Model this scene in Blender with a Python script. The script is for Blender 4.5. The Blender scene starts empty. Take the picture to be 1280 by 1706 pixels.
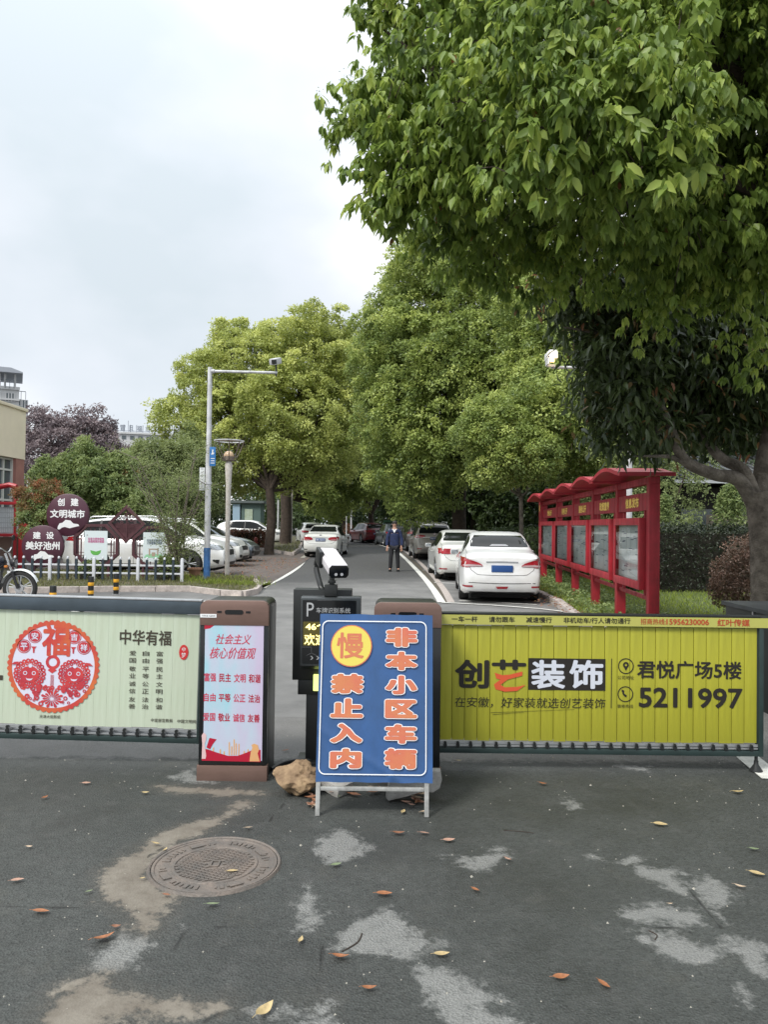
import bpy, bmesh, math, random
import numpy as np
from mathutils import Vector, Matrix
from mathutils.bvhtree import BVHTree
C = bpy.context.scene.collection
SC = bpy.context.scene
R_ = math.radians
rnd = random.Random(7)
# ------------------------------------------------------------------ camera
F = 1282.0; CX = 640.0; CY = 853.0; CAMZ = 1.6
PITCH = math.atan(22 / F); ROLL = R_(0.7)
vF = Vector((0, math.cos(PITCH), math.sin(PITCH)))
vU0 = Vector((0, -math.sin(PITCH), math.cos(PITCH)))
vR = Vector((1, 0, 0)) * math.cos(ROLL) + vU0 * math.sin(ROLL)
vU = vU0 * math.cos(ROLL) - Vector((1, 0, 0)) * math.sin(ROLL)
CAM = Vector((0, 0, CAMZ))
cd = bpy.data.cameras.new('camera'); cam = bpy.data.objects.new('camera', cd); C.objects.link(cam)
cd.sensor_fit = 'VERTICAL'; cd.sensor_height = 24.0; cd.lens = 24.0 * F / 1706.0
cd.clip_end = 2000; cd.clip_start = 0.05
mt = Matrix((vR, vU, -vF)).transposed().to_4x4(); mt.translation = CAM
cam.matrix_world = mt
SC.camera = cam
# ------------------------------------------------------------------ world, sun, exposure
w = bpy.data.worlds.new('World'); SC.world = w; w.use_nodes = True
nt = w.node_tree; nt.nodes.clear(); N = nt.nodes.new; L = nt.links.new
SUN_EL, SUN_AZ = R_(50), R_(222)       # azimuth clockwise from +Y: behind and left of the camera
out = N('ShaderNodeOutputWorld'); mix = N('ShaderNodeMixShader'); b1 = N('ShaderNodeBackground'); b2 = N('ShaderNodeBackground')
sky = N('ShaderNodeTexSky'); sky.sky_type = 'NISHITA'; sky.sun_disc = False; sky.sun_elevation = SUN_EL; sky.sun_rotation = SUN_AZ
b1.inputs[1].default_value = 0.12; L(sky.outputs[0], b1.inputs[0])
tc = N('ShaderNodeTexCoord'); mp = N('ShaderNodeMapping'); mp.inputs['Scale'].default_value = (1.0, 1.0, 1.7); mp.inputs['Location'].default_value = (0.35, 0.2, 0.75)
L(tc.outputs['Generated'], mp.inputs[0])
nz = N('ShaderNodeTexNoise'); nz.inputs['Scale'].default_value = 2.2; nz.inputs['Detail'].default_value = 5; nz.inputs['Roughness'].default_value = 0.45
L(mp.outputs[0], nz.inputs['Vector'])
rp = N('ShaderNodeValToRGB'); rp.color_ramp.elements[0].position = 0.38; rp.color_ramp.elements[0].color = (0.74, 0.82, 0.88, 1)
rp.color_ramp.elements[1].position = 0.62; rp.color_ramp.elements[1].color = (1.12, 1.14, 1.15, 1)
e = rp.color_ramp.elements.new(0.5); e.color = (0.88, 0.93, 1.0, 1)
L(nz.outputs['Fac'], rp.inputs[0]); L(rp.outputs[0], b2.inputs[0]); b2.inputs[1].default_value = 1.0
sx = N('ShaderNodeSeparateXYZ'); L(tc.outputs['Generated'], sx.inputs[0])
pw = N('ShaderNodeMath'); pw.operation = 'POWER'; cl = N('ShaderNodeMath'); cl.operation = 'MAXIMUM'; cl.inputs[1].default_value = 0.0; L(sx.outputs[2], cl.inputs[0]); L(cl.outputs[0], pw.inputs[0]); pw.inputs[1].default_value = 3.0
ma = N('ShaderNodeMath'); ma.operation = 'MULTIPLY_ADD'; L(pw.outputs[0], ma.inputs[0]); ma.inputs[1].default_value = 1.25; ma.inputs[2].default_value = 0.76; L(ma.outputs[0], b2.inputs[1])   # overcast sky: brighter towards the zenith
mix.inputs[0].default_value = 0.95; L(b1.outputs[0], mix.inputs[1]); L(b2.outputs[0], mix.inputs[2]); L(mix.outputs[0], out.inputs[0])
sl = bpy.data.lights.new('sun', 'SUN'); sl.energy = 2.6; sl.angle = R_(16); sl.color = (1.0, 0.965, 0.9)
so = bpy.data.objects.new('sun', sl); C.objects.link(so)
sd = Vector((math.sin(SUN_AZ) * math.cos(SUN_EL), math.cos(SUN_AZ) * math.cos(SUN_EL), math.sin(SUN_EL)))
so.rotation_euler = sd.to_track_quat('Z', 'Y').to_euler(); so.location = (0, 0, 60)
vs = SC.view_settings; vs.view_transform = 'Standard'; vs.look = 'None'; vs.exposure = 0.38; vs.gamma = 1.0; vs.use_curve_mapping = False
SC.cycles.max_bounces = 8; SC.cycles.diffuse_bounces = 4; SC.cycles.transparent_max_bounces = 12; SC.cycles.use_denoising = True

# ------------------------------------------------------------------ pixel <-> place helpers
def ray(px, py):
    return vF + vR * ((px - CX) / F) - vU * ((py - CY) / F)
def P(px, py, Y):
    r = ray(px, py); return CAM + r * (Y / r.y)
def gz(x, y):
    t = y - 30.0
    return 0.0 if t <= 0 else min(0.012 * t * t / (t + 6), 0.9)
def G(px, py, z=0.0):
    r = ray(px, py); t = (z - CAMZ) / r.z; p = CAM + r * t
    for _ in range(25):
        zz = gz(p.x, p.y) + z
        if r.z > -0.004: break
        t = (zz - CAMZ) / r.z; p = CAM + r * min(t, 400)
    p.z = gz(p.x, p.y) + z
    return p
# ------------------------------------------------------------------ mesh builder
class MB:
    def __init__(s): s.v = []; s.f = []; s.m = []; s.cur = 0
    def add(s, vs, fs):
        n = len(s.v); s.v += [tuple(p) for p in vs]; s.f += [tuple(i + n for i in f) for f in fs]; s.m += [s.cur] * len(fs); return s
    def box(s, x0, x1, y0, y1, z0, z1):
        return s.add([(x0,y0,z0),(x1,y0,z0),(x1,y1,z0),(x0,y1,z0),(x0,y0,z1),(x1,y0,z1),(x1,y1,z1),(x0,y1,z1)],
                     [(0,3,2,1),(4,5,6,7),(0,1,5,4),(1,2,6,5),(2,3,7,6),(3,0,4,7)])
    def obox(s, c, size, rz=0, M=None):
        hx, hy, hz = size[0]/2, size[1]/2, size[2]/2
        M = M or Matrix.Rotation(rz, 3, 'Z'); c = Vector(c)
        vs = [c + M @ Vector(p) for p in [(-hx,-hy,-hz),(hx,-hy,-hz),(hx,hy,-hz),(-hx,hy,-hz),(-hx,-hy,hz),(hx,-hy,hz),(hx,hy,hz),(-hx,hy,hz)]]
        return s.add(vs, [(0,3,2,1),(4,5,6,7),(0,1,5,4),(1,2,6,5),(2,3,7,6),(3,0,4,7)])
    def tube(s, path, rad, n=8, caps=True):
        path = [Vector(p) for p in path]
        if not isinstance(rad, (list, tuple)): rad = [rad] * len(path)
        rings = []; up = Vector((0.13, 0.2, 0.97))
        for i, p in enumerate(path):
            d = (path[min(i+1, len(path)-1)] - path[max(i-1, 0)]).normalized()
            a = d.cross(up)
            if a.length < 0.05: a = d.cross(Vector((1, 0, 0)))
            a.normalize(); b = d.cross(a)
            rings.append([p + (a * math.cos(2*math.pi*k/n) + b * math.sin(2*math.pi*k/n)) * rad[i] for k in range(n)])
        vs = [p for r in rings for p in r]; fs = []
        for i in range(len(path)-1):
            for k in range(n):
                k2 = (k+1) % n; fs.append((i*n+k, i*n+k2, (i+1)*n+k2, (i+1)*n+k))
        if caps: fs.append(tuple(range(n-1, -1, -1))); fs.append(tuple((len(path)-1)*n + k for k in range(n)))
        return s.add(vs, fs)
    def lathe(s, prof, c=(0,0,0), n=24, axis='Z', a0=0):
        # prof: (radius, height)
        c = Vector(c); vs = []
        for (r, h) in prof:
            for k in range(n):
                a = a0 + 2*math.pi*k/n; x, y = r*math.cos(a), r*math.sin(a)
                v = {'Z': (x, y, h), 'Y': (x, h, y), 'X': (h, x, y)}[axis]
                vs.append(c + Vector(v))
        fs = []
        for i in range(len(prof)-1):
            for k in range(n):
                k2 = (k+1) % n; fs.append((i*n+k, i*n+k2, (i+1)*n+k2, (i+1)*n+k))
        return s.add(vs, fs)
    def prism(s, poly, o, ux, uy, d):
        # poly 2d in plane (o, ux, uy) extruded by vector d
        o = Vector(o); ux = Vector(ux); uy = Vector(uy); d = Vector(d); n = len(poly)
        vs = [o + ux*a + uy*b for a, b in poly] + [o + ux*a + uy*b + d for a, b in poly]
        fs = [tuple(range(n)), tuple(range(2*n-1, n-1, -1))] + [(i, n+i, n+(i+1) % n, (i+1) % n) for i in range(n)]
        return s.add(vs, fs)
    def quad(s, a, b, c, d): return s.add([a, b, c, d], [(0, 1, 2, 3)])
def org(o):
    v = Vector((0, 0, 0))
    while o is not None: v += o.location; o = o.parent
    return v
def add(name, mb, mat, parent=None, bevel=0, smooth=False, world=True, kind=None, label=None, sharp=35, fixn=True):
    off = org(parent) if (parent is not None and world) else Vector((0, 0, 0))
    me = bpy.data.meshes.new(name)
    me.from_pydata([(p[0]-off.x, p[1]-off.y, p[2]-off.z) for p in mb.v], [], mb.f)
    mats = mat if isinstance(mat, (list, tuple)) else [mat]
    for m in mats: me.materials.append(m)
    if len(mats) > 1: me.polygons.foreach_set('material_index', mb.m)
    bm = bmesh.new(); bm.from_mesh(me)
    if fixn: bmesh.ops.recalc_face_normals(bm, faces=bm.faces)
    if bevel:
        es = [e for e in bm.edges if len(e.link_faces) == 2 and e.calc_face_angle(0) > R_(30)]
        bmesh.ops.bevel(bm, geom=es, offset=bevel, segments=2, profile=0.6, affect='EDGES', clamp_overlap=True)
    bm.to_mesh(me); bm.free()
    if smooth or bevel:
        me.polygons.foreach_set('use_smooth', [True]*len(me.polygons))
        try: me.set_sharp_from_angle(angle=R_(sharp))
        except Exception: pass
    o = bpy.data.objects.new(name, me); C.objects.link(o)
    if parent is not None: o.parent = parent
    if kind: o['kind'] = kind
    if label: o['label'] = label
    return o
def thing(name, label, cat, loc=(0, 0, 0), group=None):
    o = bpy.data.objects.new(name, None); C.objects.link(o); o.location = loc; o.empty_display_size = 0.2
    o['label'] = label; o['category'] = cat
    if group: o['group'] = group
    return o
def tag(o, label, cat, group=None):
    o['label'] = label; o['category'] = cat
    if group: o['group'] = group
    return o
def child_copy(o, parent, world_loc):
    c = o.copy(); C.objects.link(c); c.parent = parent; c.location = Vector(world_loc) - org(parent); return c
def struct(name):
    o = bpy.data.objects.new(name, None); C.objects.link(o); o['kind'] = 'structure'; return o
# ------------------------------------------------------------------ materials
def hx(h, k=1.0):
    h = h.lstrip('#'); c = [int(h[i:i+2], 16)/255 for i in (0, 2, 4)]
    return tuple(min(1, k*(x/12.92 if x <= 0.04045 else ((x+0.055)/1.055)**2.4)) for x in c) + (1,)
MATS = {}
def mat(name, col, rough=0.6, metal=0.0, var=0.0, scale=8.0, bump=0.0, bscale=None, coat=0.0, spec=0.5, emit=None, estr=0, col2=None, alpha=1.0, trans=0.0, bdist=0.01, streak=0.0, sscale=(22, 22, 1.6)):
    if name in MATS: return MATS[name]
    m = bpy.data.materials.new(name); m.use_nodes = True; t = m.node_tree; b = t.nodes['Principled BSDF']
    col = hx(col) if isinstance(col, str) else (tuple(col) + (1,))[:4]
    b.inputs['Base Color'].default_value = col; b.inputs['Roughness'].default_value = rough; b.inputs['Metallic'].default_value = metal
    b.inputs['Specular IOR Level'].default_value = spec; b.inputs['Coat Weight'].default_value = coat; b.inputs['Coat Roughness'].default_value = 0.06
    b.inputs['Alpha'].default_value = alpha; b.inputs['Transmission Weight'].default_value = trans
    if emit is not None: b.inputs['Emission Color'].default_value = hx(emit) if isinstance(emit, str) else emit; b.inputs['Emission Strength'].default_value = estr
    if var or col2 is not None or bump:
        g = t.nodes.new('ShaderNodeTexCoord'); n = t.nodes.new('ShaderNodeTexNoise'); n.inputs['Scale'].default_value = scale; n.inputs['Detail'].default_value = 6; n.inputs['Roughness'].default_value = 0.62
        t.links.new(g.outputs['Object'], n.inputs['Vector'])
        c2 = (hx(col2) if isinstance(col2, str) else (tuple(col2)+(1,))[:4]) if col2 is not None else tuple(c*(1-var) for c in col[:3]) + (1,)
        c1 = col if col2 is not None else tuple(min(1, c*(1+var*0.5)) for c in col[:3]) + (1,)
        r = t.nodes.new('ShaderNodeValToRGB'); r.color_ramp.elements[0].position = 0.35; r.color_ramp.elements[1].position = 0.65
        r.color_ramp.elements[0].color = c2; r.color_ramp.elements[1].color = c1
        t.links.new(n.outputs['Fac'], r.inputs[0]); t.links.new(r.outputs[0], b.inputs['Base Color'])
        if bump:
            n2 = t.nodes.new('ShaderNodeTexNoise'); n2.inputs['Scale'].default_value = bscale or scale*6; n2.inputs['Detail'].default_value = 5
            t.links.new(g.outputs['Object'], n2.inputs['Vector'])
            bp = t.nodes.new('ShaderNodeBump'); bp.inputs['Strength'].default_value = min(1, bump); bp.inputs['Distance'].default_value = bdist
            t.links.new(n2.outputs['Fac'], bp.inputs['Height']); t.links.new(bp.outputs[0], b.inputs['Normal'])
    if streak:                                   # weather streaks and dust that belong to the surface
        src = b.inputs['Base Color'].links[0].from_socket if b.inputs['Base Color'].links else None
        g2 = t.nodes.new('ShaderNodeTexCoord'); m2 = t.nodes.new('ShaderNodeMapping'); m2.inputs['Scale'].default_value = sscale; t.links.new(g2.outputs['Object'], m2.inputs[0])
        n3 = t.nodes.new('ShaderNodeTexNoise'); n3.inputs['Scale'].default_value = 1.0; n3.inputs['Detail'].default_value = 7; n3.inputs['Roughness'].default_value = .65; t.links.new(m2.outputs[0], n3.inputs['Vector'])
        r3 = t.nodes.new('ShaderNodeValToRGB'); r3.color_ramp.elements[0].position = .36; r3.color_ramp.elements[1].position = .66; v = 1-streak; r3.color_ramp.elements[0].color = (v, v*.99, v*.95, 1); r3.color_ramp.elements[1].color = (1, 1, 1, 1); t.links.new(n3.outputs['Fac'], r3.inputs[0])
        mm = t.nodes.new('ShaderNodeMix'); mm.data_type = 'RGBA'; mm.blend_type = 'MULTIPLY'; mm.inputs[0].default_value = 1.0; t.links.new(r3.outputs[0], mm.inputs[7])
        if src is not None: t.links.new(src, mm.inputs[6])
        else: mm.inputs[6].default_value = col
        t.links.new(mm.outputs[2], b.inputs['Base Color'])
        r4 = t.nodes.new('ShaderNodeMapRange'); r4.inputs['From Min'].default_value = .35; r4.inputs['From Max'].default_value = .65; r4.inputs['To Min'].default_value = min(1, rough+.2); r4.inputs['To Max'].default_value = rough; t.links.new(n3.outputs['Fac'], r4.inputs[0]); t.links.new(r4.outputs[0], b.inputs['Roughness'])
    MATS[name] = m; return m
def leafmat(name, c0, c1, rough=0.45, trans=0.35, cmid=None):
    m = bpy.data.materials.new(name); m.use_nodes = True; t = m.node_tree; b = t.nodes['Principled BSDF']; o = t.nodes['Material Output']
    a = t.nodes.new('ShaderNodeAttribute'); a.attribute_name = 'tint'
    r = t.nodes.new('ShaderNodeValToRGB'); r.color_ramp.elements[0].color = tuple(c0)+(1,); r.color_ramp.elements[1].color = tuple(c1)+(1,)
    if cmid: e = r.color_ramp.elements.new(0.55); e.color = tuple(cmid)+(1,)
    t.links.new(a.outputs['Fac'], r.inputs[0]); t.links.new(r.outputs[0], b.inputs['Base Color']); b.inputs['Roughness'].default_value = rough
    b.inputs['Specular IOR Level'].default_value = 0.35
    tr = t.nodes.new('ShaderNodeBsdfTranslucent'); mx = t.nodes.new('ShaderNodeMixShader'); mx.inputs[0].default_value = trans
    hs = t.nodes.new('ShaderNodeHueSaturation'); hs.inputs['Saturation'].default_value = 1.0; hs.inputs['Value'].default_value = 1.5; hs.inputs['Hue'].default_value = 0.49
    t.links.new(r.outputs[0], hs.inputs['Color']); t.links.new(hs.outputs[0], tr.inputs[0])
    t.links.new(b.outputs[0], mx.inputs[1]); t.links.new(tr.outputs[0], mx.inputs[2]); t.links.new(mx.outputs[0], o.inputs[0])
    MATS[name] = m; return m
# ------------------------------------------------------------------ lettering
TXT = {}
def text_mesh(s, bold=0.0, res=3):
    k = (s, bold)
    if k in TXT: return TXT[k]
    c = bpy.data.curves.new('lettering', 'FONT'); c.body = s; c.offset = bold; c.resolution_u = res
    o = bpy.data.objects.new('lettering', c); C.objects.link(o)
    dg = bpy.context.evaluated_depsgraph_get(); me = bpy.data.meshes.new_from_object(o.evaluated_get(dg))
    v = np.zeros(len(me.vertices)*3); me.vertices.foreach_get('co', v); v = v.reshape(-1, 3)
    f = [tuple(p.vertices) for p in me.polygons]
    bpy.data.objects.remove(o); bpy.data.curves.remove(c); bpy.data.meshes.remove(me)
    TXT[k] = (v, f); return TXT[k]
class Panel:
    """a flat surface: origin o, right ux, up uy (unit), outward normal n"""
    def __init__(s, o, ux=(1, 0, 0), uy=(0, 0, 1)):
        s.o = Vector(o); s.ux = Vector(ux).normalized(); s.uy = Vector(uy).normalized(); s.n = s.ux.cross(s.uy).normalized()
    def uv(s, px, py):
        r = ray(px, py); t = (s.o - CAM).dot(s.n) / r.dot(s.n); d = CAM + r*t - s.o
        return d.dot(s.ux), d.dot(s.uy)
    def at(s, u, v, off=0): return s.o + s.ux*u + s.uy*v + s.n*off
    def box(s, x0, y0, x1, y1):
        # uv box from pixel box, roll-safe (centre and size)
        c = s.uv((x0+x1)/2, (y0+y1)/2); a = s.uv(x0, (y0+y1)/2); b = s.uv(x1, (y0+y1)/2); t_ = s.uv((x0+x1)/2, y0); d = s.uv((x0+x1)/2, y1)
        return (a[0]+(c[0]-(a[0]+b[0])/2)*0, d[1], b[0], t_[1])
def text_into(mb, pn, s, box, bold=0.0, off=0.002, keep=False, shear=0.0):
    """lettering fitted to a uv box; bold strokes come from copies shifted by a fraction of the letter size"""
    v, f = text_mesh(s, 0.0)
    mn = v.min(0); mxx = v.max(0); u0, v0, u1, v1 = box
    h = mxx[1]-mn[1]; g = bold*0.72 if bold else 0.0
    sx_ = (u1-u0)/(mxx[0]-mn[0]+2*g); sy_ = (v1-v0)/(h+2*g)
    if keep: sx_ = sy_ = min(sx_, sy_)
    cu, cv = (u0+u1)/2, (v0+v1)/2; mc = (mn+mxx)/2
    sh = [(0.0, 0.0)]
    if g:
        sh = [(g*math.cos(a*math.pi/4), g*math.sin(a*math.pi/4)) for a in range(8)]
        if g > .06: sh = [(g*math.cos(a*math.pi/10), g*math.sin(a*math.pi/10)) for a in range(20)] + [(g*.5*math.cos(a*math.pi/2), g*.5*math.sin(a*math.pi/2)) for a in range(4)]
    for k, (dx, dy) in enumerate(sh):
        pts = []
        for p in v:
            b = (p[1]-mc[1]+dy)*sy_
            pts.append(pn.at(cu + (p[0]-mc[0]+dx)*sx_ + shear*b, cv + b, off+k*0.00004))
        mb.add(pts, f)
def ptext(pn, s, px, m, parent, bold=0.0, off=0.002, name='lettering', keep=False, uvbox=False, shear=0.0):
    mb = MB(); text_into(mb, pn, s, px if uvbox else pn.box(*px), bold, off, keep, shear)
    return add(name, mb, m, parent, fixn=False)
def vtext(pn, s, x0, y0, x1, y1, m, parent, bold=0.0, off=0.002, gap=0.12, name='lettering', ys=None):
    mb = MB(); n = len(s); h = (y1-y0)/n
    for i, ch in enumerate(s):
        if ys: a, b = ys[i]
        else: a, b = y0 + i*h + gap*h/2, y0 + (i+1)*h - gap*h/2
        text_into(mb, pn, ch, pn.box(x0, a, x1, b), bold, off)
    return add(name, mb, m, parent, fixn=False)
def poly_into(mb, pn, pts, off=0.002): mb.add([pn.at(a, b, off) for a, b in pts], [tuple(range(len(pts)))])
def disc_pts(cu, cv, ru, rv=None, n=32, a0=0, a1=2*math.pi):
    rv = rv or ru; return [(cu+ru*math.cos(a0+(a1-a0)*k/n), cv+rv*math.sin(a0+(a1-a0)*k/n)) for k in range(n)]
def ring_into(mb, pn, cu, cv, r0, r1, off=0.002, n=40, scallop=0, sa=0.0, ry=1.0):
    vs = []; fs = []
    for k in range(n):
        a = 2*math.pi*k/n; ro = r1 + (sa*abs(math.sin(a*scallop/2)) if scallop else 0)
        vs += [pn.at(cu+r0*math.cos(a), cv+ry*r0*math.sin(a), off), pn.at(cu+ro*math.cos(a), cv+ry*ro*math.sin(a), off)]
    for k in range(n):
        j = (k+1) % n; fs.append((2*k, 2*k+1, 2*j+1, 2*j))
    mb.add(vs, fs)
def rrect(x0, y0, x1, y1, r, n=5):
    pts = []
    for cx_, cy_, a in ((x1-r, y1-r, 0), (x0+r, y1-r, 90), (x0+r, y0+r, 180), (x1-r, y0+r, 270)):
        for k in range(n+1): t = R_(a+90*k/n); pts.append((cx_+r*math.cos(t), cy_+r*math.sin(t)))
    return pts
# ------------------------------------------------------------------ numpy meshes (leaves, grass)
def np_mesh(name, V, loops, sizes, m, parent=None, tint=None, kind=None, off=None, smooth=False):
    me = bpy.data.meshes.new(name); nv = len(V)
    if off is None: off = org(parent) if parent is not None else Vector((0, 0, 0))
    V = np.asarray(V, dtype=np.float32) - np.array(off, dtype=np.float32)
    me.vertices.add(nv); me.vertices.foreach_set('co', V.ravel())
    me.loops.add(len(loops)); me.loops.foreach_set('vertex_index', loops.astype(np.int32))
    st = np.zeros(len(sizes), dtype=np.int32); st[1:] = np.cumsum(sizes)[:-1]
    me.polygons.add(len(sizes)); me.polygons.foreach_set('loop_start', st)
    try: me.polygons.foreach_set('loop_total', sizes.astype(np.int32))
    except Exception: pass
    me.update(calc_edges=True)
    if tint is not None:
        a = me.attributes.new('tint', 'FLOAT', 'POINT'); a.data.foreach_set('value', tint.astype(np.float32))
    me.materials.append(m)
    if smooth: me.polygons.foreach_set('use_smooth', [True]*len(me.polygons))
    o = bpy.data.objects.new(name, me); C.objects.link(o)
    if parent is not None: o.parent = parent
    if kind: o['kind'] = kind
    return o
rng = np.random.default_rng(11)
def unit(a): return a/np.maximum(np.linalg.norm(a, axis=-1, keepdims=True), 1e-9)
def leaf_geo(Pb, D, Nn, Ln, Wd, shape='quad', droop=0.15):
    D = unit(D); S = unit(np.cross(D, Nn)); Nn = np.cross(S, D); n = len(Pb); Ln = np.broadcast_to(Ln, (n,))[:, None]; Wd = np.broadcast_to(Wd, (n,))[:, None]
    if shape == 'quad':
        V = np.stack([Pb, Pb+D*Ln*0.45+S*Wd*0.5+Nn*Wd*0.15, Pb+D*Ln-Nn*Ln*droop, Pb+D*Ln*0.45-S*Wd*0.5+Nn*Wd*0.15], 1)
        F_ = np.array([[0, 1, 2], [0, 2, 3]])
    else:
        c = Pb+D*Ln*0.5; t_ = Pb+D*Ln-Nn*Ln*droop; up = Nn*Wd*0.12
        V = np.stack([Pb, c, t_, Pb+D*Ln*0.25+S*Wd*0.44+up, Pb+D*Ln*0.6+S*Wd*0.42+up, Pb+D*Ln*0.25-S*Wd*0.44+up, Pb+D*Ln*0.6-S*Wd*0.42+up], 1)
        F_ = np.array([[0, 1, 3], [3, 1, 4], [4, 1, 2], [0, 5, 1], [5, 6, 1], [6, 2, 1]])
    nv = V.shape[1]; idx = (np.arange(n)*nv)[:, None, None] + F_[None]
    return V.reshape(-1, 3), idx.reshape(-1), np.full(n*len(F_), 3), nv
def sphere_dirs(n):
    v = rng.normal(size=(n, 3)); return unit(v)
# ================================================================== GROUND
def ground_material(name, near):
    m = bpy.data.materials.new(name); m.use_nodes = True; t = m.node_tree; b = t.nodes['Principled BSDF']; N = t.nodes.new; L = t.links.new
    g = N('ShaderNodeTexCoord')
    def noise(s, d=5, r=0.6, v=None):
        n = N('ShaderNodeTexNoise'); n.inputs['Scale'].default_value = s; n.inputs['Detail'].default_value = d; n.inputs['Roughness'].default_value = r
        L(v or g.outputs['Object'], n.inputs['Vector']); return n.outputs['Fac']
    def ramp(f, a, b_, c0=(0, 0, 0, 1), c1=(1, 1, 1, 1)):
        r = N('ShaderNodeValToRGB'); r.color_ramp.elements[0].position = a; r.color_ramp.elements[1].position = b_
        r.color_ramp.elements[0].color = c0; r.color_ramp.elements[1].color = c1; L(f, r.inputs[0]); return r.outputs[0]
    def mx(fac, a, b_, mode='MIX'):
        x = N('ShaderNodeMix'); x.data_type = 'RGBA'; x.blend_type = mode
        for s, v in ((0, fac), (6, a), (7, b_)):
            if isinstance(v, (int, float)): x.inputs[s].default_value = v
            elif isinstance(v, tuple): x.inputs[s].default_value = v
            else: L(v, x.inputs[s])
        return x.outputs[2]
    def math_(op, a, b_=0.0, c=None):
        x = N('ShaderNodeMath'); x.operation = op
        for i, v in enumerate((a, b_) + ((c,) if c is not None else ())):
            if isinstance(v, (int, float)): x.inputs[i].default_value = v
            else: L(v, x.inputs[i])
        return x.outputs[0]
    vor = N('ShaderNodeTexVoronoi'); vor.inputs['Scale'].default_value = 95 if near else 60; L(g.outputs['Object'], vor.inputs['Vector'])
    vsep = N('ShaderNodeSeparateColor'); L(vor.outputs['Color'], vsep.inputs[0])
    big = noise(1.1, 6, 0.6); mid = noise(7, 5, 0.65); fine = noise(160, 3, 0.7)
    stain = noise(2.6, 7, 0.7)
    if near:
        base = ramp(vsep.outputs[0], 0.0, 1.0, (0.013, 0.016, 0.0145, 1), (0.063, 0.071, 0.066, 1))
        base = mx(ramp(fine, 0.35, 0.75), base, (0.082, 0.085, 0.080, 1))
        base = mx(ramp(big, 0.35, 0.65), mx(0.55, base, (0.016, 0.018, 0.016, 1)), base)
        base = mx(math_('MULTIPLY', ramp(mid, 0.52, 0.75), 0.35), base, (0.10, 0.10, 0.096, 1))
        base = mx(math_('MULTIPLY', ramp(stain, 0.55, 0.8), 0.35), base, (0.10, 0.095, 0.075, 1))
        far = mx(ramp(mid, 0.3, 0.7), (0.105, 0.104, 0.101, 1), (0.148, 0.146, 0.142, 1))
        far = mx(ramp(fine, 0.4, 0.7), far, (0.21, 0.205, 0.195, 1))
        def attr(n): a = N('ShaderNodeAttribute'); a.attribute_name = n; return a.outputs['Fac']
        wob = math_('MULTIPLY', math_('SUBTRACT', noise(7, 8, 0.75), 0.5), 0.34)
        wob2 = math_('MULTIPLY', math_('SUBTRACT', noise(45, 5, 0.7), 0.5), 0.09)
        wobs = math_('ADD', wob, wob2)
        def mask(n, s0, s1, k=1.0):
            return ramp(math_('ADD', math_('MULTIPLY', math_('ADD', attr(n), math_('MULTIPLY', wobs, k)), 4.0), 0.5), 0.5+s0*4, 0.5+s1*4)
        col = mx(mask('farm', -0.03, 0.05), base, far)
        pale = mx(ramp(fine, 0.3, 0.7), (0.14, 0.143, 0.137, 1), (0.25, 0.252, 0.24, 1))
        col = mx(math_('MULTIPLY', mask('pale', -0.02, 0.03), ramp(noise(14, 6, 0.7), 0.25, 0.5, (.6, .6, .6, 1), (.95, .95, .95, 1))), col, pale)
        tan = mx(ramp(mid, 0.35, 0.65), (0.125, 0.105, 0.082, 1), (0.20, 0.178, 0.145, 1))
        tan = mx(ramp(noise(22, 6, 0.7), 0.55, 0.8), tan, (0.10, 0.085, 0.06, 1))
        tm = mask('tan', -0.02, 0.022)
        col = mx(math_('MULTIPLY', mask('tan', -0.10, 0.0, 0.7), 0.35), col, (0.085, 0.075, 0.06, 1))
        col = mx(math_('MULTIPLY', tm, 0.9), col, tan)
        crk = mask('crack', -0.012, -0.002, 0.12); col = mx(math_('MULTIPLY', crk, 0.8), col, (0.012, 0.013, 0.012, 1))
        L(col, b.inputs['Base Color'])
        h = math_('ADD', math_('MULTIPLY', vor.outputs['Distance'], 0.9), math_('MULTIPLY', fine, 0.8))
        h = math_('MULTIPLY', h, math_('SUBTRACT', 1.0, math_('MULTIPLY', tm, 0.8)))
        h = math_('ADD', h, math_('MULTIPLY', tm, 0.6)); h = math_('SUBTRACT', h, math_('MULTIPLY', crk, 1.2))
        bp = N('ShaderNodeBump'); bp.inputs['Strength'].default_value = 0.75; bp.inputs['Distance'].default_value = 0.008; L(h, bp.inputs['Height']); L(bp.outputs[0], b.inputs['Normal'])
        L(ramp(big, 0.3, 0.7, (0.5, 0.5, 0.5, 1), (0.8, 0.8, 0.8, 1)), b.inputs['Roughness'])
    else:
        a = mx(ramp(mid, 0.3, 0.7), (0.105, 0.104, 0.102, 1), (0.148, 0.146, 0.143, 1))
        a = mx(ramp(big, 0.4, 0.62), a, (0.18, 0.177, 0.172, 1))
        sp = N('ShaderNodeSeparateXYZ'); L(g.outputs['Object'], sp.inputs[0])
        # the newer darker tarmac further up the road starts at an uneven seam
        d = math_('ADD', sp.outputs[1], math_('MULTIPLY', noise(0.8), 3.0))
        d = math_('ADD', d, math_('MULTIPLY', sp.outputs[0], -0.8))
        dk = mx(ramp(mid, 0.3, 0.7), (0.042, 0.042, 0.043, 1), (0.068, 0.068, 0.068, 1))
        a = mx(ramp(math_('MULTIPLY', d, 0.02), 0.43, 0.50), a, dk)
        a = mx(math_('MULTIPLY', ramp(fine, 0.5, 0.7), 0.4), a, (0.2, 0.2, 0.19, 1))
        L(a, b.inputs['Base Color']); b.inputs['Roughness'].default_value = 0.72
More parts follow.
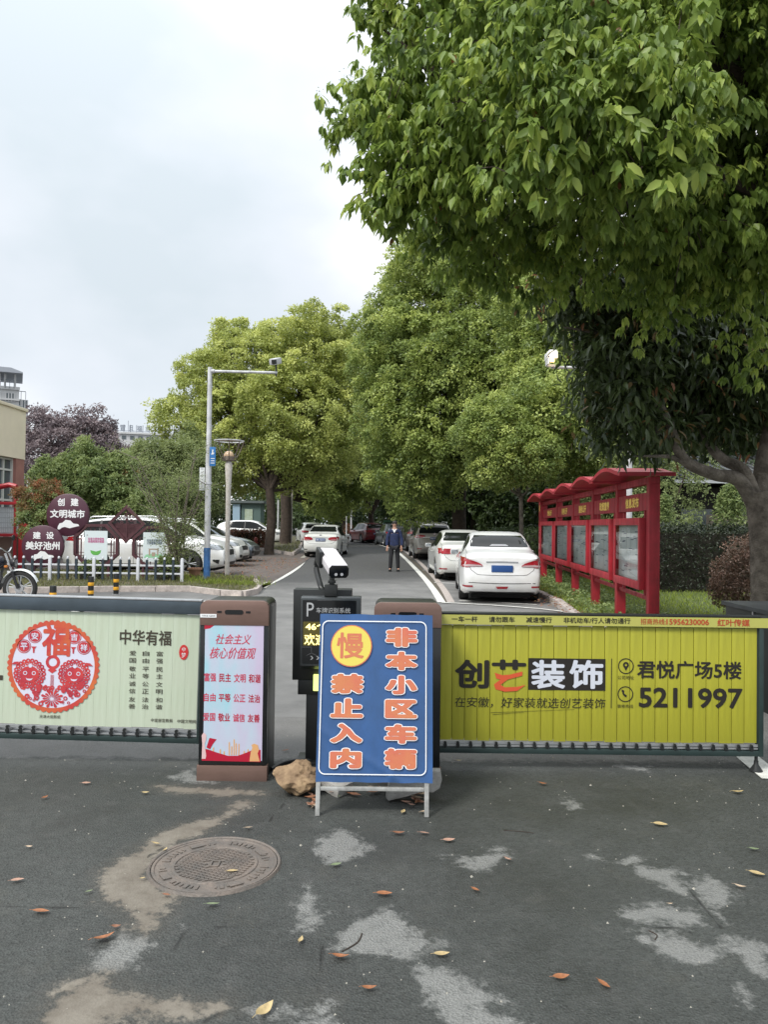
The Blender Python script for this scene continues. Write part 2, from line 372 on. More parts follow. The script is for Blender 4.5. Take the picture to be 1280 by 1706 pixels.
        bp = N('ShaderNodeBump'); bp.inputs['Strength'].default_value = 0.4; bp.inputs['Distance'].default_value = 0.006; L(fine, bp.inputs['Height']); L(bp.outputs[0], b.inputs['Normal'])
    MATS[name] = m; return m
def sheet(name, x0, x1, y0, y1, nx, ny, m, dz=0.0, kind='structure'):
    xs = np.linspace(x0, x1, nx+1); ys = np.linspace(y0, y1, ny+1); X, Y = np.meshgrid(xs, ys)
    Z = np.vectorize(gz)(X, Y) + dz; V = np.stack([X, Y, Z], -1).reshape(-1, 3)
    i = np.arange(nx)[None, :] + np.arange(ny)[:, None]*(nx+1)
    q = np.stack([i, i+1, i+nx+2, i+nx+1], -1).reshape(-1)
    return np_mesh(name, V, q, np.full(nx*ny, 4), m, kind=kind)
ground = sheet('ground', -220, 220, -40, 420, 110, 230, ground_material('asphalt_far', False), 0.0)
X0, X1, Y0, Y1 = -4.2, 4.4, 0.8, 6.4
nx, ny = 250, 165
near = sheet('near_asphalt', X0, X1, Y0, Y1, nx, ny, ground_material('asphalt_near', True), 0.004)
V = np.zeros((nx+1)*(ny+1)*3, dtype=np.float32); near.data.vertices.foreach_get('co', V); V = V.reshape(-1, 3)[:, :2].astype(float)
def sdpoly(pts):
    pts = np.array(pts); n = len(pts); best = np.full(len(V), 1e9); ins = np.zeros(len(V), bool)
    for i in range(n):
        a, b = pts[i], pts[(i+1) % n]; ab = b-a; t = np.clip(((V-a) @ ab)/max(ab @ ab, 1e-9), 0, 1)
        d = np.hypot(*(V-a-t[:, None]*ab).T); best = np.minimum(best, d)
        c = ((a[1] > V[:, 1]) != (b[1] > V[:, 1])) & (V[:, 0] < (b[0]-a[0])*(V[:, 1]-a[1])/((b[1]-a[1]) or 1e-9)+a[0]); ins ^= c
    return np.where(ins, best, -best)
def sdline(pts, wd):
    pts = np.array(pts); best = np.full(len(V), 1e9)
    for i in range(len(pts)-1):
        a, b = pts[i], pts[i+1]; ab = b-a; t = np.clip(((V-a) @ ab)/max(ab @ ab, 1e-9), 0, 1)
        best = np.minimum(best, np.hypot(*(V-a-t[:, None]*ab).T))
    return wd-best
def gp(pts, s=2.0, ox=0, oy=1230): return [tuple(G(x/s+ox, y/s+oy))[:2] for x, y in pts]
tanp = [[(345,490),(360,430),(440,390),(500,340),(600,290),(700,275),(750,262),(700,310),(620,340),(540,370),(500,420),(500,480),(540,510),(610,520),(580,545),(545,560),(545,590),(520,630),(480,655),(440,640),(450,610),(420,570),(350,540)],
        [(120,952),(150,900),(200,850),(270,800),(350,785),(400,850),(480,860),(600,880),(760,890),(770,905),(650,920),(520,930),(400,935),(330,950),(300,1100),(40,1100)],
        [(520,160),(640,165),(860,180),(880,190),(760,195),(640,185),(540,175)], [(750,250),(790,210),(840,205),(840,220),(790,245),(740,275)]]
palep = [[(440,650),(520,690),(460,720),(430,770),(310,780),(330,720),(400,660)], [(560,130),(640,105),(660,130),(720,150),(600,150)],
         [(1060,340),(1130,300),(1190,330),(1240,370),(1180,400),(1090,425),(1065,390)], [(1000,560),(1030,500),(1060,530),(1050,570),(1090,590),(1050,620),(980,640)],
         [(1100,690),(1180,620),(1280,570),(1340,600),(1380,660),(1470,680),(1470,710),(1390,730),(1280,720),(1180,720)],
         [(1020,930),(1100,915),(1160,952),(1160,1010),(1000,1010)], [(780,900),(1000,905),(1120,900),(1060,925),(860,925)],
         [(560,615),(600,618),(598,628),(570,628)]]
paler = [[(780,410),(830,400),(900,440),(960,440),(1010,480),(1015,525),(940,510),(900,480),(830,440)], [(1010,460),(1080,470),(1160,510),(1180,545),(1120,560),(1150,620),(1100,590),(1050,530)],
         [(790,580),(850,560),(950,560),(1050,590),(1080,640),(1000,620),(900,620),(830,615)], [(830,650),(900,660),(1000,660),(1080,690),(1130,745),(1070,765),(980,740),(900,700)],
         [(1130,660),(1200,670),(1290,700),(1290,810),(1230,780),(1180,720)], [(690,395),(750,425),(720,430)], [(200,405),(320,400),(400,390),(380,430),(270,440)], [(330,365),(380,370),(390,400)],
         [(100,740),(200,780),(300,830),(400,860),(380,880),(300,900),(400,920),(460,952),(520,1040),(260,1040),(150,880),(110,800)], [(610,195),(640,215),(670,240),(620,245)],
         [(1180,820),(1220,860),(1230,910),(1205,870)], [(740,65),(820,70),(830,80)], [(760,90),(880,100),(870,112)]]
A = {}
A['tan'] = np.max([sdpoly(gp(p)) for p in tanp], 0)
A['pale'] = np.max([sdpoly(gp(p)) for p in palep] + [sdpoly(gp(p, 2.0, 640)) for p in paler], 0)
gl, gr = G(0, 1263), G(1280, 1272)
A['farm'] = V[:, 1] - (gl.y + (gr.y-gl.y)*(V[:, 0]-gl.x)/(gr.x-gl.x))
crk = [[(0,560),(120,562),(260,570)], [(900,280),(930,240),(960,210),(1000,180)], [(560,720),(600,690),(605,655)], [(1070,660),(1078,760),(1070,860)], [(490,400),(530,375),(560,360)],
       [(600,640),(760,630),(900,620)], [(680,950),(740,920),(800,905)]]
crk2 = [[(400,305),(450,308),(510,325)], [(830,620),(900,630),(1000,640),(1080,680),(1140,740)], [(1010,470),(1030,520),(1100,600),(1130,640)], [(885,645),(905,680)]]
A['crack'] = np.max([sdline(gp(p), 0.0) for p in crk] + [sdline(gp(p, 2.0, 640), 0.0) for p in crk2], 0)
for k, v in A.items():
    a = near.data.attributes.new(k, 'FLOAT', 'POINT'); a.data.foreach_set('value', v.astype(np.float32))

m_white = mat('road_paint', (0.62, 0.62, 0.58), 0.7, var=0.25, scale=14)
m_kerb = mat('kerb_stone', (0.42, 0.37, 0.34), 0.85, var=0.3, scale=9, bump=0.4)
m_soil = mat('verge_soil', (0.10, 0.075, 0.05), 0.95, col2=(0.045, 0.06, 0.02), scale=5, bump=0.6)
m_brickpave = mat('parking_paving', (0.115, 0.095, 0.085), 0.85, var=0.35, scale=4, bump=0.3)
def ribbon(name, pts, wd, m, dz, kind='structure', parent=None):
    """flat strip along world points"""
    mb = MB(); pts = [Vector(p) for p in pts]; vs = []
    for i, p in enumerate(pts):
        d = pts[min(i+1, len(pts)-1)] - pts[max(i-1, 0)]; d.z = 0; d.normalize(); s = Vector((d.y, -d.x, 0))*wd/2
        for q in (p-s, p+s): vs.append((q.x, q.y, gz(q.x, q.y)+dz))
    mb.add(vs, [(2*i, 2*i+1, 2*i+3, 2*i+2) for i in range(len(pts)-1)])
    o = add(name, mb, m, parent, kind=kind); return o
def smooth_path(pts, n=8):
    pts = [Vector(p) for p in pts]; out = []
    for i in range(len(pts)-1):
        p0, p1, p2, p3 = pts[max(i-1, 0)], pts[i], pts[i+1], pts[min(i+2, len(pts)-1)]
        for k in range(n):
            t = k/n; out.append(0.5*((2*p1)+(p2-p0)*t+(2*p0-5*p1+4*p2-p3)*t*t+(3*p1-p0-3*p2+p3)*t**3))
    out.append(pts[-1]); return out
def polysheet(name, pts, m, dz, parent=None, kind='structure', depth=0):
    mb = MB(); n = len(pts); vs = [(p[0], p[1], gz(p[0], p[1])+dz) for p in pts]
    if depth: mb.add(vs + [(x, y, z-depth) for x, y, z in vs], [tuple(range(n))] + [(i, n+i, n+(i+1) % n, (i+1) % n) for i in range(n)])
    else: mb.add(vs, [tuple(range(n))])
    o = add(name, mb, m, parent, kind=kind)
    if not depth and o.data.polygons[0].normal.z < 0: o.data.flip_normals()
    return o
# --- painted lines
rl = [G(736, 1004), G(722, 982), G(704, 960), G(682, 937), G(664, 921), G(650, 913.5), G(632, 908), G(615, 905.5)]
ribbon('lane_line', smooth_path(rl), 0.17, m_white, 0.010)
rl2 = [G(752, 1004), G(738, 980), G(719, 957), G(697, 935), G(676, 919.5), G(658, 911.5), G(640, 906.5)]
ribbon('lane_line', smooth_path(rl2), 0.16, mat('old_road_paint', (0.42, 0.37, 0.34), 0.7, var=0.3, scale=14), 0.010)
ribbon('gutter_strip', smooth_path([(a+b)/2 for a, b in zip(rl, rl2)]), 0.13, mat('gutter', (0.09, 0.075, 0.055), 0.9, var=0.3, scale=10), 0.006)
ll = [G(362, 1001), G(405, 990), G(438, 977), G(470, 962), G(495, 946), G(508, 932)]
ribbon('lane_line', smooth_path(ll), 0.20, m_white, 0.010)
ribbon('lane_line', [G(120, 1020), G(250, 1008.5), G(362, 1001)], 0.12, m_white, 0.011)
ribbon('lane_line', [G(487, 903), G(500, 911), G(503, 917)], 0.25, m_white, 0.010)
ribbon('lane_line', [G(737, 1004.5), G(820, 1009), G(900, 1015), G(975, 1024)], 0.12, m_white, 0.014)
ribbon('parking_line', [G(724, 971), G(757, 972.5)], 0.13, m_white, 0.010)
ribbon('parking_line', [G(705, 950), G(722, 951)], 0.13, m_white, 0.010)
ribbon('parking_line', [G(690, 927), G(716, 927.5)], 0.13, m_white, 0.010)
ribbon('parking_line', [G(765, 1001), G(895, 1008)], 0.10, m_white, 0.010)
# white zebra strokes under the right barrier end
ribbon('crossing_stripe', [G(1225, 1245), G(1292, 1300)], 0.16, m_white, 0.009)
# --- left parking bay paving and its lines
bay = [G(318, 966), G(372, 985), G(430, 985.5), G(478, 957), G(519, 928), G(527, 919), G(440, 925), G(430, 905), G(60, 905), G(60, 966)]
polysheet('parking_bay', [(p.x, p.y) for p in bay], m_brickpave, 0.004)
m_line2 = mat('worn_line', (0.36, 0.35, 0.30), 0.8, var=0.3, scale=10)
ribbon('parking_line', smooth_path([G(436, 980), G(468, 955), G(500, 932), G(524, 917)]), 0.22, m_line2, 0.010)
for a, b, c, d in ((372, 952, 453, 953.5), (380, 956.5, 440, 957.5), (385, 971, 415, 971), (300, 962, 420, 963)):
    ribbon('parking_line', [G(a, b), G(c, d)], 0.09, m_line2, 0.011)
# --- left verge with kerb stones
kerb_l = struct('kerb')
kp = [G(-260, 984), G(60, 988), G(200, 985.5), G(318, 985.5), G(370, 992), G(405, 994), G(425, 990), G(432, 982), G(424, 972)]
verge_pts = [(p.x, p.y+0.1) for p in kp[:-1]] + [(kp[-1].x-0.05, kp[-1].y), (G(330, 958).x, G(330, 958).y), (G(60, 955).x, G(60, 955).y), (G(-260, 955).x, G(-260, 955).y)]
polysheet('verge', verge_pts, m_soil, 0.115, depth=0.115)
def kerb_run(parent, pts, ln=1.0, wd=0.13, h=0.13, m=None):
    pts = [Vector((p[0], p[1], 0)) for p in pts]; acc = []; tot = 0
    for i in range(len(pts)-1):
        seg = pts[i+1]-pts[i]; k = max(1, round(seg.length/ln))
        for j in range(k):
            a = pts[i]+seg*(j/k); b = pts[i]+seg*((j+1)/k); c = (a+b)/2; d = b-a; z = gz(c.x, c.y)
            mb = MB(); mb.obox((0, 0, 0), (d.length-0.012, wd*(1+rnd.uniform(-.04, .04)), h+0.15))
            o = add('kerb_stone', mb, m or m_kerb, parent, bevel=0.012, world=False)
            o.location = Vector((c.x, c.y, z + h/2-0.075+rnd.uniform(-.006, .006))) - org(parent); o.rotation_euler.z = math.atan2(d.y, d.x)+rnd.uniform(-.01, .01)
kerb_run(kerb_l, [(p.x, p.y) for p in kp])
# --- verge with trees beyond the bay
kp2 = [G(428, 916), G(487, 925.5), G(499, 917), G(503, 905), G(495, 896)]
polysheet('tree_verge', [(p.x, p.y) for p in kp2] + [(G(440, 888).x, G(440, 888).y), (G(300, 888).x, G(300, 888).y), (G(330, 905).x, G(330, 905).y)], m_soil, 0.13, depth=0.13)
kerb2 = struct('kerb'); kerb_run(kerb2, [(p.x, p.y) for p in kp2], 1.2, 0.16, 0.15)
# --- right verge: kerb along the bays and the lawn
kp3 = [G(960, 1032), G(930, 1008), G(890, 990), G(862, 975), G(830, 955), G(790, 935), G(750, 918), G(700, 906)]
kp3 = [Vector((G(1100, 1120).x, G(1100, 1120).y, 0)), Vector((G(1010, 1062).x, G(1010, 1062).y, 0))] + kp3
kerb3 = struct('kerb'); kerb_run(kerb3, [(p.x, p.y) for p in kp3], 1.0, 0.15, 0.13)
m_lawn = mat('lawn_soil', (0.07, 0.10, 0.02), 0.95, col2=(0.045, 0.06, 0.022), scale=3, bump=0.6)
lawn = [(p.x+0.07, p.y) for p in kp3] + [(60, kp3[-1].y+10), (60, 5), (G(1100, 1120).x+3, 5.9)]
polysheet('lawn', lawn, m_lawn, 0.10, depth=0.10)
# ================================================================== FOREGROUND
m_darkmetal = mat('slate_metal', '#56616a', 0.38, 0.6, var=0.12, scale=6, streak=.25, sscale=(2, 2, 9))
m_black = mat('black_paint', (0.016, 0.018, 0.018), 0.42, var=0.2, scale=5)
m_blackg = mat('black_gloss', (0.010, 0.011, 0.012), 0.12)
m_alu = mat('aluminium', (0.55, 0.56, 0.57), 0.38, 0.8, var=0.15, scale=12)
m_greenblack = mat('dark_green_rail', (0.022, 0.040, 0.038), 0.4, var=0.2, scale=6)
m_bronze = mat('bronze_panel', (0.235, 0.150, 0.125), 0.42, 0.5, var=0.12, scale=3, streak=.2, sscale=(3, 3, 14))
m_ink = mat('black_ink', (0.014, 0.011, 0.008), 0.6)
m_wht = mat('white_print', (0.78, 0.79, 0.80), 0.5)
YB = 5.10
def barrier(name, label, px0, px1, topy, pxs, slat_mat, rail_mat, panel_y, botrail_y, hook_y, first, xr, tilt, hinge_right):
    """roll-up advertising fence gate: top rail, slats, chain hooks, bottom rail; ys given as pixels at pxs"""
    pn = Panel((0, YB, 0)); zz = lambda y: pn.uv(pxs, y)[1]
    x0 = pn.uv(px0, 1100)[0] if isinstance(px0, (int, float)) and abs(px0) > 50 else px0
    x1 = pn.uv(px1, 1100)[0] if abs(px1) > 50 else px1
    hx_ = x1 if hinge_right else x0
    t = thing(name, label, 'barrier gate', (hx_, YB, 0))
    zt0, zt1 = zz(topy[1]), zz(topy[0])
    mb = MB(); mb.box(x0, x1, YB-0.012, YB+0.05, zt0, zt1); top = add('top_rail', mb, rail_mat, t, bevel=0.006)
    mb = MB(); mb.box(x0, x1, YB-0.014, YB+0.052, zt1+0.001, zt1+0.013); add('rail_cap', mb, m_alu if hinge_right else m_black, t, bevel=0.003)
    zp0, zp1 = zz(panel_y[1]), zz(panel_y[0])
    n = int(round((x1-x0-0.03)/xr)); wd = (x1-x0-0.03)/n
    mb = MB(); gap_ = .0004 if hinge_right else .0016; mb.box(-wd/2+gap_, wd/2-gap_, -0.006, 0.004, zp0, zp1)
    pl = add('slat', mb, slat_mat, t, bevel=0 if hinge_right else .0025, world=False); pl.location = Vector((x0+0.015+wd/2, YB+0.012, 0)) - org(t)
    for i in range(1, n): child_copy(pl, t, (x0+0.015+wd*(i+0.5), YB+0.012+rnd.uniform(-.0012, .0012)*(0 if hinge_right else 1), rnd.uniform(-.003, .003)))
    mb = MB(); mb.box(x0+0.02, x1-0.02, YB+0.018, YB+0.024, zp0+0.01, zp1-0.01); add('backing_panel', mb, slat_mat, t)
    zb0, zb1 = zz(botrail_y[1]), zz(botrail_y[0])
    mb = MB(); mb.box(x0, x1, YB-0.008, YB+0.035, zb0, zb1); add('bottom_rail', mb, m_greenblack, t, bevel=0.004)
    zh0, zh1 = zz(hook_y[1]), zz(hook_y[0])
    mb = MB(); mb.box(x0+0.01, x1-0.01, YB+0.002, YB+0.012, zp0-0.022, zp0-0.006); mb.box(x0+0.01, x1-0.01, YB+0.002, YB+0.012, zb1+0.008, zb1+0.018)
    mb.box(x0+0.005, x1-0.005, YB+0.026, YB+0.03, zb1, zp0-0.022)
    add('slat_track', mb, m_alu, t)
    mb = MB(); hgt = zp0-0.006-zb1
    mb.box(-0.006, 0.006, -0.010, 0.004, 0, hgt); mb.lathe([(0, -.014), (0.013, -.014), (0.013, -.004), (0, -.004)], (0, 0, hgt*0.42), 8, 'Y'); mb.lathe([(0, -.014), (0.010, -.014), (0.010, -.004), (0, -.004)], (0, 0, hgt*0.8), 8, 'Y')
    hk = add('chain_hook', mb, m_black, t, world=False); hk.location = Vector((x0+0.015+wd/2, YB, zb1)) - org(t)
    for i in range(1, n): child_copy(hk, t, (x0+0.015+wd*(i+0.5), YB, zb1))
    for x in ((x0-0.02, x0+0.008), (x1-0.008, x1+0.022)):
        mb = MB(); mb.box(x[0], x[1], YB-0.01, YB+0.05, zb0, zt0); add('end_post', mb, m_greenblack, t, bevel=0.003)
    return t, pn, (x0, x1, zt0, zt1, zp0, zp1)
m_greenslat = mat('pale_green_banner', (0.52, 0.62, 0.47), 0.45, col2=(0.56, 0.61, 0.50), scale=1.2, streak=.14)
lb, pn, dims = barrier('banner_barrier', 'pale green slatted barrier gate with round red papercut print, left of the bronze cabinet', -3.9, 331, (1000.5, 1022), 170, m_greenslat, m_darkmetal, (1023, 1213), (1228, 1237), (1213, 1228), 0, 0.0865, 0.0, True)
lb.rotation_euler.y = R_(0.9)
pn2 = Panel((0, YB+0.005, 0))
# print on the left barrier; rotate pixel reading by the same tilt is negligible
def lbt(s, x0, y0, x1, y1, m=m_ink, **k): return ptext(pn2, s, (x0, y0, x1, y1), m, lb, **k)
m_brown = mat('brown_ink', (0.045, 0.036, 0.022), 0.6)
lbt('中华有福', 196, 1051, 282, 1076, m_brown, bold=0.022)
for col, xx in (('富强民主文明和谐', 258), ('自由平等公正法治', 235), ('爱国敬业诚信友善', 213)):
    ys = [(1086, 1094), (1098, 1106), (1112, 1120), (1123.5, 1131.5), (1137, 1145), (1149, 1157), (1163, 1171), (1174.5, 1182.5)]
    ys = [(a+(xx-235)*0.012, b+(xx-235)*0.012) for a, b in ys]
    vtext(pn2, col, xx-0.5, 0, xx+10.5, 0, m_brown, lb, bold=0.008, ys=ys)
lbt('中宣部宣教局', 250, 1198, 286, 1204, m_brown, bold=0.01); lbt('中国文明网', 294, 1199, 325, 1205, m_brown, bold=0.01)
lbt('天津大田剪纸', 64, 1195, 99, 1200.5, m_brown, bold=0.01)
mb = MB(); u0, v0, u1, v1 = pn2.box(-12, 1130, 2, 1138); mb.cur = 0; poly_into(mb, pn2, [(u0, v0), (u1, v0), (u1, v1), (u0, v1)], 0.002); add('print_mark', mb, m_brown, lb, fixn=False)
m_redink = mat('red_print', (0.52, 0.035, 0.045), 0.5, col2=(0.62, 0.16, 0.045), scale=3.2)
m_crimson = mat('crimson_print', (0.42, 0.03, 0.06), 0.5, col2=(0.60, 0.055, 0.05), scale=9)
m_lilac = mat('lilac_print', (0.66, 0.66, 0.78), 0.5)
cu, cv = pn2.uv(86, 1114); rr = (pn2.uv(163, 1114)[0]-pn2.uv(9, 1114)[0])/2
mb = MB(); mb.add([pn2.at(a, b, 0.0015) for a, b in disc_pts(cu, cv, rr*0.95)], [tuple(range(32))]); add('papercut_ground', mb, m_lilac, lb, fixn=False)
mb = MB(); ring_into(mb, pn2, cu, cv, rr*0.895, rr*0.965, 0.003, 240, 48, rr*0.04); add('papercut_ring', mb, m_redink, lb, fixn=False)
q = lambda x, y: (cu + (x-0.43)*rr*2*1.0, cv - (y-0.519)*rr*2*1.0)
def pc(x, y):  # coordinates from a 1280 px enlargement of the print's 200 px region
    return pn2.uv(x/6.4, 1010+y/6.4)
mb = MB(); a = pc(430, 200); b = pc(730, 560); text_into(mb, pn2, '福', (a[0], b[1], b[0], a[1]), 0.045, 0.0035); add('papercut_lettering', mb, m_redink, lb, fixn=False)
mb = MB(); mw = MB()
for ch, x, y in (('安', 350, 345), ('平', 235, 455), ('吉', 770, 350), ('祥', 875, 460)):
    c0 = pc(x, y); r1 = rr*0.15
    mb.add([pn2.at(*p, 0.003) for p in disc_pts(*c0, r1*0.82, n=20)], [tuple(range(20))]); ring_into(mb, pn2, *c0, r1*0.9, r1, 0.003, 24)
    text_into(mw, pn2, ch, (c0[0]-r1*.5, c0[1]-r1*.5, c0[0]+r1*.5, c0[1]+r1*.5), 0.03, 0.0042)
for x, dx in ((300, -1), (775, 1)):                        # two round beast heads with curly manes
    c0 = pc(x if dx < 0 else 775, 745); R1 = rr*0.26
    for ring_, n_, rad in ((1.0, 22, 0.19), (0.78, 17, 0.15)):
        for k in range(n_):
            a = 2*math.pi*k/n_; p = (c0[0]+R1*1.18*ring_*math.cos(a), c0[1]+R1*1.08*ring_*math.sin(a)); ring_into(mb, pn2, *p, R1*rad*0.35, R1*rad, 0.0030+0.0001*k, 9)
    mb.add([pn2.at(*p, 0.0056) for p in disc_pts(c0[0], c0[1]-R1*0.05, R1*0.80, R1*0.68, 28)], [tuple(range(28))])
    for e in (-1, 1):
        ring_into(mw, pn2, c0[0]+e*R1*0.36, c0[1]+R1*0.05, R1*0.11, R1*0.17, 0.0064, 16)
    mw.add([pn2.at(c0[0]+p*R1, c0[1]+q_*R1, 0.0064) for p, q_ in ((-.30, -.34), (-.14, -.42), (.14, -.42), (.30, -.34), (.20, -.52), (0, -.58), (-.20, -.52))], [tuple(range(7))])
    mw.add([pn2.at(*p, 0.0064) for p in disc_pts(c0[0]+R1*0.05, c0[1]+R1*0.66, R1*0.16, n=14)], [tuple(range(14))])
    mb.add([pn2.at(c0[0]+dx*R1*p, c0[1]+R1*q_, 0.0062) for p, q_ in ((0.9, 0.75), (1.55, 0.72), (1.3, 0.95), (0.95, 0.98))], [(0, 1, 2, 3)])
c0 = pc(540, 1010)                                         # peony, clouds of petals below
for k in range(16):
    a = 2*math.pi*k/16; R1 = rr*(0.24 if k % 2 else 0.19)
    mb.add([pn2.at(c0[0]+math.cos(a+s_)*R1*t_, c0[1]+math.sin(a+s_)*R1*t_*0.8, 0.0036) for s_, t_ in ((0, .15), (-.13, .6), (-.16, .95), (0, 1.08), (.16, .95), (.13, .6))], [tuple(range(6))])
for k in range(120):
    a = -math.pi/2 + rnd.uniform(-1.15, 1.15); r1 = rr*rnd.uniform(0.46, 0.86); p = (cu+r1*math.cos(a)*1.0, cv+r1*math.sin(a)); 
    if abs(p[0]-c0[0]) < rr*0.22 and abs(p[1]-c0[1]) < rr*0.18: continue
    s_ = rr*rnd.uniform(0.02, 0.062); ring_into(mb, pn2, *p, s_*0.45, s_, 0.003+0.00002*k, 9)
for x, y in ((400, 900), (665, 905)): mb.add([pn2.at(*p, 0.0060) for p in disc_pts(*pc(x, y), rr*0.055, rr*0.09, 16)], [tuple(range(16))])
c1 = pc(545, 620)                                          # fan, knot and tassel between the heads
ring_into(mb, pn2, c1[0], c1[1], rr*0.09, rr*0.155, 0.0034, 20)
c2 = pc(540, 705); mb.add([pn2.at(c2[0]+a*rr, c2[1]+b*rr, 0.0036) for a, b in ((-.1, 0), (0, .07), (.1, 0), (0, -.07))], [(0, 1, 2, 3)])
for k in range(4):
    x = c2[0]+rr*(-0.03+0.02*k); mb.add([pn2.at(x, c2[1]-rr*.10, .0036), pn2.at(x+rr*.008, c2[1]-rr*.10, .0036), pn2.at(x+rr*.008, c2[1]-rr*.42, .0036), pn2.at(x, c2[1]-rr*.42, .0036)], [(0, 1, 2, 3)])
for x in (340, 762):
    c3 = pc(x, 470)
    mb.add([pn2.at(c3[0]+a*rr, c3[1]+b*rr, 0.0036) for a, b in ((-.06, .03), (.06, .03), (.02, -.02), (.015, -.11), (-.015, -.11), (-.02, -.02))], [tuple(range(6))])
add('papercut_figures', mb, m_crimson, lb, fixn=False); add('papercut_details', mw, m_lilac, lb, fixn=False)
# seal stamp
c4 = pn2.uv(303, 1087); mb = MB(); mb.add([pn2.at(*p, .002) for p in disc_pts(*c4, 0.031, 0.050, 20)], [tuple(range(20))]); add('seal_stamp', mb, mat('seal_red', (0.55, 0.03, 0.03), 0.5), lb, fixn=False)
mb = MB(); text_into(mb, pn2, '中', (c4[0]-.012, c4[1]+.004, c4[0]+.012, c4[1]+.034), 0, 0.003); text_into(mb, pn2, '梦', (c4[0]-.015, c4[1]-.036, c4[0]+.015, c4[1]-.002), 0, 0.003); add('seal_lettering', mb, m_wht, lb, fixn=False)

m_lime = mat('lime_banner', (0.43, 0.41, 0.030), 0.45, col2=(0.38, 0.375, 0.030), scale=1.5, streak=.22)
m_limerail = mat('lime_strip', (0.43, 0.42, 0.10), 0.45)
rb, pnr, dr = barrier('advert_barrier', 'lime yellow slatted advertising barrier gate right of the blue sign', 729, 1267, (1026, 1043), 1000, m_lime, m_black, (1044, 1236), (1248, 1257), (1236, 1248), 0, 0.0848, 0.0, False)
x0, x1 = dr[0], dr[1]
# top rail continues beyond the frame to the right post; yellow print strip on its face
mb = MB(); mb.box(x1, x1+1.6, YB-0.012, YB+0.05, dr[2], dr[3]+0.013); add('rail_extension', mb, m_black, rb, bevel=0.004)
mb = MB(); mb.box(x0+0.002, x1+1.55, YB-0.0155, YB-0.0125, dr[2]+0.002, dr[3]-0.002); add('print_strip', mb, m_limerail, rb)
pr3 = Panel((0, YB-0.0155, 0)); pr2 = Panel((0, YB+0.005, 0))
def rbt(s, a, b, c, d, m=m_ink, pn_=None, **k): return ptext(pn_ or pr2, s, (a, b, c, d), m, rb, **k)
m_redtxt = mat('rust_red_ink', (0.42, 0.06, 0.02), 0.6)
for s, a, c, y in (('一车一杆', 753, 796, 0), ('请勿跟车', 815, 858, 0.7), ('减速慢行', 877, 920, 1.4), ('非机动车/行人请勿通行', 939.5, 1051, 2.6)): rbt(s, a, 1026.5+y, c, 1036+y, pn_=pr3, bold=0.02)
rbt('招商热线:', 1068, 1030.5, 1110, 1040.5, m_redtxt, pr3, bold=0.01); rbt('15956230006', 1111, 1031.5, 1182, 1041, m_redtxt, pr3, bold=0.035); rbt('红叶传媒', 1196, 1031.5, 1250, 1043.5, m_redtxt, pr3, bold=0.03)
def c8(x, y): return 740+x/2.4615, 1080+y/2.4615
def r8(x0_, y0_, x1_, y1_): return c8(x0_, y0_)+c8(x1_, y1_)
m_redpr = mat('orange_red_print', (0.62, 0.09, 0.03), 0.5)
mb = MB(); u0, v0, u1, v1 = pr2.box(*r8(347, 42, 663, 172)); poly_into(mb, pr2, [(u0, v0), (u1, v0), (u1, v1), (u0, v1)], 0.0015); add('black_print_box', mb, m_ink, rb, fixn=False)
rbt('创', *r8(45, 46, 186, 164), bold=0.045); rbt('艹', *r8(196, 46, 338, 88), bold=0.05)
mb = MB()   # the swash of the second character
sw = [(208, 100), (240, 110), (270, 108), (322, 95), (322, 112), (262, 128), (232, 150), (250, 160), (300, 158), (336, 150), (300, 175), (250, 178), (212, 168), (205, 148), (232, 128), (215, 124)]
mb.add([pr2.at(*pr2.uv(*c8(x, y)), 0.002) for x, y in sw], [tuple(range(len(sw)))]); add('red_swash', mb, m_redpr, rb, fixn=False)
rbt('装', *r8(358, 48, 498, 166), m=mat('silver_print', (0.60, 0.63, 0.70), 0.5), off=0.0028, bold=0.04); rbt('饰', *r8(514, 48, 654, 166), m=MATS['silver_print'], off=0.0028, bold=0.04)
rbt('在安徽，好家装就选创艺装饰', *r8(45, 202, 662, 245), bold=0.0, shear=0.12)
for (xa, ya, xb, yb) in ((192, 264, 535, 251), (200, 272, 330, 262)):
    mb = MB(); a = pr2.uv(*c8(xa, ya)); b = pr2.uv(*c8(xb, yb)); poly_into(mb, pr2, [(a[0], a[1]-.0012), (b[0], b[1]-.0008), (b[0], b[1]+.0008), (a[0], a[1]+.0012)], 0.002); add('underline', mb, m_ink, rb, fixn=False)
mb = MB(); u0, v0, u1, v1 = pr2.box(*r8(686, 42, 689, 246)); poly_into(mb, pr2, [(u0, v0), (u1, v0), (u1, v1), (u0, v1)], 0.002); add('divider', mb, m_ink, rb, fixn=False)
rbt('君悦广场5楼', *r8(793, 52, 1222, 126), bold=0.03); rbt('5211997', *r8(800, 162, 1226, 245), bold=0.035)
rbt('公司地址', *r8(713, 112, 780, 128)); rbt('装修热线', *r8(712, 230, 777, 245))
mb = MB(); ca = pr2.uv(*c8(747, 73)); cb = pr2.uv(*c8(745, 188)); r1 = 0.052
ring_into(mb, pr2, *ca, r1*0.88, r1, 0.002, 32)
ring_into(mb, pr2, ca[0], ca[1]+r1*0.15, r1*0.16, r1*0.38, 0.0022, 20); mb.add([pr2.at(ca[0]+a*r1, ca[1]+b*r1, .0023) for a, b in ((-.3, 0.0), (.3, 0.0), (0, -.62))], [(0, 1, 2)])
add('pin_icon', mb, m_ink, rb, fixn=False); mb = MB(); ring_into(mb, pr2, *cb, r1*0.88, r1, 0.002, 32)
arc = []
for k in range(9): a = R_(150+15*k*1.0); arc.append((cb[0]+r1*(.1+.5*math.cos(a)), cb[1]+r1*(.25+.55*math.sin(a))))
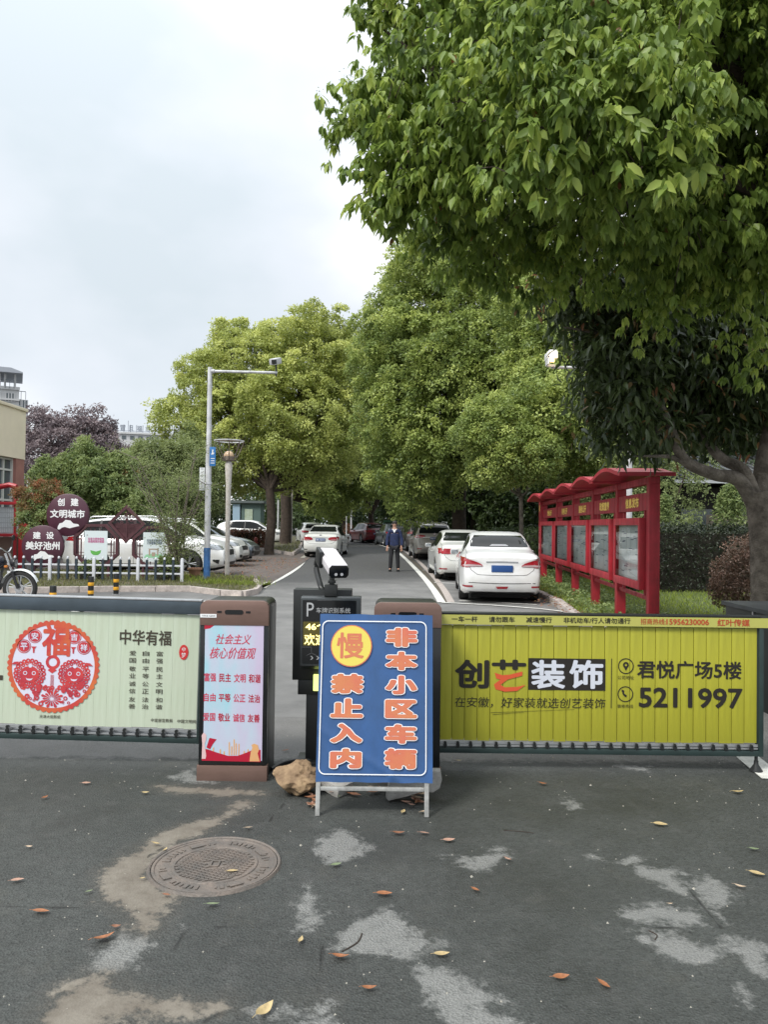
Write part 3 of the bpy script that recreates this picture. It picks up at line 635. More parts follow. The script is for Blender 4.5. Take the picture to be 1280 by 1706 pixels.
for k in range(8, -1, -1): a = R_(150+15*k); arc.append((cb[0]+r1*(.1+.28*math.cos(a)), cb[1]+r1*(.25+.32*math.sin(a))))
mb.add([pr2.at(*p, .0022) for p in arc], [(i, i+1, 16-i, 17-i) for i in range(8)])
for (a, b) in ((-.38, .42), (.02, -.22)): mb.add([pr2.at(cb[0]+r1*(a+x), cb[1]+r1*(b+y), .0024) for x, y in ((-.13, -.1), (.1, -.16), (.16, .08), (-.08, .15))], [(0, 1, 2, 3)])
add('phone_icon', mb, m_ink, rb, fixn=False)
xf = pnr.uv(1262, 1250)[0]
mb = MB(); zb = pnr.uv(1000, 1256)[1]; mb.tube([(xf, YB+0.01, zb), (xf, YB+0.01, 0.06)], 0.011, 10); mb.lathe([(0.014, 0.075), (0.016, 0.05), (0.042, 0.012), (0.042, 0.006), (0, 0.006)], (xf, YB+0.01, 0), 16); add('support_foot', mb, m_black, rb, smooth=True)

# -------------------------------------------------- bronze cabinets
def cabinet(label, px0, px1, Yf, dep, ztop, poster):
    pn = Panel((0, Yf, 0)); x0, x1 = pn.uv(px0, 1150)[0], pn.uv(px1, 1150)[0]; wd = x1-x0
    t = thing('barrier_cabinet', label, 'barrier cabinet', (x0+wd/2, Yf+dep/2, 0), 'bronze barrier cabinets')
    r = 0.045; pts = [(x0+.004, 0.004), (x1-.004, 0.004)] + [(x1-.004-r+r*math.cos(R_(a)), ztop-.004-r+r*math.sin(R_(a))) for a in range(0, 91, 15)] + [(x0+.004+r-r*math.sin(R_(a)), ztop-.004-r+r*math.cos(R_(a))) for a in range(0, 91, 15)]
    mb = MB(); mb.prism(pts, (0, Yf+0.01, 0), (1, 0, 0), (0, 0, 1), (0, dep-0.01, 0)); add('housing', mb, mat('charcoal_metal', (0.045, 0.046, 0.047), 0.33, 0.5, var=0.2, scale=4), t, bevel=0.004)
    zb1 = 0.965; pts = [(x0, zb1), (x1, zb1)] + [(x1-r+r*math.cos(R_(a)), ztop-r+r*math.sin(R_(a))) for a in range(0, 91, 15)] + [(x0+r-r*math.sin(R_(a)), ztop-r+r*math.cos(R_(a))) for a in range(0, 91, 15)]
    mb = MB(); mb.prism(pts, (0, Yf-0.006, 0), (1, 0, 0), (0, 0, 1), (0, 0.05, 0)); add('top_panel', mb, m_bronze, t, bevel=0.003)
    mb = MB(); mb.box(x0-.006, x1+.004, Yf-0.008, Yf+0.05, 0.002, 0.098); add('bottom_panel', mb, m_bronze, t, bevel=0.003)
    mb = MB(); mb.box(x0+.002, x1-.002, Yf-0.001, Yf+0.03, 0.10, zb1-0.001); bz = add('bezel', mb, m_blackg, t, bevel=0.004)
    mb = MB(); mb.prism(rrect(x0+wd*.36, ztop-.084, x0+wd*.63, ztop-.056, .013), (0, Yf-.0085, 0), (1, 0, 0), (0, 0, 1), (0, .004, 0)); add('sensor_window', mb, m_blackg, t)
    for a in (0.28, 0.70): mb = MB(); mb.box(x0+wd*a-.014, x0+wd*a+.014, Yf-.0085, Yf-.004, ztop-.075, ztop-.063); add('indicator', mb, m_blackg, t)
    mb = MB(); mb.box(x0+.001, x0+wd*.24, Yf-.0082, Yf-.006, ztop-.105, ztop-.083); add('sticker', mb, m_wht, t)
    mb = MB(); text_into(mb, Panel((0, Yf-.0085, 0)), 'VKE·Q05', (x0+.012, ztop-.100, x0+wd*.22, ztop-.09), 0, .0005); add('sticker_lettering', mb, m_ink, t, fixn=False)
    if poster:
        P1 = Panel((0, Yf-0.0015, 0)); sx0, sx1 = P1.uv(340, 1150)[0], P1.uv(438, 1150)[0]; z0, z1 = P1.uv(390, 1267)[1], P1.uv(390, 1034)[1]
        m = bpy.data.materials.new('poster_sky'); m.use_nodes = True; tt = m.node_tree; b = tt.nodes['Principled BSDF']; g = tt.nodes.new('ShaderNodeTexCoord'); s = tt.nodes.new('ShaderNodeSeparateXYZ'); nn = tt.nodes.new('ShaderNodeTexNoise'); nn.inputs['Scale'].default_value = 3.5
        tt.links.new(g.outputs['Generated'], s.inputs[0]); tt.links.new(g.outputs['Generated'], nn.inputs['Vector'])
        a = tt.nodes.new('ShaderNodeMath'); a.operation = 'MULTIPLY_ADD'; tt.links.new(s.outputs[0], a.inputs[0]); a.inputs[1].default_value = 0.42
        tt.links.new(nn.outputs[0], a.inputs[2]); r_ = tt.nodes.new('ShaderNodeValToRGB'); r_.color_ramp.elements[0].position = 0.42; r_.color_ramp.elements[0].color = hx('#9cc6d2'); r_.color_ramp.elements[1].position = 0.95; r_.color_ramp.elements[1].color = hx('#bdb2ca'); e = r_.color_ramp.elements.new(0.62); e.color = hx('#b4c0d0')
        tt.links.new(a.outputs[0], r_.inputs[0]); tt.links.new(r_.outputs[0], b.inputs['Base Color']); b.inputs['Roughness'].default_value = 0.25; b.inputs['Coat Weight'].default_value = .4
        tt.links.new(r_.outputs[0], b.inputs['Emission Color']); b.inputs['Emission Strength'].default_value = 0.06
        mb = MB(); mb.add([P1.at(sx0, z0, .001), P1.at(sx1, z0, .001), P1.at(sx1, z1, .001), P1.at(sx0, z1, .001)], [(0, 1, 2, 3)]); add('screen', mb, m, t, fixn=False)
        def c7(x, y): return P1.uv(320+x/5.018, 980+y/5.018)
        mred = mat('poster_red', '#b23a50', 0.3, emit='#b23a50', estr=.18); mdk = mat('poster_crimson', '#a01830', 0.3, emit='#a01830', estr=.18); mgold = mat('poster_gold', '#c99a6a', 0.3, emit='#c99a6a', estr=.15)
        def f(s_, a_, b_, c_, d_, m_, bold=0, sh=0): mb = MB(); k0 = c7(a_, b_); k1 = c7(c_, d_); text_into(mb, P1, s_, (k0[0], k1[1], k1[0], k0[1]), bold, .0022, shear=sh); add('lettering', mb, m_, t, fixn=False)
        f('社会主义', 200, 382, 492, 470, mred, .012, .25); f('核心价值观', 152, 492, 528, 592, mred, .012, .25)
        for rw, y0_, y1_, xs in ((('富强', '民主', '文明', '和谐'), 706, 780, 0), (('自由', '平等', '公正', '法治'), 875, 946, -4), (('爱国', '敬业', '诚信', '友善'), 1040, 1110, -8)):
            for k, s_ in enumerate(rw): f(s_, 102+xs+124*k, y0_+k*4, 200+xs+124*k, y1_+k*4, mdk if k % 2 else mred, .025)
        def poly(pts, m_, off, nm): mb = MB(); mb.add([P1.at(*c7(x, y), off) for x, y in pts], [tuple(range(len(pts)))]); add(nm, mb, m_, t, fixn=False)
        poly([(103, 270), (205, 272), (185, 310), (150, 335), (103, 342)], mdk, .0018, 'poster_drape')
        poly([(80, 1440), (573, 1452), (573, 1350), (520, 1345), (450, 1375), (380, 1400), (300, 1400), (200, 1370), (130, 1345), (82, 1340)], mdk, .0026, 'poster_ribbon')
        poly([(120, 1330), (145, 1250), (205, 1262), (175, 1300), (150, 1345)], mdk, .0024, 'poster_flag')
        mb = MB()
        for k, (x, h) in enumerate(((172, 60), (230, 35), (262, 28), (305, 95), (325, 70), (345, 118), (362, 95), (385, 80), (430, 30), (462, 35), (480, 25))):
            a0 = c7(x, 1395); a1 = c7(x+11, 1395-h-10*(k % 2)); mb.add([P1.at(a0[0], a0[1], .0023), P1.at(a1[0], a0[1], .0023), P1.at(a1[0], a1[1], .0023), P1.at((a0[0]+a1[0])/2, a1[1]+.006, .0023), P1.at(a0[0], a1[1], .0023)], [(0, 1, 2, 3, 4)])
        add('poster_towers', mb, mgold, t, fixn=False)
        poly([(480, 1446), (490, 1370), (505, 1330), (495, 1310), (520, 1298), (550, 1310), (560, 1350), (548, 1380), (565, 1446)], mgold, .0030, 'poster_lion')
        poly([(80, 1425), (85, 1300), (80, 1230), (95, 1205), (120, 1225), (118, 1260), (105, 1300), (118, 1400), (112, 1425)], mat('poster_pale', '#d9b8b8', .3), .0030, 'poster_soldier')
    return t
cabinet('bronze barrier cabinet showing a full poster screen, left of the blue sign', 331.5, 446, 4.80, 0.36, 1.118, True)
cabinet('bronze barrier cabinet hidden up to its top edge behind the blue sign', 622, 735, 4.80, 0.36, 1.118, False)

# -------------------------------------------------- plate recognition pillar
t = thing('recognition_pillar', 'dark parking pillar with yellow LED letters behind the blue sign', 'parking terminal', (P(545, 1000, 5.2).x, 5.2, 0))
pb = Panel((0, 5.25, 0)); u = lambda x, y, Y: P(x, y, Y)
xa, xb = u(490, 1050, 5.25).x, u(586, 1050, 5.25).x; z1 = u(540, 981, 5.25).z; z0 = u(540, 1130, 5.25).z
mb = MB(); mb.box(xa, xb, 5.18, 5.33, z0, z1); add('rear_housing', mb, m_black, t, bevel=0.004)
mb = MB(); mb.box(u(497, 1140, 5.2).x, u(560, 1140, 5.2).x, 5.17, 5.30, u(540, 1156, 5.2).z, z0+.001); add('column_head', mb, m_black, t, bevel=0.004)
mb = MB(); mb.box(u(510, 1200, 5.2).x, u(556, 1200, 5.2).x, 5.18, 5.28, 0.012, u(540, 1155, 5.2).z); add('column', mb, m_black, t, bevel=0.003)
mb = MB(); mb.box(u(495, 1266, 5.2).x, u(575, 1266, 5.2).x, 5.12, 5.36, 0.004, 0.022); add('base_plate', mb, m_black, t, bevel=0.003)
Yd = 5.06; a = P(501.5, 994, Yd); b = P(600, 1118, Yd); xl, xr_ = a.x, b.x; zt, zb = a.z, b.z
mb = MB(); mb.prism([(zb+.03, Yd), (zt-.01, Yd), (zt, Yd+.02), (zt, Yd+.12), (zb, Yd+.12), (zb, Yd+.05)], (xl, 0, 0), (0, 0, 1), (0, 1, 0), (xr_-xl, 0, 0)); add('display_housing', mb, mat('graphite', (0.06, 0.067, 0.07), 0.35, 0.4), t, bevel=0.004)
mb = MB(); mb.box(xl+.012, xr_-.03, Yd-.003, Yd+.001, zb+.045, zt-.022); dg_ = add('display_glass', mb, m_blackg, t)
PD = Panel((0, Yd-.003, 0)); m_grey = mat('grey_print', (0.42, 0.43, 0.44), .5); m_led = mat('led_yellow', (0.9, 0.8, 0.3), .5, emit=(1.0, 0.85, 0.28, 1), estr=1.5)
ptext(PD, '车牌识别系统', (527, 1012.5, 584, 1021.5), m_grey, t, off=.001); ptext(PD, 'P', (511, 1004, 523, 1027), m_grey, t, off=.001)
mb = MB(); u0, v0, u1, v1 = PD.box(505, 1036, 585, 1076); poly_into(mb, PD, [(u0, v0), (u1, v0), (u1, v1), (u0, v1)], .0008); add('led_matrix', mb, mat('led_back', (0.10, 0.085, 0.015), .4), t, fixn=False)
ptext(PD, '46个', (509, 1037, 545, 1050.5), m_led, t, off=.002, bold=.03); ptext(PD, '欢迎', (507, 1056, 543, 1075), m_led, t, off=.002, bold=.01)
mb = MB()
for x in (517, 527):
    p = [PD.uv(x+a_, 1096+b_) for a_, b_ in ((0, -3.2), (2, -3.2), (5, 0), (2, 3.2), (0, 3.2), (3, 0))]; poly_into(mb, PD, p, .001)
add('arrow_marks', mb, m_grey, t, fixn=False)
mb = MB()
for (x0_, y0_, x1_, y1_) in ((503, 1078, 519, 1078), (519, 1078, 519, 1088), (519, 1088, 511, 1092), (519, 1088, 527, 1092), (529, 1000, 553, 1000)):
    p0, p1 = PD.uv(x0_, y0_), PD.uv(x1_, y1_); mb.tube([PD.at(*p0, .001), PD.at(*p1, .001)], .0012, 4)
add('circuit_print', mb, mat('faint_grey', (0.14, 0.14, 0.145), .5), t)
mb = MB(); mb.box(P(522, 1140, 5.15).x, P(545, 1140, 5.15).x, 5.145, 5.17, P(530, 1151, 5.15).z, P(530, 1124, 5.15).z); add('signal_lamp', mb, mat('lit_lamp', (.8, .9, .3), .4, emit=(0.80, 0.95, 0.25, 1), estr=1.1), t, bevel=.003)
mb = MB(); mb.box(P(541, 983, 5.1).x, P(562, 983, 5.1).x, 5.07, 5.15, P(550, 993, 5.1).z, P(550, 974, 5.1).z); add('camera_foot', mb, m_black, t, bevel=.003)
mb = MB(); j = P(553, 970, 5.1); mb.tube([(j.x, 5.11, j.z-.03), (j.x, 5.11, j.z+.035)], .018, 10); mb.box(j.x-.025, j.x+.025, 5.08, 5.14, j.z-.005, j.z+.012); add('camera_bracket', mb, m_black, t, bevel=.002)
t2 = thing('recognition_camera', 'white boxy camera with two lens dots on top of the dark pillar', 'camera', tuple(P(556, 945, 5.0)))
cf, cb_ = P(565, 952.5, 4.93), P(544.5, 922, 5.36); dv = (cf-cb_).normalized(); sdv = dv.cross(Vector((0, 0, 1))).normalized()*-1; upv = sdv.cross(dv)*-1
if upv.z < 0: upv = -upv
if sdv.x < 0: sdv = -sdv
hw, hh = 0.064, 0.043
octo = [(-hw, -hh*.6), (-hw*.75, -hh), (hw*.75, -hh), (hw, -hh*.55), (hw, hh*.5), (hw*.72, hh), (-hw*.72, hh), (-hw, hh*.5)]
mb = MB(); mb.prism([(x*.97, y*.95) for x, y in octo], cb_, sdv, upv, cf-cb_-dv*.012); add('housing', mb, mat('camera_shell', (0.62, 0.60, 0.62), .35), t2, bevel=.003)
mb = MB(); mb.prism(octo, cf-dv*.012, sdv, upv, dv*.012); fr = add('front_plate', mb, m_blackg, t2, bevel=.003)
mb = MB()
for s_ in (-1, 1): mb.add([cf+dv*.0015+sdv*(s_*.019+.010*math.cos(a_*math.pi/8))+upv*(-.018+.010*math.sin(a_*math.pi/8)) for a_ in range(16)], [tuple(range(16))])
add('lens_ring', mb, mat('lens_white', (0.6, 0.6, 0.62), .3), t2, fixn=False)
mb = MB(); c_ = cb_+sdv*(-hw-.004); mb.prism([(x*.25, y*1.3) for x, y in octo], c_+dv*.03, sdv, upv, dv*.15); add('side_hinge', mb, m_black, t2, bevel=.003)
mb = MB(); pth = [cb_+sdv*(-hw)+dv*.05, cb_+sdv*(-hw-.008)+Vector((0, 0, -.10)), P(534, 975, 5.22), P(539, 985, 5.2)]; mb.tube(smooth_path(pth, 5), .019, 10); add('conduit', mb, m_black, t2, smooth=True)
mb = MB(); ctop = cf+upv*hh; mb.prism([(-hw*.78, 0), (hw*.78, 0), (hw*.78, .003), (-hw*.78, .003)], ctop-dv*.40+upv*.001, sdv, upv, dv*.415); add('sun_hood', mb, MATS['camera_shell'], t2)

# -------------------------------------------------- blue A-frame sign
L0, L1 = G(526, 1362), G(712, 1363); base = (L0+L1)/2; yb = base.y
tp = P(628, 1023, yb+0.20); zt = tp.z; upd = Vector((0, 0.20, zt)).normalized(); xd = Vector((L1.x-L0.x, L1.y-L0.y, 0)).normalized()
xd = Vector((1, 0, 0))
t = thing('a_frame_sign', 'blue A-frame warning sign with orange characters standing before the barrier', 'sign', (base.x, yb, 0))
PS = Panel((base.x, yb, 0), xd, upd)
cn = [PS.uv(x, y) for x, y in ((526, 1303), (719, 1304), (721, 1025), (535, 1023))]
xl = min(cn[0][0], cn[3][0]); xr_ = max(cn[1][0], cn[2][0]); vb = (cn[0][1]+cn[1][1])/2; vt = (cn[2][1]+cn[3][1])/2
m_blue = mat('blue_tarpaulin', (0.030, 0.092, 0.255), 0.28, col2=(0.040, 0.115, 0.30), scale=2.5, streak=.25, sscale=(5, 5, 2.5))
# the printed sheet, slightly slack and creased, wrapped round a frame
mb = MB(); nu, nv = 44, 60; vs = []
for j in range(nv+1):
    for i in range(nu+1):
        a, b = i/nu, j/nv; e = min(a, 1-a)*min(b, 1-b)*4
        off = 0.004+0.006*e*(0.5+0.5*math.sin(3.1*a+5*b)) + 0.0045*math.exp(-((a*1.0+b*2.4-0.75)/0.05)**2) + 0.0042*math.exp(-((a-0.62-0.5*b)/0.03)**2)*max(0, 1-3*b) + 0.0035*math.exp(-((a-0.15+0.4*b)/0.03)**2)*max(0, 1-3*b) + 0.001*math.sin(40*b+6*a)*math.exp(-a*30)
        vs.append(PS.at(xl+(xr_-xl)*a, vb+(vt-vb)*b + (0.0015*math.sin(a*23) if j in (0, nv) else 0), off))
mb.add(vs, [(j*(nu+1)+i, j*(nu+1)+i+1, (j+1)*(nu+1)+i+1, (j+1)*(nu+1)+i) for j in range(nv) for i in range(nu)])
def edge(idx, dep=-0.024):
    n0 = len(mb.v); mb.add([Vector(mb.v[k])-PS.n*(-dep) for k in idx], []); 
    mb.f += [(idx[k], idx[k+1], n0+k+1, n0+k) for k in range(len(idx)-1)]; mb.m += [0]*(len(idx)-1)
edge([i for i in range(nu+1)]); edge([nv*(nu+1)+i for i in range(nu+1)]); edge([j*(nu+1) for j in range(nv+1)]); edge([j*(nu+1)+nu for j in range(nv+1)])
add('printed_sheet', mb, m_blue, t, smooth=True, sharp=50)
m_leg = mat('galvanised_tube', (0.52, 0.52, 0.50), 0.5, 0.5, var=0.3, scale=18)
def bar(a, b, sz, m, nm):
    a = Vector(a); b = Vector(b); d = (b-a); M = d.to_track_quat('Z', 'X').to_matrix(); mb = MB(); mb.obox((a+b)/2, (sz, sz, d.length), M=M); return add(nm, mb, m, t, bevel=.002)
zl = 0.002
u1_ = PS.uv(526, 1362)[0]+0.008; u2_ = PS.uv(713, 1363)[0]-0.006
for uu in (u1_, u2_): bar(PS.at(uu, zl+.004, -.010), PS.at(uu, vt-.01, -.014), .024, m_leg, 'front_leg')
for uu in (u1_+.03, u2_-.03): bar(Vector((base.x+uu, yb+.42, .006)), PS.at(uu, vt-.03, -.040), .022, mat('rusty_tube', (0.07, 0.05, 0.045), .7, col2=(.16, .07, .04), scale=20), 'rear_leg')
bar(PS.at(u1_+.013, vb-.035, -.012), PS.at(u2_-.013, vb-.035, -.012), .02, m_leg, 'cross_bar'); bar(PS.at(u1_+.013, vt-.03, -.013), PS.at(u2_-.013, vt-.03, -.013), .02, m_leg, 'cross_bar')
def c9(x, y): return PS.uv(480+x/3.482, 890+y/3.482)
OFF = 0.0128
mb = MB(); x0_, y1_ = c9(200, 500); x1_, y0_ = c9(803, 1400); ou = rrect(x0_, y0_, x1_, y1_, .035); inn = rrect(x0_+.006, y0_+.006, x1_-.006, y1_-.006, .03)
mb.add([PS.at(*p, OFF) for p in ou+inn], [(i, (i+1) % len(ou), len(ou)+(i+1) % len(ou), len(ou)+i) for i in range(len(ou))]); add('border_line', mb, m_wht, t, fixn=False)
m_or = mat('orange_print', (0.54, 0.135, 0.085), .45, col2=(.55, .19, .08), scale=7)
c_ = c9(368, 648); r1 = (c9(488, 648)[0]-c9(248, 648)[0])/2
mb = MB(); mb.add([PS.at(*p, OFF) for p in disc_pts(*c_, r1)], [tuple(range(32))]); add('orange_ring', mb, m_or, t, fixn=False)
mb = MB(); mb.add([PS.at(*p, OFF+.0006) for p in disc_pts(*c_, r1*.95)], [tuple(range(32))]); add('yellow_disc', mb, mat('yellow_print', (0.66, 0.55, 0.10), .45), t, fixn=False)
def bt(s_, a_, b_, cc, d_, out=True, bold=.092):
    k0, k1 = c9(a_, b_), c9(cc, d_); bx = (k0[0], k1[1], k1[0], k0[1])
    if out:
        mb = MB(); g_ = .0042; text_into(mb, PS, s_, (bx[0]-g_, bx[1]-g_, bx[2]+g_, bx[3]+g_), bold+.05, OFF+.0002); add('lettering_outline', mb, m_wht, t, fixn=False)
    mb = MB(); text_into(mb, PS, s_, bx, bold, OFF+.0012); add('lettering', mb, m_or, t, fixn=False)
bt('慢', 285, 570, 440, 722, False, .03)
for s_, y0_, y1_ in (('禁', 808, 925), ('止', 950, 1065), ('入', 1095, 1210), ('内', 1240, 1358)): bt(s_, 250-(y0_-800)*.012, y0_, 440-(y0_-800)*.03, y1_)
for s_, y0_, y1_ in (('非', 542, 655), ('本', 680, 790), ('小', 818, 930), ('区', 958, 1068), ('车', 1100, 1215), ('辆', 1240, 1362)): bt(s_, 568-(y0_-540)*.012, y0_, 752-(y0_-540)*.008, y1_)

# -------------------------------------------------- rocks, blocks, hose, leaves, manhole
def rock(name, label, cat, c, s, seed, m, rot=0, sub=4, rough=.25, flat=None, pts=None):
    bm = bmesh.new(); bmesh.ops.create_icosphere(bm, subdivisions=sub, radius=1)
    from mathutils import noise as mn
    for v in bm.verts:
        p = v.co.copy(); k = 1 + rough*mn.noise(p*1.1+Vector((seed, 0, 0))) + rough*.45*mn.noise(p*3+Vector((0, seed, 0))) + rough*.18*mn.noise(p*9)
        for q_ in range(6):
            nn = Vector((math.sin(seed+q_*2.1), math.cos(seed*1.7+q_*1.3), math.sin(q_*3.7+seed)*.8)).normalized(); d = p.dot(nn)*k
            if d > .78: p = p - nn*(d-.78)/k*0.85
        v.co = p*k
    me = bpy.data.meshes.new(name); 
    for v in bm.verts: v.co = Vector((v.co.x*s[0], v.co.y*s[1], v.co.z*s[2]))
    bmesh.ops.rotate(bm, verts=bm.verts, matrix=Matrix.Rotation(rot, 3, 'Y'))
    z = min(v.co.z for v in bm.verts)
    for v in bm.verts: v.co.z -= z
    bm.to_mesh(me); bm.free(); me.materials.append(m); me.polygons.foreach_set('use_smooth', [True]*len(me.polygons))
    o = bpy.data.objects.new(name, me); C.objects.link(o); o.location = (c[0], c[1], c[2]-.004 if len(c) > 2 else 0); return tag(o, label, cat)
m_rock = mat('ochre_rock', (0.36, 0.25, 0.145), .9, col2=(0.17, 0.11, 0.065), scale=11, bump=1.0, bscale=30)
g_ = G(492, 1331); rock('rock', 'knobbly ochre brown boulder at the foot of the sign', 'rock', (g_.x+.003, g_.y+.10), (.140, .115, .092), 3.3, m_rock, .1, 5, .46)
m_conc = mat('grey_concrete', (0.34, 0.33, 0.31), .9, var=.25, scale=12, bump=.5)
def block(name, label, poly_px, Yd_, dep, z0, thick, m, rot):
    pass
def slab(name, label, size, loc, rot, m):
    mb = MB(); mb.obox((0, 0, 0), size); o = add(name, mb, m, None, bevel=.014, world=False); o.location = loc; o.rotation_euler = rot; return tag(o, label, 'concrete block')
slab('concrete_block', 'small pale concrete block lying between the sign legs, next to the boulder', (.19, .13, .075), tuple(G(556, 1330)+Vector((0, .10, .052))), (R_(4), R_(12), R_(-42)), m_conc)
mb = MB(); mb.prism([(P(x, y, 4.46).x, P(x, y, 4.46).z) for x, y in ((652, 1285), (735, 1285), (737, 1300), (733, 1314), (722, 1321), (703, 1320), (680, 1327), (647, 1335), (643, 1329))], (0, 4.46, 0), (1, 0, 0), (0, 0, 1), (0, .07, 0)); o = add('concrete_slab', mb, m_conc, None, bevel=.008); tag(o, 'tilted grey concrete slab wedged under the right half of the sign', 'concrete block')
mb = MB(); hp = [G(452, 1287)+Vector((0, 0, .02)), G(470, 1277)+Vector((0, 0, .02)), G(492, 1272)+Vector((0, 0, .02)), G(515, 1271)+Vector((0, 0, .02)), G(560, 1272)+Vector((0, .05, .02))]
mb.tube(smooth_path(hp, 6), .014, 8); o = add('black_hose', mb, m_black, None, smooth=True, world=False); tag(o, 'black cable hose on the asphalt between cabinet and dark pillar', 'hose')
mb = MB(); hp = [G(453, 1292)+Vector((0, 0, .014)), G(475, 1286)+Vector((0, 0, .016)), G(500, 1283)+Vector((0, 0, .016))]; mb.tube(smooth_path(hp, 6), .009, 8); o = add('grey_cable', mb, mat('grey_rubber', (.25, .24, .25), .6), None, smooth=True, world=False); tag(o, 'short grey cable beside the black hose near the boulder', 'cable')
# manhole
c_ = G(358, 1443); RM = 0.302
t = thing('manhole_cover', 'round rusty brown manhole cover in the asphalt', 'manhole cover', (c_.x, c_.y, 0))
m_iron = mat('cast_iron', (0.20, 0.165, 0.14), .62, .25, col2=(.125, .115, .105), scale=9, bump=.5, bscale=60)
mb = MB(); mb.lathe([(RM*.965, -.004), (RM*.965, .012), (RM*.985, .016), (RM*1.0, .016), (RM*1.02, .004)], (c_.x, c_.y, 0), 64); add('frame_ring', mb, m_iron, t, smooth=True, sharp=50)
mb = MB(); mb.lathe([(0, .0075), (RM*.60, .0075), (RM*.61, .0125), (RM*.65, .0125), (RM*.66, .0075), (RM*.90, .0075), (RM*.91, .012), (RM*.95, .012), (RM*.955, .002)], (c_.x, c_.y, 0), 64); lid = add('lid', mb, m_iron, t, smooth=True, sharp=50)
mb = MB(); s_ = .030; ang = R_(24)
for i in range(-14, 15):
    for j in range(-14, 15):
        x, y = i*s_+(s_/2 if j % 2 else 0), j*s_*.55; xx, yy = x*math.cos(ang)-y*math.sin(ang), x*math.sin(ang)+y*math.cos(ang)
        rr_ = math.hypot(xx, yy)
        if rr_ < RM*.58 and rr_ > .045: mb.obox((c_.x+xx, c_.y+yy, .010), (s_*.86, s_*.36, .006), rz=ang)
add('tread_pattern', mb, m_iron, lid)['kind'] = 'stuff'
mb = MB()
for x, y, a, b in ((-.018, 0, .008, .05), (.018, 0, .008, .05), (0, -.028, .04, .008), (.0, .03, .04, .01)): mb.obox((c_.x+x, c_.y+y, .011), (a, b, .007))
add('centre_mark', mb, m_iron, lid)
mb = MB()
for k in range(56):
    a = 2*math.pi*k/56
    if (k % 14) in (0, 1, 6, 7): continue
    r1 = RM*.78; w_ = .009 if k % 3 else .017
    mb.obox((c_.x+r1*math.cos(a), c_.y+r1*math.sin(a), .010), (.035 if k % 2 else .022, w_, .005), rz=a)
for k in range(4):
    a = math.pi/2*k+.6; mb.obox((c_.x+RM*.78*math.cos(a), c_.y+RM*.78*math.sin(a), .0112), (.037, .062, .005), rz=a)
add('rim_characters', mb, m_iron, lid)
# fallen leaves
m_leafs = {'orange': mat('leaf_orange', (0.34, 0.135, 0.055), .55, var=.4, scale=30), 'brown': mat('leaf_brown', (0.26, 0.115, 0.06), .6, var=.4, scale=30),
           'yellow': mat('leaf_yellow', (0.47, 0.36, 0.18), .55, var=.3, scale=30), 'green': mat('leaf_green', (0.19, 0.24, 0.13), .55, var=.3, scale=30), 'pale': mat('leaf_pale', (0.55, 0.42, 0.30), .6, var=.3, scale=30), 'pink': mat('leaf_pink', (0.44, 0.26, 0.19), .6, var=.3, scale=30)}
def ground_leaf(px, py, ln_px, ang, col, label, lift=.006, grp='fallen leaves on the asphalt', widef=.42):
    g = G(px, py); d = g.y; ln = ln_px*d/F*1.0
    mb = MB(); n = 7; vs = []; cur = rnd.uniform(.1, .35)*ln; tw = rnd.uniform(-.12, .12)
    for i in range(n+1):
        s_ = i/n; w_ = ln*widef*.5*math.sin(math.pi*s_**.85)**.85 if 0 < i < n else 0.0006
        x = (s_-.5)*ln; z = .004+cur*((s_-.5)*2)**2*.45
        for k, q_ in enumerate((-1, -.5, 0, .5, 1)): vs.append((x, q_*w_, z + abs(q_)*w_*.35 + q_*w_*tw))
    mb.add(vs, [(i*5+k, i*5+k+1, (i+1)*5+k+1, (i+1)*5+k) for i in range(n) for k in range(4)])
    mb.tube([(-.5*ln, 0, .004+cur*.45), (-.68*ln, ln*.03, .004+cur*.30)], ln*.012, 4)
    o = add('fallen_leaf', mb, m_leafs[col], None, smooth=True, world=False, sharp=80); o.location = (g.x, g.y, .006+lift); o.rotation_euler.z = R_(ang); o.rotation_euler.x = rnd.uniform(-.1, .1)
    return tag(o, label, 'leaf', grp)
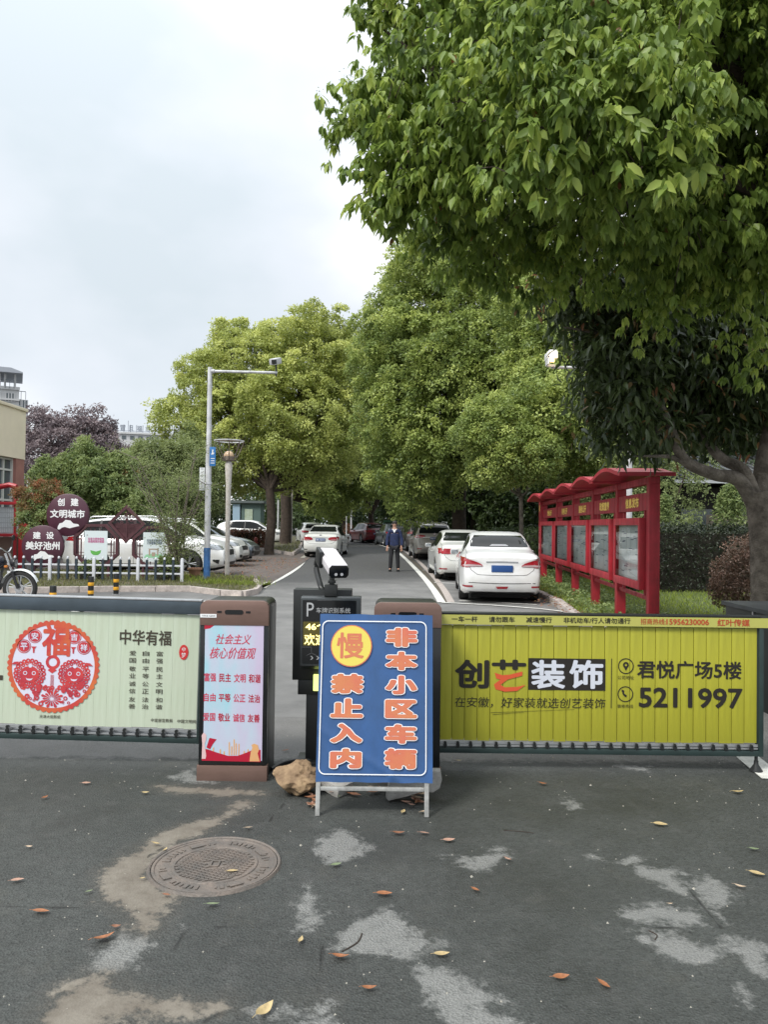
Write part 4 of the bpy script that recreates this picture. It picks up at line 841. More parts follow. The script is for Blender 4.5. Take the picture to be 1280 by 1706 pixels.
leaves = [(67,1525,28,-5,'orange','orange brown fallen leaf at the far left of the asphalt'), (172,1570,34,35,'orange','glossy orange leaf just below the tan cement patch'), (28,1472,20,20,'pink','pinkish leaf by the left edge above the orange one'),
 (440,1692,42,60,'yellow','large pale yellow leaf lowest in the picture'), (567,1601,28,-5,'orange','pale orange leaf below the pair of manhole patches'), (615,1654,24,5,'orange','orange leaf lowest between the two pale patches'),
 (501,1573,18,80,'yellow','small upright cream leaf below the manhole'), (354,1513,22,5,'green','grey green leaf directly below the manhole cover'), (560,1446,18,25,'green','green curled leaf right of the manhole cover'),
 (640,1495,26,0,'orange','orange leaf between the manhole and the pale gravel patch'), (935,1635,28,10,'orange','rusty orange leaf left of its twin at the lower right'), (1007,1648,26,-60,'orange','rusty orange leaf lying diagonal at the lower right'),
 (736,1597,26,8,'yellow','cream leaf near the big pale gravel patch'), (792,1488,16,-45,'orange','small peach leaf halfway up the right half'), (748,1405,20,10,'pink','pinkish brown leaf right of the sign legs'), (707,1393,17,-15,'pink','pink leaf just below the right leg of the sign'),
 (664,1393,20,0,'brown','brown leaf below the sign between its legs'), (847,1437,14,-40,'pink','small pinkish leaf in the middle of the right half'), (905,1310,14,-25,'orange','rust leaf in the dark area under the yellow barrier'),
 (1230,1324,20,8,'yellow','cream leaf in the dark area near the right edge'), (1101,1378,22,-15,'yellow','long cream leaf in the middle of the dark area'), (1257,1420,16,-15,'green','green leaf near the right edge'), (1262,1461,24,-35,'yellow','cream leaf with a stem at the right edge'),
 (1234,1483,18,-30,'pale','curled cream leaf below the one with a stem'), (74,1333,13,70,'orange','small rust leaf standing at the upper left'), (143,1309,14,10,'pink','tiny pink leaf near the left barrier'), (48,1416,11,0,'pale','tiny white leaf at the left'),
 (148,1491,12,40,'green','small green leaf left of the tan patch'), (260,1411,16,-20,'yellow','yellow leaf above the manhole rim on the tan patch'), (275,1421,12,80,'yellow','upright yellow leaf touching the manhole rim'), (387,1457,18,10,'yellow','yellow leaf on the manhole lid'),
 (193,1550,15,5,'brown','brown leaf beside the tan patch'), (414,1384,13,15,'pale','pale leaf above the manhole cover'), (237,1469,9,30,'yellow','tiny yellow leaf at the left manhole rim'), (277,1497,15,-20,'brown','crumpled brown leaf below the manhole rim'),
 (242,1325,12,5,'yellow','tiny yellow leaf near the left cabinet'), (765,1271,10,0,'yellow','yellow leaf on the pale strip under the yellow barrier'), (672,1357,16,75,'yellow','pale yellow leaf under the right end of the sign'), (706,1357,15,40,'pale','pale leaf at the right sign leg'),
 (565,1331,6,20,'green','tiny green leaf by the left sign leg'), (476,1254,12,40,'orange','rust leaf on the pale tarmac between cabinet and pillar'), (1117,1512,9,0,'pale','tiny grey leaf in the pale patch')]
for px, py, ln, a, c_, lb_ in leaves: ground_leaf(px, py, ln*1.05, a, c_, lb_)
k = 0
for (cx_, cy_, sx_, sy_, n, where) in ((694, 1336, 22, 9, 16, 'in the dry heap under the tilted slab'), (521, 1340, 9, 12, 8, 'tucked between boulder and left sign leg'), (573, 1322, 20, 7, 9, 'beside the small concrete block'), (632, 1319, 20, 4, 7, 'in line behind the sign under its cross bar')):
    for _ in range(n):
        col_ = rnd.choice(['brown', 'pink', 'orange', 'pale']); ground_leaf(cx_+rnd.gauss(0, sx_*.6), cy_+rnd.gauss(0, sy_*.6), rnd.uniform(13, 24), rnd.uniform(0, 360), col_, col_+' dry curled leaf '+where, rnd.uniform(0, .02), 'dry leaves '+where)
# scattered specks of grit
mb = MB()
for _ in range(420):
    x, y = rnd.uniform(-2.6, 2.9), 1.9+4.1*rnd.random()**.8; s_ = rnd.uniform(.002, .006)*(1.6 if rnd.random() < .1 else 1); a = rnd.uniform(0, 3)
    mb.add([(x+s_*math.cos(a+q_*2.1), y+s_*math.sin(a+q_*2.1), .004) for q_ in range(3)]+[(x, y, .004+s_)], [(0, 1, 3), (1, 2, 3), (2, 0, 3)])
add('grit', mb, mat('grit_pale', (.38, .36, .31), .9), None, world=False, kind='stuff')
for (pa, pb_, r_) in (((570, 1588), (603, 1558), .003), ((200+640, 1385), (890, 1390), .002), ((1082, 1553), (1092, 1568), .0025)):
    a, b = G(*pa), G(*pb_); m_ = (a+b)/2+Vector((.02, .0, .006)); mb = MB(); mb.tube(smooth_path([a+Vector((0, 0, .006)), m_, b+Vector((0, 0, .006))], 4), r_, 5)
    o = add('twig', mb, mat('twig_bark', (.035, .025, .018), .9), None, smooth=True, world=False); tag(o, 'thin dark twig on the asphalt ' + ('below the manhole' if pa[0] < 700 else ('in the middle of the dark area' if pa[0] < 1000 else 'on the pale patch at right')), 'twig')
# black equipment box behind the right barrier end
t = thing('equipment_box', 'low black equipment box behind the right end of the yellow barrier', 'equipment box', (3.75, 6.95, 0))
mb = MB(); mb.box(3.36, 4.3, 6.40, 7.55, 0.0, .86); add('body', mb, m_black, t, bevel=.006)
mb = MB(); mb.box(3.33, 4.34, 6.36, 7.58, .862, .90); add('top_plate', mb, mat('weathered_black', (0.055, 0.06, 0.062), .5, var=.3, scale=5), t, bevel=.004)
mb = MB(); mb.box(3.345, 3.359, 6.96, 6.98, .10, .86); add('seam_strip', mb, m_alu, t)
# ================================================================== MID GROUND
m_rail_red = mat('red_lacquer', (0.45, 0.020, 0.036), 0.45, col2=(0.33, 0.020, 0.030), scale=7, streak=.35, sscale=(9, 9, 1.5))
m_gold = mat('gold_lettering', (0.90, 0.64, 0.14), .45)
m_glass = mat('window_glass', (0.02, 0.023, 0.026), 0.04, spec=.8)
# -------------------------------------------------- red notice board (faces the road, runs away from the camera)
ye = [10.95, 12.95, 15.05, 17.35, 19.8, 22.6]; bx = lambda y: 3.82+(y-10.8)*0.077
rt = thing('notice_board', 'long red notice board with five glass cases and wavy roof on the lawn', 'notice board', (bx(16.8), 16.8, 0))
dv = Vector((bx(22.6)-bx(10.95), 22.6-10.95, 0)).normalized(); nv_ = Vector((-dv.y, dv.x, 0))   # nv_ faces the road (-X)
PB = Panel((bx(10.95), 10.95, 0), -dv, (0, 0, 1))     # right direction seen from the road = towards the camera
if PB.n.x > 0: PB = Panel((bx(10.95), 10.95, 0), dv, (0, 0, 1))
sgn = 1 if (PB.ux - dv).length < .1 else -1
Lb = lambda y: sgn*(Vector((bx(y), y, 0))-PB.o).dot(dv)
def pbox(name, ya, yb_, z0, z1, o0, o1, m, parent=rt, bev=.008):
    a, b = sorted((Lb(ya), Lb(yb_))); mb = MB(); mb.prism([(a, z0), (b, z0), (b, z1), (a, z1)], PB.o+PB.n*o0, PB.ux, PB.uy, PB.n*(o1-o0)); return add(name, mb, m, parent, bevel=bev)
H = 2.34
for i, y in enumerate(ye):
    w_ = .30 if i == 5 else .16
    pbox('post', y-w_/2 if i < 5 else y, y+w_/2 if i < 5 else y+.42, 0.02, H, -.08, .07 if i < 5 else .12, m_rail_red)
names = ['信息发布', '政策宣传', '服务公开', '财务公开', '党务公开']
m_paper = mat('notice_paper', (0.80, 0.80, 0.78), .7, col2=(.66, .70, .72), scale=3)
m_gboard = mat('grey_board', (0.58, 0.61, 0.59), .7)
m_pane = bpy.data.materials.new('case_glass'); m_pane.use_nodes = True
_t = m_pane.node_tree; _b = _t.nodes['Principled BSDF']; _o = _t.nodes['Material Output']
_g = _t.nodes.new('ShaderNodeBsdfGlossy'); _g.inputs['Roughness'].default_value = .01; _tr = _t.nodes.new('ShaderNodeBsdfTransparent'); _tr.inputs[0].default_value = (.88, .92, .90, 1)
_m = _t.nodes.new('ShaderNodeMixShader'); _f = _t.nodes.new('ShaderNodeFresnel'); _f.inputs[0].default_value = 1.28
_t.links.new(_f.outputs[0], _m.inputs[0]); _t.links.new(_tr.outputs[0], _m.inputs[1]); _t.links.new(_g.outputs[0], _m.inputs[2]); _t.links.new(_m.outputs[0], _o.inputs[0])
for i in range(5):
    ya, yb_ = ye[i]+.09, ye[i+1]-.09
    pbox('header_board', ya-.01, yb_+.01, 1.86, 2.12, -.03, .05, m_rail_red)
    c_ = Lb((ya+yb_)/2); hw = .42
    mb = MB(); text_into(mb, PB, names[i], (c_-hw*1.0, 1.91, c_+hw*1.0, 2.07), .06, .054); add('lettering', mb, m_gold, rt, fixn=False)
    pbox('lower_rail', ya-.01, yb_+.01, .56, .62, -.02, .03, m_rail_red)
    for yy in (ya+.25, yb_-.25): pbox('hanger', yy-.03, yy+.03, 1.755, 1.86, -.01, .03, m_rail_red, bev=0); pbox('hanger', yy-.03, yy+.03, .62, .712, -.01, .03, m_rail_red, bev=0)
    # case: frame of four bars, back, papers, pane
    z0, z1 = .71, 1.755; a, b = ya+.06, yb_-.06; fo = .15
    case = pbox('display_case', a, b, z0, z1, .02, .06, m_rail_red)
    for (q0, q1, r0, r1) in ((a, a+.09, z0, z1), (b-.09, b, z0, z1), (a+.09, b-.09, z0, z0+.12), (a+.09, b-.09, z1-.11, z1)):
        o = pbox('frame', q0, q1, r0, r1, .061, fo, m_rail_red, parent=case)
    o = pbox('back_board', a+.091, b-.091, z0+.121, z1-.111, .061, .075, m_gboard, parent=case, bev=0)
    # sheets of paper pinned up, unlike in every case
    r2 = random.Random(40+i); x = a+.11
    while x < b-.35:
        wd = r2.uniform(.22, .42); z_ = z0+.15
        while z_ < z1-.30:
            hh = r2.uniform(.22, .40)
            if r2.random() < .93:
                sh = pbox('paper_sheet', x, min(x+wd, b-.14), z_, min(z_+hh, z1-.13), .076, .079, m_paper, parent=case, bev=0)
            z_ += hh+.03
        x += wd+.03
    ls, le = sorted((Lb(a+.091), Lb(b-.091))); mb = MB()
    for k in range(16):
        zz_ = r2.uniform(z0+.18, z1-.2); u0 = r2.uniform(ls+.05, le-.4); mb.add([PB.at(u0, zz_, .0805), PB.at(u0+r2.uniform(.12, .3), zz_, .0805), PB.at(u0+.2, zz_+.012, .0805), PB.at(u0, zz_+.012, .0805)], [(0, 1, 2, 3)])
    add('paper_print', mb, mat('print_grey', (.12, .13, .2), .7), case, fixn=False)
    mb = MB(); mb.add([PB.at(ls, z0+.121, .135), PB.at(le, z0+.121, .135), PB.at(le, z1-.111, .135), PB.at(ls, z1-.111, .135)], [(0, 1, 2, 3)]); add('glass_pane', mb, m_pane, case, fixn=False)
    # roof wave over each bay: a bell arch tile, overlapping its neighbour
    s0, s1 = sorted((Lb(ye[i]-.14), Lb(ye[i+1]+.12))); n = 18; pr = []; zr = H
    for k in range(n+1):
        q_ = k/n; bell = .13*math.sin(math.pi*q_)**1.4; pr.append((s0+(s1-s0)*q_, zr+.015*i*0+bell+(.0 if k else 0)))
    pr2_ = [(a_, b_+.055) for a_, b_ in reversed(pr)]
    mb = MB(); mb.prism(pr+pr2_, PB.o-PB.n*.28, PB.ux, PB.uy, PB.n*.78)
    add('roof_wave', mb, mat('roof_red', (0.36, 0.025, 0.04), .5, var=.2, scale=3), rt, smooth=True, sharp=40)
pbox('eave_beam', ye[0]-.1, ye[5]+.3, H-.10, H-.002, -.06, .06, m_rail_red)
# yellow emblem and vertical lettering on the broad end post
u_ = Lb(22.81); mb = MB()
ring_into(mb, PB, u_, 2.16, .05, .085, .124, 20); mb.add([PB.at(u_+a_, 2.16+b_, .125) for a_, b_ in ((-.09, -.10), (-.05, -.13), (.10, .06), (.06, .09))], [(0, 1, 2, 3)]); add('yellow_emblem', mb, m_gold, rt, fixn=False)
mb = MB(); 
for k, ch in enumerate('三会一课'): text_into(mb, PB, ch, (u_-.08, 1.42-k*.24, u_+.08, 1.60-k*.24), .01, .124)
add('post_lettering', mb, mat('pale_pink_ink', (.5, .25, .25), .6), rt, fixn=False)

# -------------------------------------------------- poles and lamps
m_polew = mat('white_pole', (0.62, 0.63, 0.66), .4, var=.2, scale=4, streak=.3, sscale=(12, 12, 1.2))
b = G(344, 973); t = thing('camera_pole', 'tall white pole with blue base and a camera on its side arm', 'camera pole', tuple(b))
top = P(351, 612, b.y); bx_ = b.x
mb = MB(); mb.tube([(bx_, b.y, .0), (bx_, b.y, .95)], .088, 20); add('blue_base', mb, mat('blue_band', (0.05, 0.15, .36), .5, var=.3, scale=10), t, smooth=True)
mb = MB(); mb.tube([(bx_, b.y, .951), (bx_, b.y, 3.4), (bx_, b.y, 3.401), (bx_, b.y, top.z)], [.080, .078, .068, .058], 20); add('shaft', mb, m_polew, t, smooth=True)
mb = MB(); mb.lathe([(.095, 2.62), (.095, 2.68), (.08, 2.68)], (bx_, b.y, 0), 20); add('collar', mb, m_polew, t)
za = P(400, 619, b.y).z; xe = P(462, 619, b.y).x
mb = MB(); mb.tube([(bx_+.05, b.y, za), (xe, b.y, za-.02)], .035, 12); mb.tube([(bx_-.02, b.y, za), (bx_+.12, b.y, za)], .055, 12); add('side_arm', mb, m_polew, t, smooth=True)
c0 = P(459, 602, b.y)
mb = MB(); M = Matrix.Rotation(R_(-14), 3, 'Z') @ Matrix.Rotation(R_(16), 3, 'X'); mb.obox((c0.x, b.y, c0.z), (.17, .48, .16), M=M); add('camera_housing', mb, mat('camera_grey', (.5, .5, .52), .4), t, bevel=.02)
mb = MB(); mb.tube([(c0.x+.02, b.y, c0.z), (c0.x+.02, b.y, za-.12)], .022, 8); mb.obox((c0.x, b.y-.26, c0.z-.07), (.13, .02, .11), M=M); add('camera_mount', mb, m_black, t)
sgn_ = thing('blue_sign', 'small blue surveillance sign on the white camera pole', 'sign', tuple(P(354, 760, b.y-.1)))
PSg = Panel((0, b.y-.1, 0)); u0, v0, u1, v1 = PSg.box(349, 744.5, 359, 776.5)
mb = MB(); mb.prism([(u0, v0), (u1, v0), (u1, v1), (u0, v1)], (0, b.y-.1, 0), (1, 0, 0), (0, 0, 1), (0, .012, 0)); add('plate', mb, mat('sign_blue', (.03, .16, .42), .4), sgn_, bevel=.004)
mb = MB(); cx_ = (u0+u1)/2; mb.add([PSg.at(cx_+a_, v1-.16+b_, .002) for a_, b_ in ((-.04, -.04), (.02, -.04), (.045, .0), (.01, .02), (.02, .09), (-.01, .09), (-.02, .01))], [tuple(range(7))])
for k in range(3): mb.add([PSg.at(cx_+a_, v0+.07+k*.06+b_, .002) for a_, b_ in ((-.05, 0), (.05, 0), (.05, .018), (-.05, .018))], [(0, 1, 2, 3)])
add('pictogram', mb, m_wht, sgn_, fixn=False)
wb = thing('pole_notice', 'narrow white notice fixed to the left of the camera pole', 'sign', tuple(P(337, 798, b.y))); PSg = Panel((0, b.y-.05, 0)); u0, v0, u1, v1 = PSg.box(332, 779, 340.5, 817)
mb = MB(); mb.prism([(u0, v0), (u1, v0), (u1, v1), (u0, v1)], (0, b.y-.05, 0), (1, 0, 0), (0, 0, 1), (0, .02, 0)); add('plate', mb, mat('notice_white', (.60, .62, .62), .5, var=.2, scale=9), wb, bevel=.003)
mb = MB()
for k in range(6): mb.add([PSg.at((u0+u1)/2+a_, v0+.1+k*.09+b_, .002) for a_, b_ in ((-.03, 0), (.03, 0), (.03, .03), (-.03, .03))], [(0, 1, 2, 3)])
add('print_marks', mb, m_grey, wb, fixn=False)
mb = MB(); mb.box(u1, bx_-.04, b.y-.04, b.y-.02, v0+.2, v0+.22); mb.box(u1, bx_-.04, b.y-.04, b.y-.02, v1-.22, v1-.2); add('bracket', mb, m_black, wb)
# right pole with lit lamp camera
t = thing('camera_pole', 'white pole behind the notice board whose arm carries a lit lamp', 'camera pole', (6.25, 19.6, 0))
zt_ = P(930, 612, 19.6).z
mb = MB(); mb.tube([(6.25, 19.6, 0), (6.25, 19.6, 3.4), (6.25, 19.6, zt_+.1)], [.085, .075, .055], 18); add('shaft', mb, m_polew, t, smooth=True)
xe = P(919, 612, 19.6).x; mb = MB(); mb.tube([(6.2, 19.6, zt_), (xe, 19.6, zt_+.0)], .036, 12); add('side_arm', mb, m_polew, t, smooth=True)
c0 = P(919, 597, 19.55); mb = MB(); mb.prism([(-.13, -.03), (-.13, .13), (-.08, .18), (.08, .18), (.13, .13), (.13, -.03)], (c0.x, 19.35, c0.z), (1, 0, 0), (0, 0, 1), (0, .42, 0)); add('lamp_hood', mb, mat('lamp_white', (.75, .75, .74), .4), t, bevel=.008)
mb = MB(); mb.obox((c0.x, 19.44, c0.z-.07), (.11, .05, .10)); add('lamp_lens', mb, mat('lamp_lit', (1, .8, .5), .4, emit=(1.0, .66, .28, 1), estr=2.0), t, bevel=.01)
mb = MB(); mb.box(c0.x-.12, c0.x-.09, 19.35, 19.7, c0.z-.18, c0.z+.02); mb.box(c0.x-.10, c0.x+.1, 19.50, 19.6, c0.z-.22, c0.z-.16); add('lamp_bracket', mb, m_polew, t)
pl = bpy.data.lights.new('lamp_glow', 'POINT'); pl.energy = 2; pl.color = (1, .75, .4); pl.shadow_soft_size = .06; po = bpy.data.objects.new('lamp_glow', pl); C.objects.link(po); po.parent = t; po.location = Vector((c0.x, 19.25, c0.z-.07))-org(t)
# street lamps
def street_lamp(px, py, gpy, label, cage, rot=0):
    b = G(px, py); s = 1.0; Y = b.y; zg = P(px, gpy, Y).z
    t = thing('street_lamp', label, 'street lamp', tuple(b), 'globe street lamps')
    mb = MB(); h = zg-b.z-.15
    mb.tube([(b.x, Y, b.z), (b.x, Y, b.z+h*.35), (b.x, Y, b.z+h*.8), (b.x, Y, b.z+h*.97), (b.x, Y, b.z+h)], [.065, .066, .075, .105, .08], 14); add('post', mb, mat('peeling_paint', (.55, .53, .50), .7, col2=(.42, .38, .34), scale=9), t, smooth=True)
    mb = MB(); mb.lathe([(.05, h), (.15, h+.02), (.16, h+.06), (.17, h+.14), (.12, h+.15)], (b.x, Y, b.z), 18); add('lamp_socket', mb, mat('rust_grey', (.22, .18, .15), .8, var=.4, scale=12), t, smooth=True)
    mb = MB(); mb.lathe([(0.001, -.15), (.08, -.13), (.13, -.075), (.15, 0), (.13, .075), (.08, .13), (0.001, .15)], (b.x, Y, zg), 20); add('globe', mb, mat('amber_globe', (.60, .38, .24), .25, col2=(.50, .36, .22), scale=2), t, smooth=True, sharp=180)
    if cage:
        for k in range(8):
            a = k*math.pi/4+.2; mb = MB(); r0, r1 = .17, .42
            mb.tube([(b.x+r0*math.cos(a), Y+r0*math.sin(a), zg-.14), (b.x+.32*math.cos(a), Y+.32*math.sin(a), zg+.16), (b.x+r1*math.cos(a), Y+r1*math.sin(a), zg+.43)], .013, 6); add('cage_bar', mb, mat('cage_rust', (.13, .10, .085), .8), t)
        mb = MB(); mb.tube([(b.x+.42*math.cos(k*math.pi/12), Y+.42*math.sin(k*math.pi/12), zg+.43) for k in range(25)], .016, 6); add('cage_ring', mb, m_polew, t)
        mb = MB(); mb.tube([(b.x-.4, Y, zg+.44), (b.x+.4, Y, zg+.44)], .012, 6); mb.tube([(b.x, Y-.4, zg+.44), (b.x, Y+.4, zg+.44)], .012, 6); add('cage_cross', mb, MATS['cage_rust'], t)
    return t
street_lamp(378, 966, 760, 'globe street lamp in a rusty wire cage beside the blue based pole', True)
street_lamp(485, 909, 811, 'globe street lamp without cage beside the two camphor trunks', False)
# -------------------------------------------------- striped bollards
m_yel = mat('reflector_yellow', (.72, .36, .02), .45)
def bollard(px, Y, label):
    p = P(px, 980, Y); t = thing('bollard', label, 'bollard', (p.x, Y, 0), 'striped bollards'); h = .46; r = .057
    mb = MB(); mb.tube([(p.x, Y, 0), (p.x, Y, h)], r, 20); add('post', mb, m_black, t, bevel=.006)
    mb = MB(); mb.lathe([(.075, .0), (.075, .012), (.05, .014)], (p.x, Y, 0), 20); add('base_ring', mb, m_alu, t)
    for z in (.10, .27): mb = MB(); mb.lathe([(r+.001, z), (r+.0025, z+.003), (r+.0025, z+.067), (r+.001, z+.07)], (p.x, Y, 0), 20); add('reflective_band', mb, m_yel, t, smooth=True)
bollard(88, 13.6, 'black and yellow bollard nearest the motorcycle'); bollard(151, 16.0, 'black and yellow bollard in the middle of three'); bollard(193, 17.0, 'black and yellow bollard farthest to the right of three')
# -------------------------------------------------- picket fence
fy = 19.4; fa = P(18, 950, fy).x; fb = P(305, 950, fy).x
t = thing('picket_fence', 'low white and dark picket fence along the left verge', 'fence', ((fa+fb)/2, fy, .11))
z0 = .11; mpw = mat('fence_white', (.60, .62, .66), .45); mpd = mat('fence_dark', (.03, .045, .06), .45)
for z in (.20, .40): mb = MB(); mb.box(fa-.1, fb, fy-.012, fy+.012, z0+z-.022, z0+z+.022); add('rail', mb, mpw, t, bevel=.004)
n = int((fb-fa)/.222); last = fb-.03
for k in range(n+1):
    x = last-k*.222
    if k % 5 == 0:
        mb = MB(); mb.box(-.035, .035, -.035, .035, 0, .57); mb.lathe([(.0, .60), (.03, .59), (.036, .575), (.03, .57)], (0, 0, 0), 8); o = add('fence_post', mb, mpw, t, bevel=.004, world=False); o.location = Vector((x, fy, z0))-org(t)
    else:
        mb = MB(); mb.box(-.026, .026, -.028, .028, .04, .54); o = add('picket', mb, mpd, t, world=False); o.location = Vector((x, fy, z0))-org(t)
        mb = MB(); mb.lathe([(0, .615), (.022, .605), (.032, .58), (.03, .555), (0.0, .54)], (0, 0, 0), 10); add('picket_cap', mb, mpw, o, smooth=True, world=False)
# -------------------------------------------------- round plum signs
m_plum = mat('plum_board', (.075, .022, .040), .5, var=.2, scale=3)
def round_sign(px, py, rpx, Y, l1, l2, label):
    c_ = P(px, py, Y); r = rpx*Y/F; t = thing('round_sign', label, 'sign', (c_.x, Y, .11), 'round plum signs')
    mb = MB(); mb.lathe([(0, 0), (r-.02, 0), (r, .012), (r, .09), (r-.02, .10), (0, .10)], (c_.x, Y, c_.z), 48, 'Y'); add('disc', mb, m_plum, t, smooth=True, sharp=40)
    for s_ in (-.4, .4): mb = MB(); mb.tube([(c_.x+r*s_, Y+.05, .1), (c_.x+r*s_, Y+.05, c_.z-r*.7)], .03, 10); add('leg', mb, m_plum, t)
    Pn = Panel((0, Y, 0)); k = Y/F
    def f(s_, dx0, dy0, dx1, dy1): mb = MB(); text_into(mb, Pn, s_, (c_.x+dx0*k, c_.z-dy1*k, c_.x+dx1*k, c_.z-dy0*k), .045, .004); add('lettering', mb, m_wht, t, fixn=False)
    return t, c_, k, Pn, f
t, c_, k, Pn, f = round_sign(112, 858, 35.5, 20.6, '', '', 'round plum sign reading 创建文明城市, upper of the two')
f('创', -17, -28, -5, -15); f('建', 5, -28, 18, -15); f('文明城市', -29, -9, 29, 5)
cl = [(-16, 20), (-13, 14), (-8, 13), (-3, 8), (5, 9), (10, 14), (18, 15), (20, 18), (12, 20), (4, 22), (-4, 20), (-9, 21), (-12, 24), (-16, 24)]
mb = MB(); mb.add([Pn.at(c_.x+x*k, c_.z-y*k, .004) for x, y in cl], [tuple(range(len(cl)))]); add('cloud_motif', mb, m_wht, t, fixn=False)
t, c_, k, Pn, f = round_sign(70, 910, 35, 20.3, '', '', 'round plum sign reading 建设美好池州, lower of the two')
f('建', -16, -24, -3, -12); f('设', 6, -24, 19, -12); f('美好池州', -28, -8, 29, 6)
mb = MB(); mb.add([Pn.at(c_.x+x*k, c_.z-y*k, .004) for x, y in cl], [tuple(range(len(cl)))]); add('cloud_motif', mb, m_wht, t, fixn=False)
# -------------------------------------------------- lattice frame with two posters
YL = 20.6; t = thing('lattice_frame', 'dark red lattice stand of two octagons and a diamond carrying two posters', 'display stand', (P(208, 930, YL).x, YL, .11))
PL = Panel((0, YL, 0)); mfr = mat('rosewood_frame', (.085, .028, .035), .55, var=.25, scale=5)
def c3(x, y): return PL.uv(120+x/6.737, 840+y/6.737)
def frame_poly(pts, wd, name='frame', dep=.12, o0=0.0, m=mfr):
    pts = [c3(*p) for p in pts]; cx_ = sum(p[0] for p in pts)/len(pts); cy_ = sum(p[1] for p in pts)/len(pts); n = len(pts); inn = []
    for i in range(n):
        a, b, c_ = Vector(pts[i-1]), Vector(pts[i]), Vector(pts[(i+1) % n]); d1 = (b-a).normalized(); d2 = (c_-b).normalized(); n1 = Vector((-d1.y, d1.x)); n2 = Vector((-d2.y, d2.x))
        bi = (n1+n2).normalized(); kk = wd/max(.3, bi.dot(n1)); q1 = b+bi*kk; q2 = b-bi*kk
        inn.append(q1 if (q1-Vector((cx_, cy_))).length < (q2-Vector((cx_, cy_))).length else q2)
    for i in range(n):
        j = (i+1) % n; mb = MB(); mb.prism([pts[i], pts[j], tuple(inn[j]), tuple(inn[i])], PL.o+PL.n*o0, PL.ux, PL.uy, -PL.n*dep); add(name, mb, m, t)
octA = [(155, 222), (378, 222), (515, 375), (515, 570), (375, 700), (150, 700), (10, 565), (10, 360)]
octB = [(830, 245), (1040, 245), (1172, 405), (1172, 590), (1040, 720), (825, 720), (668, 575), (670, 375)]
dia = [(608, 10), (820, 225), (597, 437), (400, 210)]
frame_poly(octA, .075); frame_poly(octB, .075); frame_poly(dia, .07, 'diamond_frame', .10, .014)
def lat(x0, y0, x1, y1, wd=.020): 
    a, b = c3(x0, y0), c3(x1, y1); mb.prism([(a[0]-wd/2, a[1]+wd/2), (b[0]+wd/2, a[1]+wd/2), (b[0]+wd/2, b[1]-wd/2), (a[0]-wd/2, b[1]-wd/2)], PL.o-PL.n*(.03+rnd.uniform(0, .01)), PL.ux, PL.uy, -PL.n*.02)
for ox, w0 in ((0, 0), (660, 20)):
    mb = MB()
    for x in (60, 92, 430, 462): lat(x+ox, 350+w0, x+ox, 590+w0, .018)
    for y in (350, 385, 540, 575): lat(40+ox, y+w0, 120+ox, y+w0, .018); lat(400+ox, y+w0, 490+ox, y+w0, .018)
    for y in (262, 300): lat(150+ox, y+w0, 400+ox, y+w0, .02)
    for x in (200, 250, 310, 350): lat(x+ox, 262+w0, x+ox, 300+w0, .018)
    for y in (640, 670): lat(160+ox, y+w0, 370+ox, y+w0, .018)
    for x in (210, 320): lat(x+ox, 620+w0, x+ox, 690+w0, .018)
    add('lattice', mb, mfr, t)
mb = MB()
for k in range(26):                                          # carved scrollwork inside the diamond
    a = k*2.4; r_ = 12+150*math.sqrt(k/26)*.75; x, y = 606+r_*math.cos(a), 215+r_*math.sin(a)*.98
    if abs(x-608)/205+abs(y-222)/205 > .86: continue
    u_, v_ = c3(x, y); ring_into(mb, PL, u_, v_, .018, .045, -.03-.001*k, 10)
for (xa, ya, xb, yb_) in ((430, 180, 800, 180), (608, 50, 608, 400), (470, 270, 740, 270), (540, 100, 670, 100)): lat(xa, ya, xb, yb_, .016)
u_, v_ = c3(606, 225); mb.prism([(u_-.50, v_+.02), (u_+.50, v_+.02), (u_, v_-.48)], PL.o-PL.n*.055, PL.ux, PL.uy, -PL.n*.01)
add('carved_panel', mb, mfr, t)
for x in (120, 400, 790, 1080): mb = MB(); u_, v_ = c3(x, 690); mb.box(u_-.025, u_+.025, YL+.02, YL+.07, .1, v_+.03); add('leg', mb, mfr, t)
m_post = mat('poster_white', (.66, .74, .76), .5)
